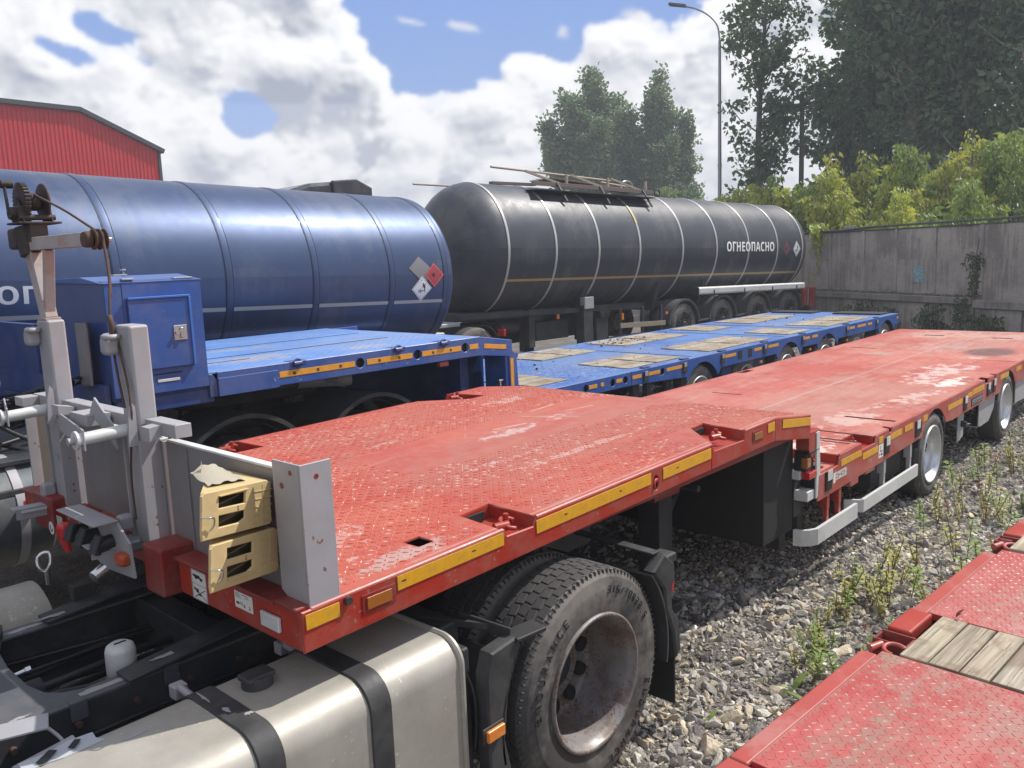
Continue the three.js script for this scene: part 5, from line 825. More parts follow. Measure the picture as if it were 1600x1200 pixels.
  for (const u of [0.55, 1.21, 1.63]) { const s = sec(u - 0.045, u + 0.045, -0.008, M.plastic, 'tank_strap', 0.003); each('strap_buckle', [cyl([u, 0.93, -0.46], [u, 0.92, -0.34], 0.014, 0.014, 8), bx(u - 0.025, u + 0.025, 0.89, 0.94, -0.50, -0.45, 0.006)], M.steel, s); }
  mesh('filler_cap', [cyl([1.36, 0.955, -0.20], [1.36, 1.005, -0.20], 0.055, 0.05, 18), bx(1.305, 1.415, 0.99, 1.012, -0.24, -0.16, 0.012)], M.plastic, T);
  mesh('step_plate', [bar([0.50, 0.985, -0.60], [0.80, 0.98, -0.50], 0.10, 0.008, 0.002)], M.steel, T);
  each('plate_loop', [tube([[0.56, 0.98, -0.54], [0.60, 0.93, -0.48], [0.66, 0.88, -0.43], [0.70, 0.86, -0.40]], 0.007, 12, 6), tube([[0.78, 0.975, -0.53], [0.82, 0.92, -0.47], [0.83, 0.87, -0.42]], 0.006, 12, 6), cyl([0.67, 0.90, -0.43], [0.85, 0.91, -0.45], 0.016, 0.016, 10)], M.steel, T);
  mesh('torn_sticker', prismY([[0.66, -0.34], [0.74, -0.33], [0.80, -0.35], [0.87, -0.34], [0.865, -0.30], [0.88, -0.27], [0.76, -0.265], [0.70, -0.28], [0.655, -0.27]], 0.9655, 0.969), plain([0.42, 0.44, 0.47], 0.5), T); each('sticker_stain', [bar([0.70, 0.9745, -0.28], [0.75, 0.9750, -0.32], 0.025, 0.003, 0), bar([0.79, 0.9755, -0.29], [0.82, 0.976, -0.32], 0.018, 0.003, 0)], M.dark, T);
  // pale scuffs where the paint has gone
  const blotch = (x, z, y, rx, rz, seed, slope = 0) => { const Rq = rng(seed), P = []; for (let i = 0; i < 22; i++) { const a = i / 22 * 6.2832, k = 0.45 + 0.55 * Rq(); P.push([x + Math.cos(a) * rx * k, z + Math.sin(a) * rz * k]); } return prismY(P, y, y + 0.0012); };
  for (const [x, z, y, a, c] of [[1.33, -0.80, 0.9035, 0.09, 0.02], [1.22, -1.60, 0.893, 0.12, 0.022], [1.06, -1.62, 0.8685, 0.10, 0.02], [1.05, -0.83, 0.8685, 0.04, 0.014], [0.8, -0.82, 0.8685, 0.05, 0.012], [1.2, -0.12, 0.9745, 0.012, 0.03], [1.235, -0.04, 0.9745, 0.02, 0.012], [1.19, -0.25, 0.9745, 0.006, 0.05], [0.95, -0.22, 0.9655, 0.05, 0.012]]) mesh('paint_scuff', blotch(x, z, y, a, c, Math.round(x * 100 - z * 37)), M.steel, T);
  each('rail_clip', [0.98, 1.32].map((u) => bx(u - 0.03, u + 0.03, 0.80, 0.875, -0.80, -0.764, 0.006)), M.rail, T);
  each('brake_line', [0, 1, 2].map((i) => tube([[-0.2, 0.73 - i * 0.025, -0.755], [0.6, 0.735 - i * 0.025, -0.752], [1.2, 0.74 - i * 0.025, -0.75], [1.9, 0.75 - i * 0.025, -0.755]], 0.008, 16, 6)), M.hose, T);
  each('bright_fitting', [[0.62, -1.25], [0.95, -1.42], [1.4, -1.1], [0.78, -0.98]].map(([u, w], i) => [cyl([u, 0.76, w], [u + 0.05, 0.77, w + 0.01], 0.012, 0.012, 8), cyl([u + 0.05, 0.77, w + 0.01], [u + 0.07, 0.772, w + 0.012], 0.017, 0.017, 6)]), M.chrome, T);
  mesh('wiring_tray', [bar([0.3, 0.80, -1.36], [0.92, 0.80, -1.16], 0.05, 0.03, 0.004), bar([0.35, 0.83, -1.34], [0.88, 0.83, -1.19], 0.012, 0.006, 0.001)], M.rail, T);
  // the cab, just outside the picture on the left
  mesh('cab', [bx(-2.9, -0.75, 0.75, 3.35, -2.5, -0.05, 0.14)], paint([0.34, 0.35, 0.37], { amt: 0.2, coat: 0.4 }), T);
  mesh('cab_rear_window', bx(-0.752, -0.745, 2.1, 2.7, -1.9, -0.7, 0.002), M.dark, T);
  wheel(T, -1.9, 0.505, 0.0, 0.507, 0.32, 0.3, { seg: 24, holes: 0, nuts: 0, deep: -0.02 });
  // far side tank and air vessel
  const far = [cyl([0.2, 0.66, -2.0], [1.25, 0.66, -2.0], 0.27, 0.27, 26)]; smoothMesh('far_tank', far, M.tankAlu, T);
  mesh('far_tank_end', [latheZ([[0.001, 0.04], [0.2, 0.03], [0.27, 0]].reverse(), 0, 0, 0, 24).rotateY(Math.PI / 2).translate(1.25, 0.66, -2.0)].map(boxUV), M.tankAlu, T);
  each('far_tank_strap', [0.45, 0.95].map((u) => cyl([u, 0.66, -2.0], [u + 0.06, 0.66, -2.0], 0.277, 0.277, 26)), M.plastic, T);
  each('bracket', [bx(0.80, 1.0, 0.84, 0.92, -1.78, -1.68, 0.008), bx(0.68, 0.82, 0.93, 1.0, -1.86, -1.7, 0.012), cyl([0.75, 0.92, -1.62], [0.98, 0.9, -1.58], 0.03, 0.03, 12), bx(1.30, 1.4, 0.9, 0.97, -1.72, -1.66, 0.006)], M.plastic, T);
  each('cable', [0, 1, 2, 3].map((i) => tube([[1.32, 0.95, -1.68 - i * 0.012], [1.36, 0.84, -1.66 - i * 0.015], [1.3, 0.78, -1.68 - i * 0.01], [1.15, 0.76, -1.7]], 0.006, 16, 6)), M.hose, T);
  // near rear wheel, double
  wheel(T, 2.765, 0.505, 0.19, 0.507, 0.30, 0.300, { treads: 52, rimMat: M.rustyRim, deep: 0.235, holes: 10, nuts: 0, seg: 72 });
  wheel(T, 2.765, 0.505, -0.14, 0.507, 0.30, 0.300, { holes: 0, nuts: 0, treads: 52, seg: 40 }); wheel(T, 2.765, 0.505, -2.72, 0.507, 0.6, 0.30, { face: -1, holes: 0, nuts: 0 });
  // raised sidewall writing
  const arcText = (txt, r, a0, da, size) => { const geo = []; [...txt].forEach((ch, i) => { const a = (a0 + i * da) * D2R; geo.push([ch, a]); }); return geo; };
  const glyph = (ch, s) => { const G = { E: [[0, 0, 0, 1], [0, 1, .6, 1], [0, .5, .5, .5], [0, 0, .6, 0]], N: [[0, 0, 0, 1], [0, 1, .6, 0], [.6, 0, .6, 1]], D: [[0, 0, 0, 1], [0, 1, .4, 1], [.4, 1, .6, .75], [.6, .75, .6, .25], [.6, .25, .4, 0], [.4, 0, 0, 0]], U: [[0, 1, 0, .2], [0, .2, .15, 0], [.15, 0, .45, 0], [.45, 0, .6, .2], [.6, .2, .6, 1]], R: [[0, 0, 0, 1], [0, 1, .5, 1], [.5, 1, .6, .75], [.6, .75, .5, .5], [.5, .5, 0, .5], [.25, .5, .6, 0]], A: [[0, 0, .3, 1], [.3, 1, .6, 0], [.12, .35, .48, .35]], C: [[.6, .85, .45, 1], [.45, 1, .15, 1], [.15, 1, 0, .8], [0, .8, 0, .2], [0, .2, .15, 0], [.15, 0, .45, 0], [.45, 0, .6, .15]], 3: [[0, 1, .6, 1], [.6, 1, .6, 0], [.1, .5, .6, .5], [0, 0, .6, 0]], 1: [[.3, 0, .3, 1]], 5: [[.6, 1, 0, 1], [0, 1, 0, .55], [0, .55, .6, .5], [.6, .5, .6, 0], [.6, 0, 0, 0]], '/': [[0, 0, .5, 1]], 7: [[0, 1, .6, 1], [.6, 1, .2, 0]], 0: [[0, 0, 0, 1], [0, 1, .6, 1], [.6, 1, .6, 0], [.6, 0, 0, 0]], 2: [[0, 1, .6, 1], [.6, 1, .6, .5], [.6, .5, 0, .5], [0, .5, 0, 0], [0, 0, .6, 0]], '.': [[.2, 0, .3, 0]] }[ch] ?? []; return G.map(([x0, y0, x1, y1]) => bar([(x0 - .3) * s, (y0 - .5) * s, 0], [(x1 - .3) * s + 1e-4, (y1 - .5) * s + 1e-4, 0], s * 0.13, 0.004, 0)); };
  const letters = []; const put = (txt, mid, r, s, da) => [...txt].forEach((ch, i) => { const a = (mid - (i - (txt.length - 1) / 2) * da) * D2R; for (const g of glyph(ch, s)) { g.rotateZ(a - Math.PI / 2); g.translate(2.765 + Math.cos(a) * r, 0.505 + Math.sin(a) * r, 0.1955); letters.push(g); } });
  put('ENDURANCE', 150, 0.41, 0.036, 7.2); put('ENDURANCE', -50, 0.41, 0.036, 7.2); put('315/70R22.5', 52, 0.415, 0.030, 5.0); mesh('sidewall_lettering', letters, M.rubber, T);
  // mudguard quarters, flap, marker and tail lamp
  each('mudguard', [arcStrip(2.765, 0.5, 0.585, 0.012, 148, 190, -0.45, 0.17), prismZ([[2.10, 0.30], [2.235, 0.30], [2.19, 0.5], [2.22, 0.70], [2.30, 0.86], [2.27, 0.90], [2.13, 0.885], [2.10, 0.8]], 0.10, 0.17, [], 0.008), bar([2.27, 0.89, 0.135], [2.42, 0.895, 0.16], 0.10, 0.018, 0.006), bar([2.27, 0.905, 0.14], [2.22, 0.93, -0.1], 0.012, 0.05, 0.004)], M.plastic, T);
  each('mudguard', [arcStrip(2.765, 0.5, 0.56, 0.012, -12, 40, -0.45, 0.20), prismZ([[3.20, 0.88], [3.30, 0.945], [3.39, 0.87], [3.40, 0.8], [3.365, 0.75], [3.37, 0.64], [3.43, 0.56], [3.445, 0.40], [3.40, 0.37], [3.375, 0.52], [3.31, 0.66], [3.30, 0.76]], 0.14, 0.205, [], 0.01), bar([3.28, 0.945, 0.17], [3.30, 0.95, -0.4], 0.06, 0.012, 0.004), bx(3.30, 3.42, 0.87, 0.92, 0.1, 0.2, 0.012)], M.plastic, T);
  mesh('mud_flap', bx(3.40, 3.412, 0.12, 0.5, -0.45, 0.19, 0.002), M.hose, T);
  mesh('tail_lamp', [bx(3.40, 3.44, 0.70, 0.83, 0.09, 0.175, 0.014)], M.redLens, T);
  const mk = mesh('marker_lamp', bx(2.06, 2.175, 0.545, 0.605, 0.17, 0.178, 0.004), M.plastic, T); mesh('lens', bx(2.07, 2.165, 0.548, 0.596, 0.178, 0.196, 0.006), M.orangeLens, mk);
  each('battery_box', [bx(2.06, 2.10, 0.35, 0.9, -0.5, 0.08, 0.012), bx(2.1, 2.2, 0.62, 0.93, -0.5, -0.08, 0.012), bar([2.07, 0.93, -0.3], [2.26, 0.915, 0.05], 0.02, 0.03, 0.004)], M.plastic, T);
  each('cable', [tube([[2.075, 0.9, -0.02], [2.085, 0.75, 0.10], [2.08, 0.6, 0.12], [2.075, 0.5, 0.11]], 0.007, 14, 6)], M.hose, T);
}
function smoothMesh(name, geos, mat, parent) {                 // same, with rounded shading kept on bevels
  return mesh(name, (Array.isArray(geos) ? geos : [geos]).map((g) => flat(toCreasedNormals(g, 0.5))), mat, parent);
}

// ------------------------------------------------------------------ blue low loader and its tractor
const BY = 0.010116, BW = -3.3591;
{
  const c = Math.cos(BY), s = Math.sin(BY), wx = (u, w) => 10 + (u - 10) * c - (w + 3) * s, wz = (u, w) => -3 + (u - 10) * s + (w + 3) * c;
  const base = [2.28, 0, BW - 1.275], T = thing('low_loader', 'blue low loader trailer with toolbox at the front and pale wooden deck inserts', 'trailer', [wx(base[0], base[2]), 0, wz(base[0], base[2])], -BY); T.off = base;
  const H = 1.622, h2 = 0.959, W = 2.55, z0 = BW, z1 = BW - W;
  // toolbox
  mesh('toolbox', [prismX([[z0, 1.60], [z0, 2.30], [z0 - 0.05, 2.315], [z0 - 1.25, 2.325], [z0 - 1.25, 1.53], [z0 - 0.02, 1.50], [z0, 1.53]], 2.285, 2.96, [], 0.006)], M.blueDark, T);
  mesh('toolbox_side', [bx(2.40, 2.955, 1.53, 2.30, z0 - 0.002, z0 + 0.008, 0.003), bx(2.285, 2.40, 1.53, 2.30, z0 - 0.002, z0 + 0.005, 0.003)], M.blue, T);
  each('box_roof', [prismX([[z0 + 0.012, 2.30], [z0 - 0.35, 2.345], [z0 - 1.25, 2.33], [z0 - 1.25, 2.315], [z0, 2.295]], 2.27, 2.97, [], 0.003)], M.blue, T);
  each('roof_fitting', [bx(2.52, 2.62, 2.345, 2.355, z0 - 0.5, z0 - 0.4, 0.003), cyl([2.6, 2.35, z0 - 0.42], [2.6, 2.385, z0 - 0.42], 0.008, 0.008, 8), bx(2.585, 2.615, 2.38, 2.392, z0 - 0.44, z0 - 0.40, 0.003), bx(2.42, 2.5, 2.315, 2.33, z0 - 0.06, z0 - 0.02, 0.004), bx(2.78, 2.92, 2.31, 2.322, z0 - 0.08, z0 - 0.03, 0.004)], M.steel, T);
  const dr = mesh('box_door', bx(2.42, 2.845, 1.70, 2.185, z0 + 0.008, z0 + 0.035, 0.006), M.blue, T);
  mesh('door_rim', [bx(2.42, 2.855, 2.185, 2.20, z0 + 0.01, z0 + 0.045, 0.003), bx(2.84, 2.858, 1.70, 2.185, z0 + 0.01, z0 + 0.045, 0.003)], paint([0.04, 0.16, 0.55], { amt: 0.05 }), dr);
  mesh('latch', [bx(2.715, 2.81, 1.885, 1.99, z0 + 0.035, z0 + 0.042, 0.006), cyl([2.735, 1.94, z0 + 0.042], [2.735, 1.94, z0 + 0.06], 0.016, 0.016, 12), bx(2.755, 2.78, 1.90, 1.975, z0 + 0.042, z0 + 0.058, 0.006)], M.chrome, dr);
  mesh('box_corner', [prismZ([[2.955, 1.44], [3.02, 1.44], [3.02, 1.56], [2.985, 1.61], [2.955, 1.61]], z0 - 0.05, z0 + 0.006, [], 0.004)], M.blueDark, T);
  mesh('hinge_plate', bx(2.58, 2.74, 1.602, 1.622, z0 + 0.008, z0 + 0.013, 0.003), M.whiteGuard, T); mesh('box_slot', bx(2.56, 2.76, 1.655, 1.665, z0 + 0.008, z0 + 0.011, 0.001), M.dark, T);
  mesh('warning_label', flat(new THREE.PlaneGeometry(0.07, 0.10)).rotateY(-Math.PI / 2).translate(2.2765, 1.80, z0 - 0.42), print(48, 64, (k) => { k.fillStyle = '#b9c0c4'; k.fillRect(0, 0, 48, 64); k.fillStyle = '#334'; k.fillRect(8, 8, 30, 8); k.fillRect(10, 24, 12, 26); k.fillRect(28, 22, 10, 16); }), T);
  mesh('stake_pocket_plate', [prismX([[z0 - 0.33, 1.62], [z0 - 0.33, 2.04], [z0 - 0.18, 2.04], [z0 - 0.16, 2.0], [z0 - 0.16, 1.62]], 2.20, 2.215), bx(2.205, 2.28, 1.6, 2.04, z0 - 0.335, z0 - 0.32, 0.003)], M.alu, T);
  each('front_board', [bx(2.24, 2.28, 1.44, 1.62, z1 + 0.3, z0 - 0.05, 0.004), bx(2.24, 2.30, 1.62, 2.0, z1 + 0.2, z0 - 1.27, 0.004)], M.blueDark, T);
  // gooseneck
  const deckC = deckMat(1024, 820, 3.2, 2.56, [0.10, 0.23, 0.56], { seed: 12, u0: 2.95, w0: z1, fade: [0.20, 0.34, 0.62], fadeAmt: 0.5, dirtAmt: 0.3, scratches: 25, dirt: [0.32, 0.28, 0.24], pale: [0.3, 0.38, 0.58], r0: 0.3, r1: 0.55, patches: [[0.7, 2.0, 0.7, 0.35, [0.4, 0.33, 0.26], 0.7, 0.55], [1.0, 1.2, 0.6, 0.3, [0.4, 0.33, 0.26], 0.6, 0.58], [0.4, 0.5, 0.5, 0.4, [0.4, 0.33, 0.26], 0.5, 0.58], [1.6, 2.2, 0.5, 0.2, [0.42, 0.36, 0.3], 0.7, 0.55]], lines: [[0.0, 1.75, 2.9, 1.75, 0.012, [0.08, 0.1, 0.16], 0.8], [0.2, 1.05, 2.9, 1.05, 0.01, [0.08, 0.1, 0.16], 0.8]] });
  mesh('gooseneck_deck', [prismY([[2.96, z0], [5.74, z0], [5.74, z1], [2.96, z1]], H - 0.01, H)], deckC, T);
  each('slot', [bx(3.3, 5.3, H + 0.0006, H + 0.003, z0 - 0.87, z0 - 0.85, 0), bx(3.1, 5.5, H + 0.0006, H + 0.003, z0 - 1.6, z0 - 1.585, 0), bx(3.0, 3.6, H + 0.0006, H + 0.003, z0 - 0.55, z0 - 0.54, 0)], M.dark, T);
  chequer(T, 3.0, 5.74, z1 + 0.05, z0 - 0.04, () => H + 0.0002, 0.045, new THREE.MeshPhysicalMaterial({ color: 0xffffff, roughness: 0.3 }), (R) => R() < 0.12 ? [0.3, 0.38, 0.6] : [0.13, 0.26, 0.58], (u, w) => w < z0 - 0.8 && w > z0 - 1.65, 17, 1.0, 0.6);
  const sideB = [[3.02, 1.44], [3.53, 1.45], [5.73, 1.438], [6.14, 1.385], [6.145, 0.62], [6.26, 0.62], [6.27, 1.10], [6.25, 1.40], [6.19, 1.44], [6.19, 1.545], [5.73, H], [3.02, H]];
  mesh('side_beam', prismZ(sideB, z0, z0 + 0.014, [3.05, 4.307, 4.943, 5.537].slice(1).map((u) => circle(u, 1.535, 0.042, 16)), 0.004), M.blue, T);
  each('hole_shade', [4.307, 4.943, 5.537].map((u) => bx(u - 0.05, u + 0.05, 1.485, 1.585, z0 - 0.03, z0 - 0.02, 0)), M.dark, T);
  mesh('ramp_deck', [bar([5.74, H - 0.006, (z0 + z1) / 2], [6.19, 1.54, (z0 + z1) / 2], W, 0.012, 0)], M.blue, T);
  mesh('side_flange', bx(3.02, 3.52, 1.44, 1.575, z0 + 0.013, z0 + 0.022, 0.003), M.blue, T);
  mesh('far_side_beam', bx(3.0, 6.19, 1.44, H - 0.012, z1 + 0.002, z1 + 0.014, 0.003), M.blue, T);
  each('under_frame', [bx(3.0, 5.7, 1.40, H - 0.012, z1 + 0.3, z0 - 0.3, 0.004), bx(2.3, 3.0, 1.40, 1.52, z1 + 0.05, z0 - 0.02, 0.01), bx(5.8, 6.14, 0.6, 1.38, z1 + 0.25, z0 - 0.35, 0.01)], M.blueDark, T);
  mesh('neck_post', [bx(6.10, 6.255, 0.62, 1.40, z0 - 0.3, z0 - 0.0, 0.01), cyl([6.26, 1.38, z0], [6.26, 1.38, z0 - 0.2], 0.03, 0.03, 12)], M.blue, T);
  mesh('neck_shield', bx(5.9, 6.11, 0.55, 1.43, z1 + 0.1, z0 - 0.35, 0.01), M.black, T);
  for (const [a, b] of [[3.53, 4.25], [4.375, 4.88], [4.995, 5.48], [5.595, 5.71]]) { mesh('reflective_strip', bx(a, b, 1.511, 1.558, z0 + 0.0145, z0 + 0.0175, 0.001), M.orange, T); for (let k = a + 0.12; k < b - 0.05; k += 0.22) mesh('strip_print', bx(k, k + 0.025, 1.522, 1.546, z0 + 0.018, z0 + 0.0186, 0), M.rust, T); }
  mesh('reflective_strip', bar([5.79, 1.525, z0 + 0.016], [6.10, 1.485, z0 + 0.016], 0.003, 0.044, 0.001), M.orange, T); mesh('reflective_strip', bx(6.155, 6.20, 0.98, 1.36, z0 + 0.0145, z0 + 0.0175, 0.001), M.orange, T);
  mesh('side_lamp', bx(5.45, 5.57, 1.34, 1.39, z0 - 0.3, z0 - 0.26, 0.006), M.redLens, T); mesh('lock_lever', [bx(6.04, 6.06, 1.0, 1.16, z0 - 0.05, z0 - 0.03, 0.004), bx(6.02, 6.08, 1.14, 1.16, z0 - 0.06, z0 - 0.02, 0.004)], M.chrome, T);
  for (const u of [3.70, 4.723, 5.263]) { const k = mesh('ring_pocket', [bx(u - 0.075, u + 0.085, H - 0.042, H + 0.003, z0 - 0.08, z0 + 0.0155, 0.006)], M.blueDark, T); mesh('lashing_ring', [cyl([u - 0.04, H - 0.018, z0 + 0.017], [u + 0.03, H - 0.018, z0 + 0.017], 0.024, 0.024, 12), boxUV(flat(new THREE.TorusGeometry(0.03, 0.009, 7, 14)).translate(u, H - 0.012, z0 + 0.018))], M.blueDark, k); }
  // rear deck with wooden inserts
  const deckD = deckMat(2048, 440, 11.3, 2.56, [0.045, 0.125, 0.38], { seed: 15, u0: 6.25, w0: z1, fade: [0.11, 0.21, 0.44], fadeAmt: 0.8, dirtAmt: 0.25, dirt: [0.28, 0.26, 0.24], pale: [0.4, 0.45, 0.55], r0: 0.35, r1: 0.6, patches: [[3, 1.3, 2.5, 0.3, [0.2, 0.22, 0.28], 0.4, 0.55], [8, 1.3, 2.5, 0.3, [0.25, 0.3, 0.4], 0.4, 0.55]] });
  mesh('rear_deck', prismY([[6.27, z0], [17.5, z0], [17.5, z1], [6.27, z1]], h2 - 0.012, h2), deckD, T);
  chequer(T, 6.95, 8.35, z1 + 0.05, z0 - 0.05, () => h2 + 0.0002, 0.06, new THREE.MeshPhysicalMaterial({ color: 0xffffff, roughness: 0.3 }), (R) => R() < 0.25 ? [0.3, 0.38, 0.52] : [0.05, 0.15, 0.46], null, 18, 1.7);
  const R = rng(52), insert = (u0, u1, n0, n1) => { const n = 4, L = (u1 - u0), wmat = [M.wood, M.woodPale]; for (let i = 0; i < n; i++) { const a = n0 + (n1 - n0) * i / n, bq = n0 + (n1 - n0) * (i + 1) / n; mesh('plank', bx(u0 + R() * 0.02, u1 - R() * 0.02, h2 + 0.0005, h2 + 0.012 + R() * 0.006, Math.min(a, bq) + 0.006, Math.max(a, bq) - 0.006, 0.004), wmat[(R() * 2) | 0], T); } };
  const near = [z0 - 0.14, z0 - 0.94], fr = [z1 + 0.94, z1 + 0.14];
  insert(8.42, 9.0, ...near); insert(9.05, 9.62, ...near); insert(10.35, 11.3, ...near); insert(11.36, 12.2, ...near); insert(12.88, 13.68, ...near); insert(14.4, 15.4, ...near); insert(15.46, 16.42, ...near);
  insert(8.5, 9.1, ...fr); insert(9.15, 9.75, ...fr); insert(10.45, 11.3, ...fr); insert(11.36, 12.25, ...fr); insert(12.92, 13.75, ...fr); insert(14.5, 15.4, ...fr); insert(15.46, 16.4, ...fr); insert(6.75, 7.36, z0 - 0.22, z0 - 1.0); insert(6.75, 7.36, z1 + 0.95, z1 + 0.2);
  each('deck_seam', [9.8, 12.6, 14.05].map((u) => bx(u, u + 0.02, h2 + 0.0005, h2 + 0.004, z1 + 0.1, z0 - 0.1, 0)).concat([bx(17.0, 17.45, h2 + 0.001, h2 + 0.03, z1 + 0.1, z1 + 1.0, 0.006), bx(16.95, 17.45, h2 + 0.001, h2 + 0.03, z0 - 1.1, z0 - 0.15, 0.006)]), M.dark, T);
  const arch = (u, r = 0.46) => arcPts(u, 0.42, r, 30, 150, 12).map(([x, y]) => [x, Math.min(y, h2 - 0.055)]);
  const A = [9.93, 12.57, 14.04, 16.86];
  const side = [[6.27, 0.80], [8.258, 0.79], [9.5, 0.73], ...arch(A[0]).reverse(), [10.42, 0.745], [12.1, 0.745], ...arch(A[1]).reverse(), [13.05, 0.75], [13.6, 0.75], ...arch(A[2]).reverse(), [14.5, 0.75], [16.4, 0.75], ...arch(A[3]).reverse(), [17.3, 0.76], [17.5, 0.76], [17.5, h2], [6.27, h2]];
  mesh('side_plate', prismZ(side, z0, z0 + 0.014, [7.377, 7.885, 8.139, 8.937].map((u) => circle(u, 0.875, 0.045, 14)), 0.004), M.blue, T);
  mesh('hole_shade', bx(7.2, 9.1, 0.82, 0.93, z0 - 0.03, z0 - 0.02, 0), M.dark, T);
  mesh('side_seam', bx(8.256, 8.264, 0.79, h2, z0 + 0.0135, z0 + 0.0155, 0), M.dark, T);
  mesh('far_side_plate', bx(6.27, 17.5, 0.76, h2 - 0.014, z1, z1 + 0.014, 0.003), M.blue, T);
  each('chassis_beam', [bx(6.2, 17.4, 0.55, h2 - 0.014, z0 - 1.0, z0 - 0.8, 0.004), bx(6.2, 17.4, 0.55, h2 - 0.014, z0 - 1.75, z0 - 1.55, 0.004), ...Array.from({ length: 12 }, (_, i) => bx(6.6 + i * 0.92, 6.68 + i * 0.92, 0.8, h2 - 0.014, z1 + 0.02, z0 - 0.01, 0.002)), bx(10.6, 11.9, 0.42, 0.75, z0 - 0.5, z0 - 0.08, 0.01)], M.blueDark, T);
  for (const [a, b] of [[7.43, 7.58], [7.65, 7.71], [7.95, 8.07], [8.28, 8.47], [8.62, 8.88], [9.03, 9.40], [10.50, 10.83], [11.38, 11.61], [11.83, 12.17], [13.1, 13.3], [13.4, 13.62], [14.97, 15.22], [15.35, 15.75], [15.85, 16.05], [17.38, 17.46]]) mesh('reflective_strip', bx(a, b, 0.862, 0.905, z0 + 0.0145, z0 + 0.0175, 0.001), M.orange, T);
  for (const u of [8.56, 9.46, 10.45, 11.72, 13.05, 14.86, 16.30]) { const k = mesh('stake_pocket', bx(u - 0.05, u + 0.05, 0.80, 0.925, z0 + 0.0145, z0 + 0.03, 0.004), M.brownSteel, T); mesh('pocket_flap', bx(u - 0.035, u + 0.03, 0.87, 0.93, z0 + 0.0305, z0 + 0.035, 0.003), M.steel, k); mesh('ring_lug', bx(u - 0.03, u + 0.12, h2 + 0.001, h2 + 0.018, z0 - 0.06, z0 + 0.01, 0.006), M.blueDark, k); }
  for (const u of [10.95, 11.25]) mesh('side_opening', bx(u - 0.06, u + 0.06, 0.80, 0.92, z0 + 0.0145, z0 + 0.0165, 0.004), M.dark, T);
  for (const u of [11.62, 13.35, 14.9]) mesh('side_marker', bx(u - 0.03, u + 0.03, 0.66, 0.70, z0 - 0.02, z0 + 0.012, 0.006), M.orangeLens, T);
  each('guard_post', [8.45, 8.75, 9.2, 9.55].map((u) => bx(u - 0.07, u + 0.07, 0.3, 0.78, z0 - 0.12, z0 - 0.05, 0.006)), M.chassis, T); mesh('latch_plate', bx(9.22, 9.25, 0.55, 0.7, z0 - 0.05, z0 - 0.03, 0.002), M.chrome, T);
  for (const u of A.concat([11.25, 15.45])) { wheel(T, u, 0.42, z0 - 0.03, 0.42, 0.28, 0.255, { holes: 8, nuts: 8, deep: 0.12, seg: 30, rimMat: M.rim }); wheel(T, u, 0.42, z1 + 0.3, 0.42, 0.26, 0.255, { face: 1, holes: 0, nuts: 0, seg: 16 }); }
  each('rear_frame', [bx(17.5, 17.62, 0.6, 0.94, z1 + 0.05, z0 - 0.05, 0.01), bx(17.55, 17.75, 0.55, 0.9, z0 - 0.5, z0 - 0.1, 0.02), bx(17.55, 17.75, 0.55, 0.9, z1 + 0.1, z1 + 0.5, 0.02)], M.black, T);
  // loose grit on the deck
  const grit = []; for (let i = 0; i < 150; i++) { const g = stoneGeo(R, 0.7, 0), k = 0.008 + R() * R() * 0.03, cl = R() < 0.6; g.scale(k, k, k); g.translate(cl ? 11.0 + (R() - 0.5) * 1.2 : 7 + R() * 10, h2 + 0.016, cl ? z1 + 0.5 + (R() - 0.5) * 0.5 : z1 + R() * 2.5); grit.push(g); }
  const gm = mesh('grit', grit, plain([0.045, 0.04, 0.036], 0.9), T); gm.userData.kind = 'stuff';
}
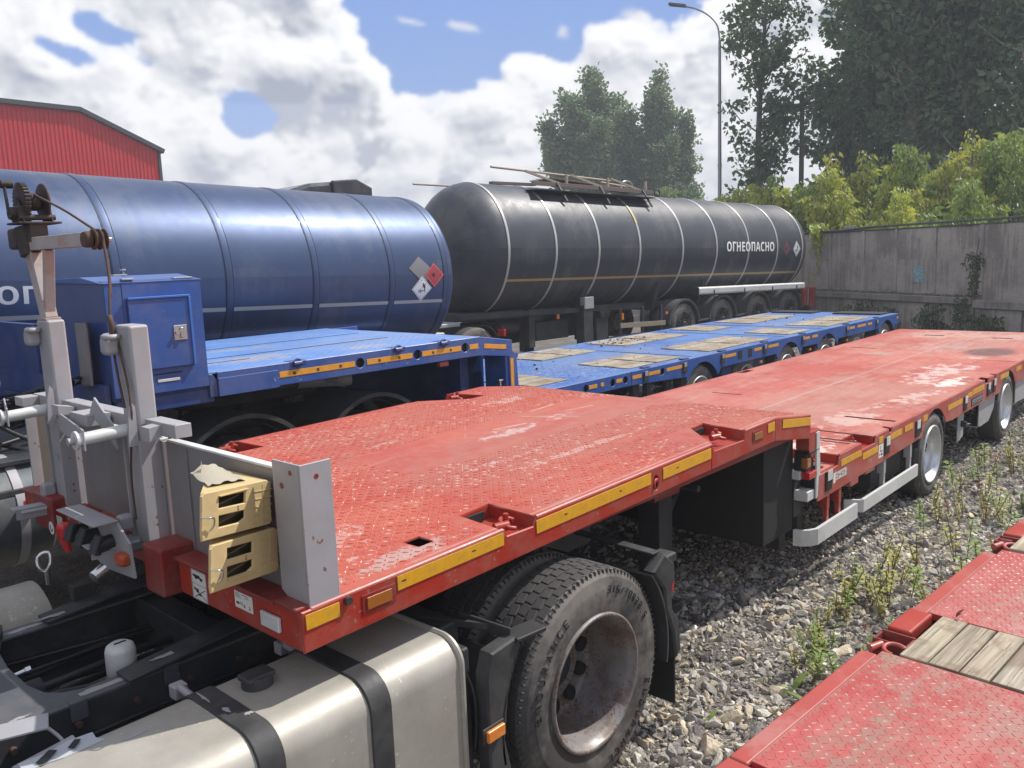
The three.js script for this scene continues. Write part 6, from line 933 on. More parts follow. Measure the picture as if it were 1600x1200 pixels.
{
  const zc = -4.7, b = [1.6, 0, zc], T = thing('tractor_unit', 'dark lorry chassis with round mudguards and grey cylindrical tank, coupled under the blue trailer', 'lorry', b); T.off = b;
  each('frame_rail', [bx(-0.6, 5.2, 0.72, 0.98, zc + 0.40, zc + 0.43, 0.003), bx(-0.6, 5.2, 0.72, 0.98, zc - 0.43, zc - 0.40, 0.003)], M.chassis, T);
  mesh('fuel_tank', [cyl([-0.4, 0.98, -3.30], [1.68, 0.98, -3.30], 0.33, 0.33, 36), latheZ([[0.001, 0.05], [0.22, 0.045], [0.30, 0.025], [0.33, 0]].reverse(), 0, 0, 0, 36).rotateY(Math.PI / 2).translate(1.68, 0.98, -3.30)].map(boxUV), paint([0.10, 0.115, 0.13], { amt: 0.3, rough: [0.35, 0.5], metal: 0.3 }), T);
  each('tank_strap', [0.6, 1.5].map((u) => cyl([u, 0.98, -3.3], [u + 0.05, 0.98, -3.3], 0.337, 0.337, 36)), M.steel, T);
  for (const [u, y] of [[3.25, 0.62], [4.52, 0.60]]) { each('mudguard', [arcStrip(u, y, 0.62, 0.014, 5, 175, -4.1, -3.5, 26), arcStrip(u, y, 0.605, 0.036, 5, 175, -3.5, -3.485, 26), arcStrip(u, y, 0.56, 0.012, 8, 172, -3.62, -3.60, 26)], M.plastic, T); wheel(T, u, 0.53, -3.6, 0.52, 0.32, 0.3, { holes: 8, seg: 30, deep: 0.15 }); wheel(T, u, 0.53, -5.9, 0.52, 0.32, 0.3, { face: -1, holes: 0, nuts: 0, seg: 20 }); }
  mesh('fifth_wheel', bx(3.2, 4.4, 1.2, 1.32, zc - 0.5, zc + 0.5, 0.03), M.black, T);
  mesh('cab', bx(-1.9, 0.45, 0.8, 3.5, zc - 1.23, zc + 1.2, 0.14), paint([0.12, 0.16, 0.3], { amt: 0.2, coat: 0.4 }), T);
  each('hitch_bar', [cyl([4.0, 1.38, -3.9], [4.45, 1.36, -3.75], 0.06, 0.06, 12), cyl([3.9, 1.33, -4.2], [4.3, 1.38, -3.7], 0.035, 0.035, 10)], M.steel, T);
  each('rear_frame', [bx(4.9, 5.2, 0.6, 1.1, zc - 0.5, zc + 0.5, 0.02), bx(0.4, 3.0, 0.5, 1.1, zc - 0.38, zc + 0.38, 0.02)], M.black, T);
  // coiled lines and boxes behind its cab
  const R = rng(63), coil = (x0, z0, y0, y1, dx, r, tr, n) => { const p = []; for (let i = 0; i <= n * 10; i++) { const a = i / 10 * 6.283, k = i / (n * 10); p.push([x0 + dx * k + Math.cos(a) * r, mix(y0, y1, k) + Math.sin(a) * r * 0.5, z0 + Math.sin(a) * r]); } return tube(p, tr, n * 12, 5); };
  each('coiled_line', [coil(1.35, -3.5, 1.62, 1.45, 0.35, 0.06, 0.011, 9), coil(1.6, -3.8, 1.52, 1.65, 0.6, 0.07, 0.012, 11), coil(1.2, -3.25, 1.55, 1.62, -0.5, 0.06, 0.011, 8)], M.hose, T);
  each('line_bracket', [bx(1.35, 1.45, 1.60, 1.80, -3.42, -3.34, 0.006), bx(1.42, 1.50, 1.60, 1.72, -3.45, -3.35, 0.01)], M.aluWarm, T); each('canister', [cyl([1.35, 1.40, -3.2], [1.35, 1.48, -3.2], 0.06, 0.05, 14), bx(1.2, 1.36, 1.36, 1.42, -3.3, -3.1, 0.02)], M.whiteGuard, T);
  each('catwalk', [bx(0.6, 2.1, 1.28, 1.31, -4.4, -3.1, 0.006), bx(0.9, 2.2, 1.12, 1.16, -4.2, -3.0, 0.006)], M.chassis, T);
  each('hose', Array.from({ length: 7 }, (_, i) => tube([[0.9 + R(), 1.3, -3.2 - R() * 0.4], [1.5 + R() * 0.3, 1.34 + R() * 0.2, -3.3 - R() * 0.3], [2.0, 1.3 + R() * 0.2, -3.5 - R() * 0.2], [2.3, 1.4, -3.8]], 0.014, 18, 6)), M.hose, T);
  mesh('side_lamp', bx(1.52, 1.58, 1.02, 1.10, -2.96, -2.9, 0.01), M.redPlastic, T);
}
// ------------------------------------------------------------------ tank builder: axis along local x from 0 to len, near surface at z = 0
function ellipseRing(x, r, yc, zc, ky, t0, t1, wd) { return latheZ([[r + t0, -wd / 2], [r + t1, -wd / 2], [r + t1, wd / 2], [r + t0, wd / 2], [r + t0, -wd / 2]].reverse(), 0, 0, 0, 64).rotateY(Math.PI / 2).scale(1, ky, 1).translate(x, yc, zc); }
function tankShell(len, r0, r1, yc0, yc1, zc, ky, dish) {
  const nu = 28, nv = 72, P = (s, a) => { const k = s / len, r = mix(r0, r1, k); return [s, mix(yc0, yc1, k) + Math.sin(a) * r * ky, zc + Math.cos(a) * r]; };
  const body = grid(nu, nv, (u, v) => P(u * len, v * 2 * Math.PI));
  const cap = (s, dir) => grid(14, nv, (u, v) => { const q = u * Math.PI / 2, c = Math.cos(q), a = v * 2 * Math.PI, k = s / len, r = mix(r0, r1, k); return [s + dir * dish * Math.sin(q), mix(yc0, yc1, k) + Math.sin(a) * r * ky * Math.pow(c, 0.7), zc + Math.cos(a) * r * Math.pow(c, 0.7)]; });
  const fix = (g, f) => { const p = g.attributes.position, n = g.attributes.normal, uv = g.attributes.uv; for (let i = 0; i < p.count; i++) { const o = f(p.getX(i), p.getY(i), p.getZ(i)); if (n.getX(i) * o[0] + n.getY(i) * o[1] + n.getZ(i) * o[2] < 0) n.setXYZ(i, -n.getX(i), -n.getY(i), -n.getZ(i)); uv.setXY(i, p.getX(i), Math.atan2(p.getY(i) - yc0, p.getZ(i) - zc) * r0); } return g; };
  // winding outwards as well as normals
  const wind = (g) => { const p = g.attributes.position, n = g.attributes.normal, u = g.attributes.uv; for (let i = 0; i < p.count; i += 3) { const a = V().fromBufferAttribute(p, i), b = V().fromBufferAttribute(p, i + 1), c = V().fromBufferAttribute(p, i + 2), f = V().subVectors(b, a).cross(V().subVectors(c, a)); if (f.x * n.getX(i) + f.y * n.getY(i) + f.z * n.getZ(i) < 0) for (const t of [p, n, u]) { const s = t.itemSize; for (let k = 0; k < s; k++) { const q = t.array[(i + 1) * s + k]; t.array[(i + 1) * s + k] = t.array[(i + 2) * s + k]; t.array[(i + 2) * s + k] = q; } } } return g; };
  const out = (x, y, z) => [0, (y - (yc0 + yc1) / 2), z - zc];
  return { body: wind(fix(body, out)), front: wind(fix(cap(0, -1), (x, y, z) => [-0.4 + x * 0.3, y - yc0, z - zc])), rear: wind(fix(cap(len, 1), (x, y, z) => [0.4 + (x - len) * 0.3, y - yc1, z - zc])), P };
}
// a patch lying on the tank side: s0..s1 along, heights y0..y1
function onTank(t, len, r0, r1, yc0, yc1, zc, ky, s0, s1, y0, y1, lift, q = null, n = [10, 6]) {
  const g = grid(n[0], n[1], (u, v) => { let a = u, b = v; if (q) { a = q[0][0] * (1 - u) * (1 - v) + q[1][0] * u * (1 - v) + q[2][0] * u * v + q[3][0] * (1 - u) * v; b = q[0][1] * (1 - u) * (1 - v) + q[1][1] * u * (1 - v) + q[2][1] * u * v + q[3][1] * (1 - u) * v; } const s = mix(s0, s1, a), k = s / len, r = mix(r0, r1, k) + lift, yc = mix(yc0, yc1, k), dy = mix(y0[0], y0[1], a) * (1 - b) + mix(y1[0], y1[1], a) * b - yc, si = Math.max(-1, Math.min(1, dy / (r * ky))); return [s, yc + r * ky * si, zc + r * Math.sqrt(1 - si * si)]; });
  return g;
}
const flame = (c, x, y, s, col) => { c.fillStyle = col; c.beginPath(); c.moveTo(x - 0.5 * s, y); c.bezierCurveTo(x - 0.9 * s, y - 0.5 * s, x - 0.35 * s, y - 0.7 * s, x - 0.45 * s, y - 1.1 * s); c.bezierCurveTo(x - 0.1 * s, y - 0.9 * s, x - 0.2 * s, y - 0.6 * s, x - 0.05 * s, y - 0.75 * s); c.bezierCurveTo(x + 0.1 * s, y - 1.1 * s, x - 0.05 * s, y - 1.4 * s, x + 0.05 * s, y - 1.6 * s); c.bezierCurveTo(x + 0.4 * s, y - 1.2 * s, x + 0.2 * s, y - 0.9 * s, x + 0.4 * s, y - 0.85 * s); c.bezierCurveTo(x + 0.8 * s, y - 0.5 * s, x + 0.7 * s, y - 0.2 * s, x + 0.5 * s, y); c.closePath(); c.fill(); c.fillRect(x - 0.55 * s, y + 0.12 * s, 1.1 * s, 0.1 * s); };
const placard = (bg, edge, what) => print(192, 192, (c, w, h) => {
  c.fillStyle = bg; c.fillRect(0, 0, w, h); c.strokeStyle = edge; c.lineWidth = 3; c.strokeRect(10, 10, w - 20, h - 20);
  c.save(); c.translate(w / 2, h / 2); c.rotate(-Math.PI / 4);            // the square stands on its corner
  if (what === 'fire') { flame(c, 0, 2, 36, '#3a1014'); c.fillStyle = '#3a1014'; c.font = 'bold 26px sans-serif'; c.fillText('3', -7, 90); } else {
    c.strokeStyle = '#1a1a1a'; c.fillStyle = '#1a1a1a'; c.lineWidth = 9; c.beginPath(); c.moveTo(-22, 38); c.lineTo(-26, -18); c.stroke(); c.lineWidth = 4; for (const [x, y] of [[-48, -44], [-34, -54], [-20, -56], [-4, -46], [-52, -22], [2, -24]]) { c.beginPath(); c.moveTo(-26, -8); c.lineTo(x, y); c.stroke(); }
    c.beginPath(); c.moveTo(-60, 46); c.lineTo(58, 46); c.lineTo(46, 34); c.lineTo(8, 30); c.lineTo(-20, 36); c.closePath(); c.fill();
    c.beginPath(); c.moveTo(2, 30); c.quadraticCurveTo(26, 2, 52, 12); c.lineTo(60, 4); c.lineTo(58, 22); c.quadraticCurveTo(34, 36, 2, 30); c.fill(); c.fillRect(-54, 4, 26, 3); c.fillRect(-12, 2, 40, 3);
  }
  c.restore();
});
const diaQ = [[0.5, 0], [1, 0.5], [0.5, 1], [0, 0.5]];
const redPl = placard('#a03a40', '#d89a9c', 'fire'), whitePl = placard('#d8d8da', '#333333', 'fish');
const word = (txt, col) => print(1024, 128, (c, w, h) => { c.clearRect(0, 0, w, h); c.fillStyle = col; c.font = 'bold 148px sans-serif'; const m = c.measureText(txt).width; c.save(); c.scale(w / m, 1); c.fillText(txt, 0, 118); c.restore(); }, { transparent: true, alphaTest: 0.4, roughness: 0.45 });

// ------------------------------------------------------------------ black tank trailer
{
  const yaw = 0.09, b = [12.3, 0, -9.0], T = thing('tank_trailer', 'black tank trailer with pale hoops, white Cyrillic lettering and a folded catwalk on top', 'tank trailer', b, -yaw);
  const L = 11.56, r0 = 1.29, r1 = 1.21, yc0 = 2.53, yc1 = 2.29, zc = -1.24, ky = 1.06, A = [L, r0, r1, yc0, yc1, zc, ky], S = tankShell(L, r0, r1, yc0, yc1, zc, ky, 0.85);
  const tank = mesh('tank_shell', [S.body, S.front, S.rear], M.blackTank, T); tank.off = undefined;
  const hoop = plain([0.50, 0.49, 0.47], 0.4, 0.3), hoopY = plain([0.55, 0.47, 0.16], 0.5), ringAt = (s, m, w = 0.055) => { const k = s / L; return mesh('hoop', ellipseRing(s, mix(r0, r1, k), mix(yc0, yc1, k), zc, ky, 0.001, 0.012, w), m, T); };
  [0.0, 1.34, 2.68, 4.10, 5.75, 7.2, 8.69, 10.17, 11.56].forEach((s, i) => ringAt(s, hoop));
  mesh('hoop_patch', onTank(null, ...A, 4.07, 4.13, [3.0, 3.0], [3.42, 3.42], 0.016), hoopY, T);
  const stripeY = (s) => 1.90 - 0.29 * s / L; mesh('side_stripe', onTank(null, ...A, 0.03, L - 0.05, [stripeY(0) - 0.03, stripeY(L) - 0.03], [stripeY(0) + 0.02, stripeY(L) + 0.02], 0.005, null, [24, 1]), plain([0.42, 0.30, 0.13], 0.5), T);
  mesh('lettering', onTank(null, ...A, 7.62, 10.0, [2.26, 2.21], [2.56, 2.51], 0.014, null, [24, 4]), word('ОГНЕОПАСНО', '#f2f2f2'), T);
  mesh('hazard_placard', onTank(null, ...A, 10.45, 10.87, [2.05, 2.05], [2.52, 2.52], 0.006, diaQ), placard('#6e4a4e', '#4a3034', 'fire'), T);
  mesh('hazard_placard', onTank(null, ...A, 11.02, 11.44, [2.04, 2.04], [2.50, 2.50], 0.006, diaQ), whitePl, T);
  mesh('dish_seam', [boxUV(flat(new THREE.TorusGeometry(0.16, 0.006, 6, 26)).rotateY(Math.PI / 2).translate(-0.80, 2.5, -0.6))], M.blackTank, T);
  // catwalk and folded rail on top
  const topY = (s) => mix(yc0 + r0 * ky, yc1 + r1 * ky, s / L), tan = plain([0.36, 0.30, 0.235], 0.65), tanD = plain([0.15, 0.115, 0.10], 0.7);
  const cw = sub('catwalk', T); const mt = []; for (let i = 0; i < 90; i++) { const s = 1.25 + i * 0.042; for (let j = 0; j < 3; j++) mt.push(bar([s, topY(s) - 0.02 - 0.13 - j * 0.09, zc + 0.62 + j * 0.12], [s + 0.02, topY(s) - 0.10 - j * 0.11, zc + 0.55 + j * 0.13], 0.012, 0.012, 0)); }
  mesh('mesh_floor', [bar([1.2, topY(1.2) - 0.14, zc + 0.72], [5.1, topY(5.1) - 0.14, zc + 0.72], 0.42, 0.02, 0).translate(0, 0, 0)], M.dark, cw); const mf = mesh('mesh_strands', mt, plain([0.16, 0.17, 0.18], 0.5, 0.4), cw); mf.userData.kind = 'stuff';
  each('edge_board', [bar([1.25, topY(1.25) + 0.01, zc + 0.70], [5.3, topY(5.3) + 0.01, zc + 0.70], 0.03, 0.09, 0.004), bar([0.9, topY(1.0) + 0.07, zc - 0.2], [2.2, topY(2.2) + 0.10, zc - 0.2], 0.12, 0.06, 0.004), bar([1.3, topY(1.3) + 0.05, zc + 0.66], [2.2, topY(2.2) + 0.20, zc + 0.1], 0.12, 0.02, 0.004), bar([2.2, topY(2.2) + 0.20, zc + 0.1], [5.3, topY(5.3) + 0.06, zc + 0.1], 0.5, 0.03, 0.004)], tanD, cw);
  each('handrail', [cyl([0.30, topY(0.3) + 0.29, zc + 0.5], [4.25, topY(4.25) + 0.22, zc + 0.5], 0.024, 0.024, 8), cyl([4.0, topY(4) + 0.22, zc + 0.2], [5.0, topY(5) + 0.16, zc + 0.2], 0.024, 0.024, 8), cyl([-1.0, topY(0) - 0.02, zc - 0.4], [0.3, topY(0.3) - 0.03, zc - 0.4], 0.02, 0.02, 8)], tan, cw);
  for (const s of [1.35, 2.72, 4.1]) each('rail_strut', [bar([s - 0.1, topY(s) + 0.27, zc + 0.52], [s + 1.1, topY(s + 1.1) + 0.0, zc + 0.60], 0.035, 0.05, 0.004), bx(s + 1.06, s + 1.11, topY(s) + 0.0, topY(s) + 0.24, zc + 0.55, zc + 0.60, 0.004)], tan, cw);
  for (const s of [2.0, 3.38, 4.9]) mesh('walk_bracket', [bar([s, topY(s) + 0.06, zc + 0.70], [s + 0.02, topY(s) - 0.36, zc + 0.98], 0.05, 0.03, 0.003)], M.black, cw);
  mesh('grab_hoop', tube([[4.5, topY(4.5) + 0.05, zc + 0.4], [4.52, topY(4.5) + 0.22, zc + 0.4], [4.62, topY(4.5) + 0.26, zc + 0.4], [4.85, topY(4.8) + 0.24, zc + 0.4], [4.9, topY(4.9) + 0.18, zc + 0.4], [4.92, topY(4.9) + 0.04, zc + 0.4]], 0.018, 24, 7), M.chrome, cw);
  const hx = mesh('top_valve', [cyl([6.9, topY(6.9) - 0.03, zc - 0.4], [6.9, topY(6.9) + 0.10, zc - 0.4], 0.08, 0.07, 14), boxUV(flat(new THREE.TorusGeometry(0.10, 0.018, 7, 18)).translate(6.9, topY(6.9) + 0.16, zc - 0.4)), bx(6.75, 7.05, topY(6.9) - 0.02, topY(6.9) + 0.02, zc - 0.5, zc - 0.3, 0.004)], M.black, T);
  mesh('hose_tube', [bar([6.25, 1.34, 0.02], [11.5, 1.205, 0.02], 0.2, 0.19, 0.05)], M.whiteGuard, T); mesh('tube_end', bar([6.22, 1.341, 0.02], [6.26, 1.34, 0.02], 0.206, 0.196, 0.04), M.plastic, T); each('tube_bracket', [6.9, 8.3, 9.7, 11.0].map((s) => bx(s - 0.02, s + 0.02, 1.15 - (s - 6) * 0.02, 1.36 - (s - 6) * 0.02, 0.12, 0.128, 0.002)), M.dark, T);
  // frame, legs, underrun, wheels
  each('frame_rail', [bar([-1.0, 1.23, zc + 0.9], [4.6, 1.08, zc + 0.9], 0.08, 0.1, 0.004), bar([-0.9, 1.2, zc], [11.8, 0.92, zc], 1.3, 0.16, 0.01)], M.chassis, T);
  each('support_saddle', [2.5, 5.1, 7.0, 9.0, 11.0].map((s) => prismX([[zc - 1.0, 1.9 - s * 0.02], [zc - 0.8, 0.95], [zc + 0.8, 0.95], [zc + 1.03, 1.75 - s * 0.02], [zc + 0.7, 1.45], [zc, 1.2], [zc - 0.7, 1.45]], s - 0.07, s + 0.07)), M.chassis, T);
  each('saddle_foot', [bx(2.38, 2.68, 1.16, 1.42, -0.30, -0.16, 0.01)], M.steel, T);
  each('landing_leg', [bx(2.36, 2.66, 0.18, 1.24, -0.42, -0.18, 0.008), bx(2.3, 2.72, 0.0, 0.18, -0.5, -0.1, 0.01), bx(2.36, 2.66, 0.1, 1.2, -2.3, -2.1, 0.008)], M.chassis, T); mesh('front_leg', [bx(0.85, 1.02, 0.45, 1.25, -0.5, -0.35, 0.006)], M.chassis, T);
  mesh('side_guard', [bar([3.35, 0.72, 0.02], [5.0, 0.66, 0.02], 0.03, 0.11, 0.004)], plain([0.26, 0.22, 0.17], 0.6), T); each('guard_post', [3.4, 4.2, 4.9].map((s) => bx(s - 0.03, s + 0.03, 0.5, 1.1, -0.06, 0.0, 0.004)).concat([cyl([3.0, 0.48, -0.05], [4.4, 0.46, -0.05], 0.03, 0.03, 8)]), M.chassis, T);
  each('marker_lamp', [bx(1.62, 1.68, 1.0, 1.1, -0.3, -0.26, 0.006), bx(3.4, 3.46, 0.85, 1.0, 0.0, 0.04, 0.006), bx(5.02, 5.1, 0.86, 0.92, 0.0, 0.04, 0.006)], M.orangeLens, T);
  each('far_locker', [bx(0.7, 2.2, 0.35, 1.1, -2.42, -2.1, 0.02), bx(3.0, 5.1, 0.35, 1.0, -2.42, -2.1, 0.02)], M.black, T);
  each('valve_box', [bx(1.2, 2.2, 0.55, 0.95, -0.9, -0.5, 0.02), bx(2.9, 3.3, 0.4, 0.9, -1.0, -0.3, 0.02), cyl([0.2, 0.9, -0.6], [0.7, 0.9, -0.6], 0.12, 0.12, 14)], M.black, T);
  for (const s of [5.84, 7.52, 9.23, 10.91]) { const y = 0.535; wheel(T, s, y, -0.04, 0.53, 0.38, 0.3, { holes: 10, deep: -0.02, seg: 34, rimMat: M.chassis }); wheel(T, s, y, -2.4, 0.53, 0.38, 0.3, { face: -1, holes: 0, nuts: 0, seg: 18 }); each('mudguard', [arcStrip(s, y, 0.62, 0.015, 8, 172, -0.48, 0.0, 22), arcStrip(s, y, 0.59, 0.06, 6, 174, -0.03, -0.005, 22)], plain([0.085, 0.085, 0.09], 0.55), T); mesh('mudguard_stay', cyl([s + 0.62, y + 0.06, -0.06], [s + 1.08, y + 0.07, -0.06], 0.03, 0.025, 8), plain([0.2, 0.19, 0.17], 0.6), T); }
  each('extinguisher_box', [bx(11.62, 11.86, 0.60, 1.12, -0.12, 0.06, 0.05), bx(11.95, 12.25, 0.5, 1.14, -0.2, 0.05, 0.04)], paint([0.36, 0.04, 0.03], { amt: 0.3 }), T); mesh('box_strap', [cyl([11.74, 0.62, 0.07], [11.76, 1.12, 0.07], 0.012, 0.012, 6)], M.steel, T);
  each('rear_bumper', [bx(11.9, 12.05, 0.45, 0.75, -2.4, 0.0, 0.02), bx(12.05, 12.2, 0.95, 1.25, -2.2, -0.3, 0.02)], M.black, T);
}
{
  const yaw = 0.09, b = [8.0, 0, -10.6], T = thing('tractor_unit', 'black lorry with domed roof fairing, mostly hidden behind the blue tank', 'lorry', b, -yaw);
  const m = paint([0.015, 0.018, 0.03], { amt: 0.15, rough: [0.25, 0.4], coat: 0.6 });
  mesh('cab', [bx(-0.65, 1.35, 0.9, 3.1, -1.2, 1.2, 0.12)], m, T);
  each('roof_fairing', [[prismZ([[-3.2, 2.95], [-1.45, 2.95], [-1.45, 3.50], [-1.75, 3.60], [-2.3, 3.55], [-2.8, 3.40], [-3.2, 3.12]], -1.1, 1.1, [], 0.06), prismZ([[-1.6, 3.2], [-1.2, 3.2], [-1.2, 3.52], [-1.5, 3.60]], -1.18, -1.05), prismZ([[-1.9, 3.1], [-1.15, 2.6], [-1.15, 3.50], [-1.45, 3.64], [-1.9, 3.6]], 1.05, 1.16, [], 0.02)].map((g) => g.translate(2.55, 0.12, 0))], m, T);
  mesh('side_window', bx(-0.4, 0.3, 2.0, 2.7, 1.195, 1.21, 0.01), plain([0.02, 0.025, 0.03], 0.1), T);
  each('frame_rail', [bx(-3.3, 5.2, 0.75, 1.0, 0.36, 0.44, 0.006), bx(-3.3, 5.2, 0.75, 1.0, -0.44, -0.36, 0.006)], M.chassis, T);
  each('side_cover', [bx(1.2, 2.75, 0.84, 1.02, 0.75, 1.25, 0.03), bx(2.1, 2.9, 0.8, 0.93, 1.2, 1.3, 0.02), bx(0.6, 3.4, 1.06, 1.14, 0.0, 0.9, 0.02)], M.steel, T);
  for (const [x, f] of [[0.0, 1], [3.55, 1]]) { wheel(T, x, 0.52, 1.2, 0.52, 0.33, 0.3, { holes: 10, deep: f ? 0.1 : -0.02, seg: 30, rimMat: M.chassis }); wheel(T, x, 0.52, -1.2, 0.52, 0.33, 0.3, { face: -1, holes: 0, nuts: 0, seg: 18 }); }
  mesh('mudguard', arcStrip(3.55, 0.52, 0.60, 0.014, -5, 60, 0.8, 1.22, 14), M.plastic, T); mesh('tail_lamp', bx(4.3, 4.36, 0.80, 0.94, 0.95, 1.15, 0.01), M.redLens, T);
}

// ------------------------------------------------------------------ blue tank trailer
{
  const b = [1.5, 0, -6.35], T = thing('tank_trailer', 'metallic blue tank trailer with silver stripe and diamond hazard plates near its end', 'tank trailer', b);
  const L = 6.70, r0 = 1.13, r1 = 1.13, yc0 = 2.36, yc1 = 2.16, zc = -1.11, ky = 1.0, A = [L, r0, r1, yc0, yc1, zc, ky], S = tankShell(L, r0, r1, yc0, yc1, zc, ky, 0.20);
  mesh('tank_shell', [S.body, S.front, S.rear], M.blueTank, T);
  const seam = paint([0.03, 0.06, 0.17], { amt: 0.1, metal: 0.4, rough: [0.3, 0.4] }), line = plain([0.012, 0.018, 0.035], 0.5);
  for (const s of [2.1, 3.32, 4.46, 5.64, 6.60]) { const k = s / L; mesh('seam_band', ellipseRing(s, mix(r0, r1, k), mix(yc0, yc1, k), zc, ky, 0.0005, 0.006, 0.075), M.blueTank, T); each('seam_line', [ellipseRing(s - 0.045, mix(r0, r1, k), mix(yc0, yc1, k), zc, ky, -0.002, 0.0035, 0.012), ellipseRing(s + 0.045, mix(r0, r1, k), mix(yc0, yc1, k), zc, ky, -0.002, 0.003, 0.006)], line, T); }
  const sy = (s) => 2.02 - 0.034 * s; const seg = [[0, 2.05], [2.15, 3.27], [3.37, 4.41], [4.51, 5.59], [5.69, 6.58]]; for (const [a, e] of seg) mesh('side_stripe', onTank(null, ...A, a, e, [sy(a) - 0.022, sy(e) - 0.022], [sy(a) + 0.022, sy(e) + 0.022], 0.003, null, [10, 1]), plain([0.42, 0.42, 0.41], 0.5, 0.3), T);
  mesh('lettering', onTank(null, ...A, 0.99, 2.90, [2.10, 2.04], [2.30, 2.24], 0.005, null, [24, 4]), word('ОГНЕОПАСНО', '#c9ccd2'), T);
  const patch = plain([0.20, 0.195, 0.20], 0.5);
  mesh('bare_patch', onTank(null, ...A, 5.93, 6.40, [2.02, 2.02], [2.42, 2.42], 0.004, [[0.55, 0.08], [0.98, 0.45], [0.42, 1.0], [0.0, 0.62]]), patch, T);
  mesh('hazard_placard', onTank(null, ...A, 6.20, 6.56, [1.99, 1.99], [2.33, 2.33], 0.007, diaQ), redPl, T);
  mesh('hazard_placard', onTank(null, ...A, 5.97, 6.33, [1.815, 1.815], [2.155, 2.155], 0.007, diaQ), whitePl, T);
  mesh('rivet', cyl([6.14, 2.1, 0.02], [6.14, 2.1, 0.035], 0.008, 0.008, 8), M.chrome, T);
  each('frame', [bx(-1, 6.6, 0.85, 1.05, zc - 0.5, zc + 0.5, 0.02), bx(-1, 6.5, 1.22, 1.30, zc + 0.75, zc + 0.83, 0.01), ...[3.6, 5.4].map((s) => bx(s - 0.1, s + 0.1, 1.1, 1.35, zc + 0.6, zc + 0.9, 0.02))], M.chassis, T);
  each('bracket_plate', [bx(4.3, 4.48, 1.36, 1.44, zc + 0.86, zc + 0.90, 0.003)], M.aluWarm, T);
  mesh('hose_box', [bar([0.2, 1.34, -0.12], [5.9, 1.22, -0.12], 0.22, 0.22, 0.08)], seam, T);
  mesh('hose_housing', [bx(-0.9, 0.55, 1.15, 1.80, -0.35, -0.06, 0.05)], M.brownSteel, T); mesh('housing_door', bx(0.0, 0.36, 1.2, 1.70, -0.06, -0.045, 0.01), M.blueDark, T);
  for (const s of [3.3, 4.7]) { wheel(T, s, 0.53, -0.05, 0.53, 0.38, 0.3, { deep: -0.02, seg: 28, rimMat: M.chassis, holes: 0 }); wheel(T, s, 0.53, -2.1, 0.53, 0.38, 0.3, { face: -1, holes: 0, nuts: 0, seg: 18 }); }
}

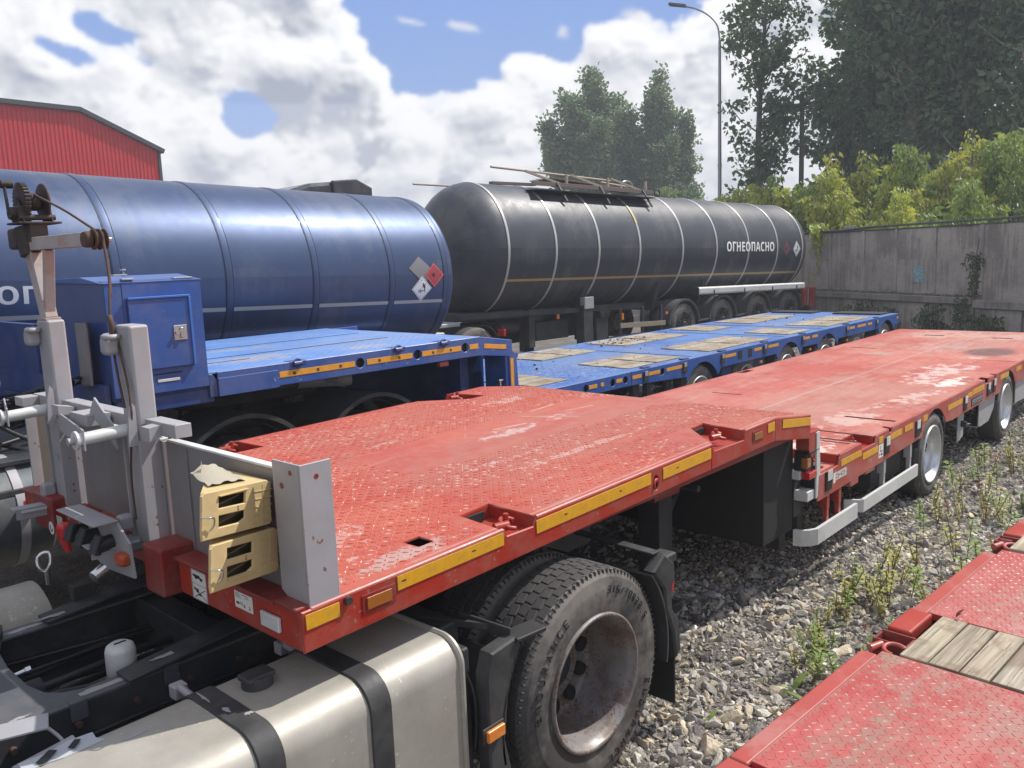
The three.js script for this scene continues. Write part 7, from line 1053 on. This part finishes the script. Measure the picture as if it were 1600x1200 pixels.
// ------------------------------------------------------------------ second red trailer on the right
{
  const yaw = 0.064, b = [2.09, 0, 1.165], T = thing('low_loader', 'red flatbed trailer deck in the lower right corner with worn timber panels', 'trailer', b, -yaw), h = 0.865;
  // local: x along the near-left edge, z to the right
  const dk = deckMat(2048, 1024, 5.2, 2.6, [0.36, 0.038, 0.034], { seed: 25, u0: -0.7, w0: 0, fade: [0.42, 0.105, 0.092], fadeAmt: 0.85, dirtAmt: 0.75, dirt: [0.29, 0.19, 0.155], pale: [0.6, 0.45, 0.42], scratches: 120, r0: 0.42, r1: 0.75,
    patches: [[0.9, 0.3, 0.7, 0.25, [0.24, 0.16, 0.12], 0.4, 0.56], [1.2, 0.6, 0.7, 0.05, [0.27, 0.18, 0.14], 0.5, 0.5], [1.1, 0.25, 0.6, 0.04, [0.26, 0.17, 0.13], 0.5, 0.5], [2.0, 0.4, 0.4, 0.2, [0.52, 0.26, 0.24], 0.35, 0.55], [2.6, 0.3, 0.5, 0.2, [0.3, 0.2, 0.16], 0.4, 0.55], [1.2, 0.9, 0.7, 0.3, [0.26, 0.18, 0.14], 0.4, 0.58], [2.9, 0.5, 0.4, 0.3, [0.3, 0.2, 0.16], 0.5, 0.55], [1.72, 0.1, 0.25, 0.06, [0.26, 0.19, 0.14], 0.7, 0.45]], lines: [[0.7, 0.05, 1.65, 0.05, 0.02, [0.25, 0.19, 0.15], 0.8], [2.15, 0.05, 3.1, 0.05, 0.015, [0.25, 0.19, 0.15], 0.7]] });
  const cols = (u) => u;
  each('deck_plate', [bx(0.06, 1.0, h - 0.03, h, 0.055, 2.5, 0.003), bx(-0.6, -0.02, h - 0.03, h, 0.14, 2.5, 0.003)], dk, T); mesh('deck_plate', bx(1.455, 2.42, h - 0.03, h, 0.055, 2.5, 0.003), dk, T); mesh('deck_plate', bx(2.90, 4.4, h - 0.03, h, 0.055, 2.5, 0.003), dk, T);
  each('edge_rail', [bx(0.045, 0.975, h - 0.12, h - 0.005, -0.012, 0.052, 0.008), bx(1.2, 2.36, h - 0.12, h - 0.005, -0.012, 0.052, 0.008), bx(2.6, 4.4, h - 0.12, h - 0.005, -0.012, 0.052, 0.008), bx(-0.6, 0.04, h - 0.12, h - 0.004, -0.012, 0.13, 0.008)], M.redFaded, T);
  const pocketAt = (u) => { mesh('raised_edge', bx(u + 0.20, u + 0.43, h - 0.04, h + 0.012, -0.008, 0.085, 0.01), M.red, T); const p = mesh('stake_pocket', [bx(u + 0.08, u + 0.088, h - 0.16, h + 0.004, -0.012, 0.115, 0.001), bx(u + 0.165, u + 0.173, h - 0.16, h + 0.006, -0.012, 0.115, 0.001), bx(u + 0.08, u + 0.17, h - 0.16, h + 0.0, -0.014, -0.006, 0.001), bx(u + 0.08, u + 0.17, h - 0.16, h + 0.002, 0.108, 0.116, 0.001), bx(u - 0.02, u + 0.17, h - 0.17, h - 0.15, -0.012, 0.12, 0)], M.redDark, T);
    mesh('lashing_ring', [boxUV(flat(new THREE.TorusGeometry(0.038, 0.009, 8, 18, 4.2)).rotateX(-Math.PI / 2 + 0.15).rotateY(-0.9).translate(u + 0.045, h - 0.004, 0.085)), cyl([u + 0.0, h - 0.006, 0.01], [u + 0.06, h - 0.004, 0.03], 0.016, 0.016, 10)], M.redFaded, T); };
  pocketAt(1.0); pocketAt(2.45); mesh('stake_pocket', [bx(-0.02, 0.055, h - 0.15, h - 0.14, 0, 0.13, 0)], M.redDark, T);
  each('under_frame', [bx(-0.6, 4.4, h - 0.2, h - 0.16, 0.0, 2.5, 0), bx(0.97, 1.46, h - 0.07, h - 0.055, 0.1, 2.5, 0), bx(2.4, 2.92, h - 0.07, h - 0.055, 0.1, 2.5, 0)], M.chassis, T);
  mesh('side_beam', bx(-0.6, 4.4, h - 0.28, h - 0.12, -0.004, 0.012, 0.003), M.red, T);
  const R = rng(71), wv = [M.wood, M.woodPale, tex2wood([0.42, 0.36, 0.26])];
  const planks = (u0, u1, z0) => { let z = z0; while (z < 1.9) { const w = 0.092 + R() * 0.018, g = bx(u0 + R() * 0.012, u1 - R() * 0.012, h - 0.045, h + 0.004 + R() * 0.006, z, z + w - 0.006, 0.005); const o = (R() * 9 | 0) * 0.13; const uv = g.attributes.uv; for (let i = 0; i < uv.count; i++) uv.setXY(i, uv.getX(i) + o, uv.getY(i) * 1 + o * 3); mesh('plank', g, wv[(R() * 3) | 0], T); z += w; } };
  planks(1.005, 1.45, 0.115); planks(2.43, 2.895, 0.08);
  const barMat = new THREE.MeshPhysicalMaterial({ color: 0xffffff, roughness: 0.3 });
  const tone = (Rr, u, w) => { const k = Rr(), d = PN.noise(u * 2.3, 3, w * 2.7); return k < 0.22 + d * 0.3 ? [0.6, 0.42, 0.36] : k < 0.3 + d * 0.4 ? [0.34, 0.22, 0.17] : [0.47, 0.12, 0.11]; };
  chequer(T, 0.08, 0.99, 0.07, 1.3, () => h + 0.0002, 0.0265, barMat, tone, null, 31, 0.85); chequer(T, 1.47, 2.41, 0.07, 1.3, () => h + 0.0002, 0.0265, barMat, tone, null, 32, 0.85); chequer(T, 2.91, 3.8, 0.07, 1.0, () => h + 0.0002, 0.0265, barMat, tone, null, 33, 0.85);
  each('wheel_support', [bx(0.2, 0.5, 0, 0.6, 0.6, 0.9, 0.02), bx(3.4, 3.8, 0, 0.6, 0.6, 0.9, 0.02), bx(0.2, 0.5, 0, 0.6, 1.7, 2.0, 0.02)], M.black, T);
  each('dry_leaf', [leafMesh(V(1.46, h + 0.004, 0.16), V(0.4, 0.7, 0.3).normalize(), 0.05, 0.016, 0.2), leafMesh(V(1.46, h + 0.004, 0.16), V(-0.2, 0.8, 0.5).normalize(), 0.045, 0.014, 0.2)], plain([0.12, 0.06, 0.05], 0.8), T);
}

renderer.render(scene, camera);
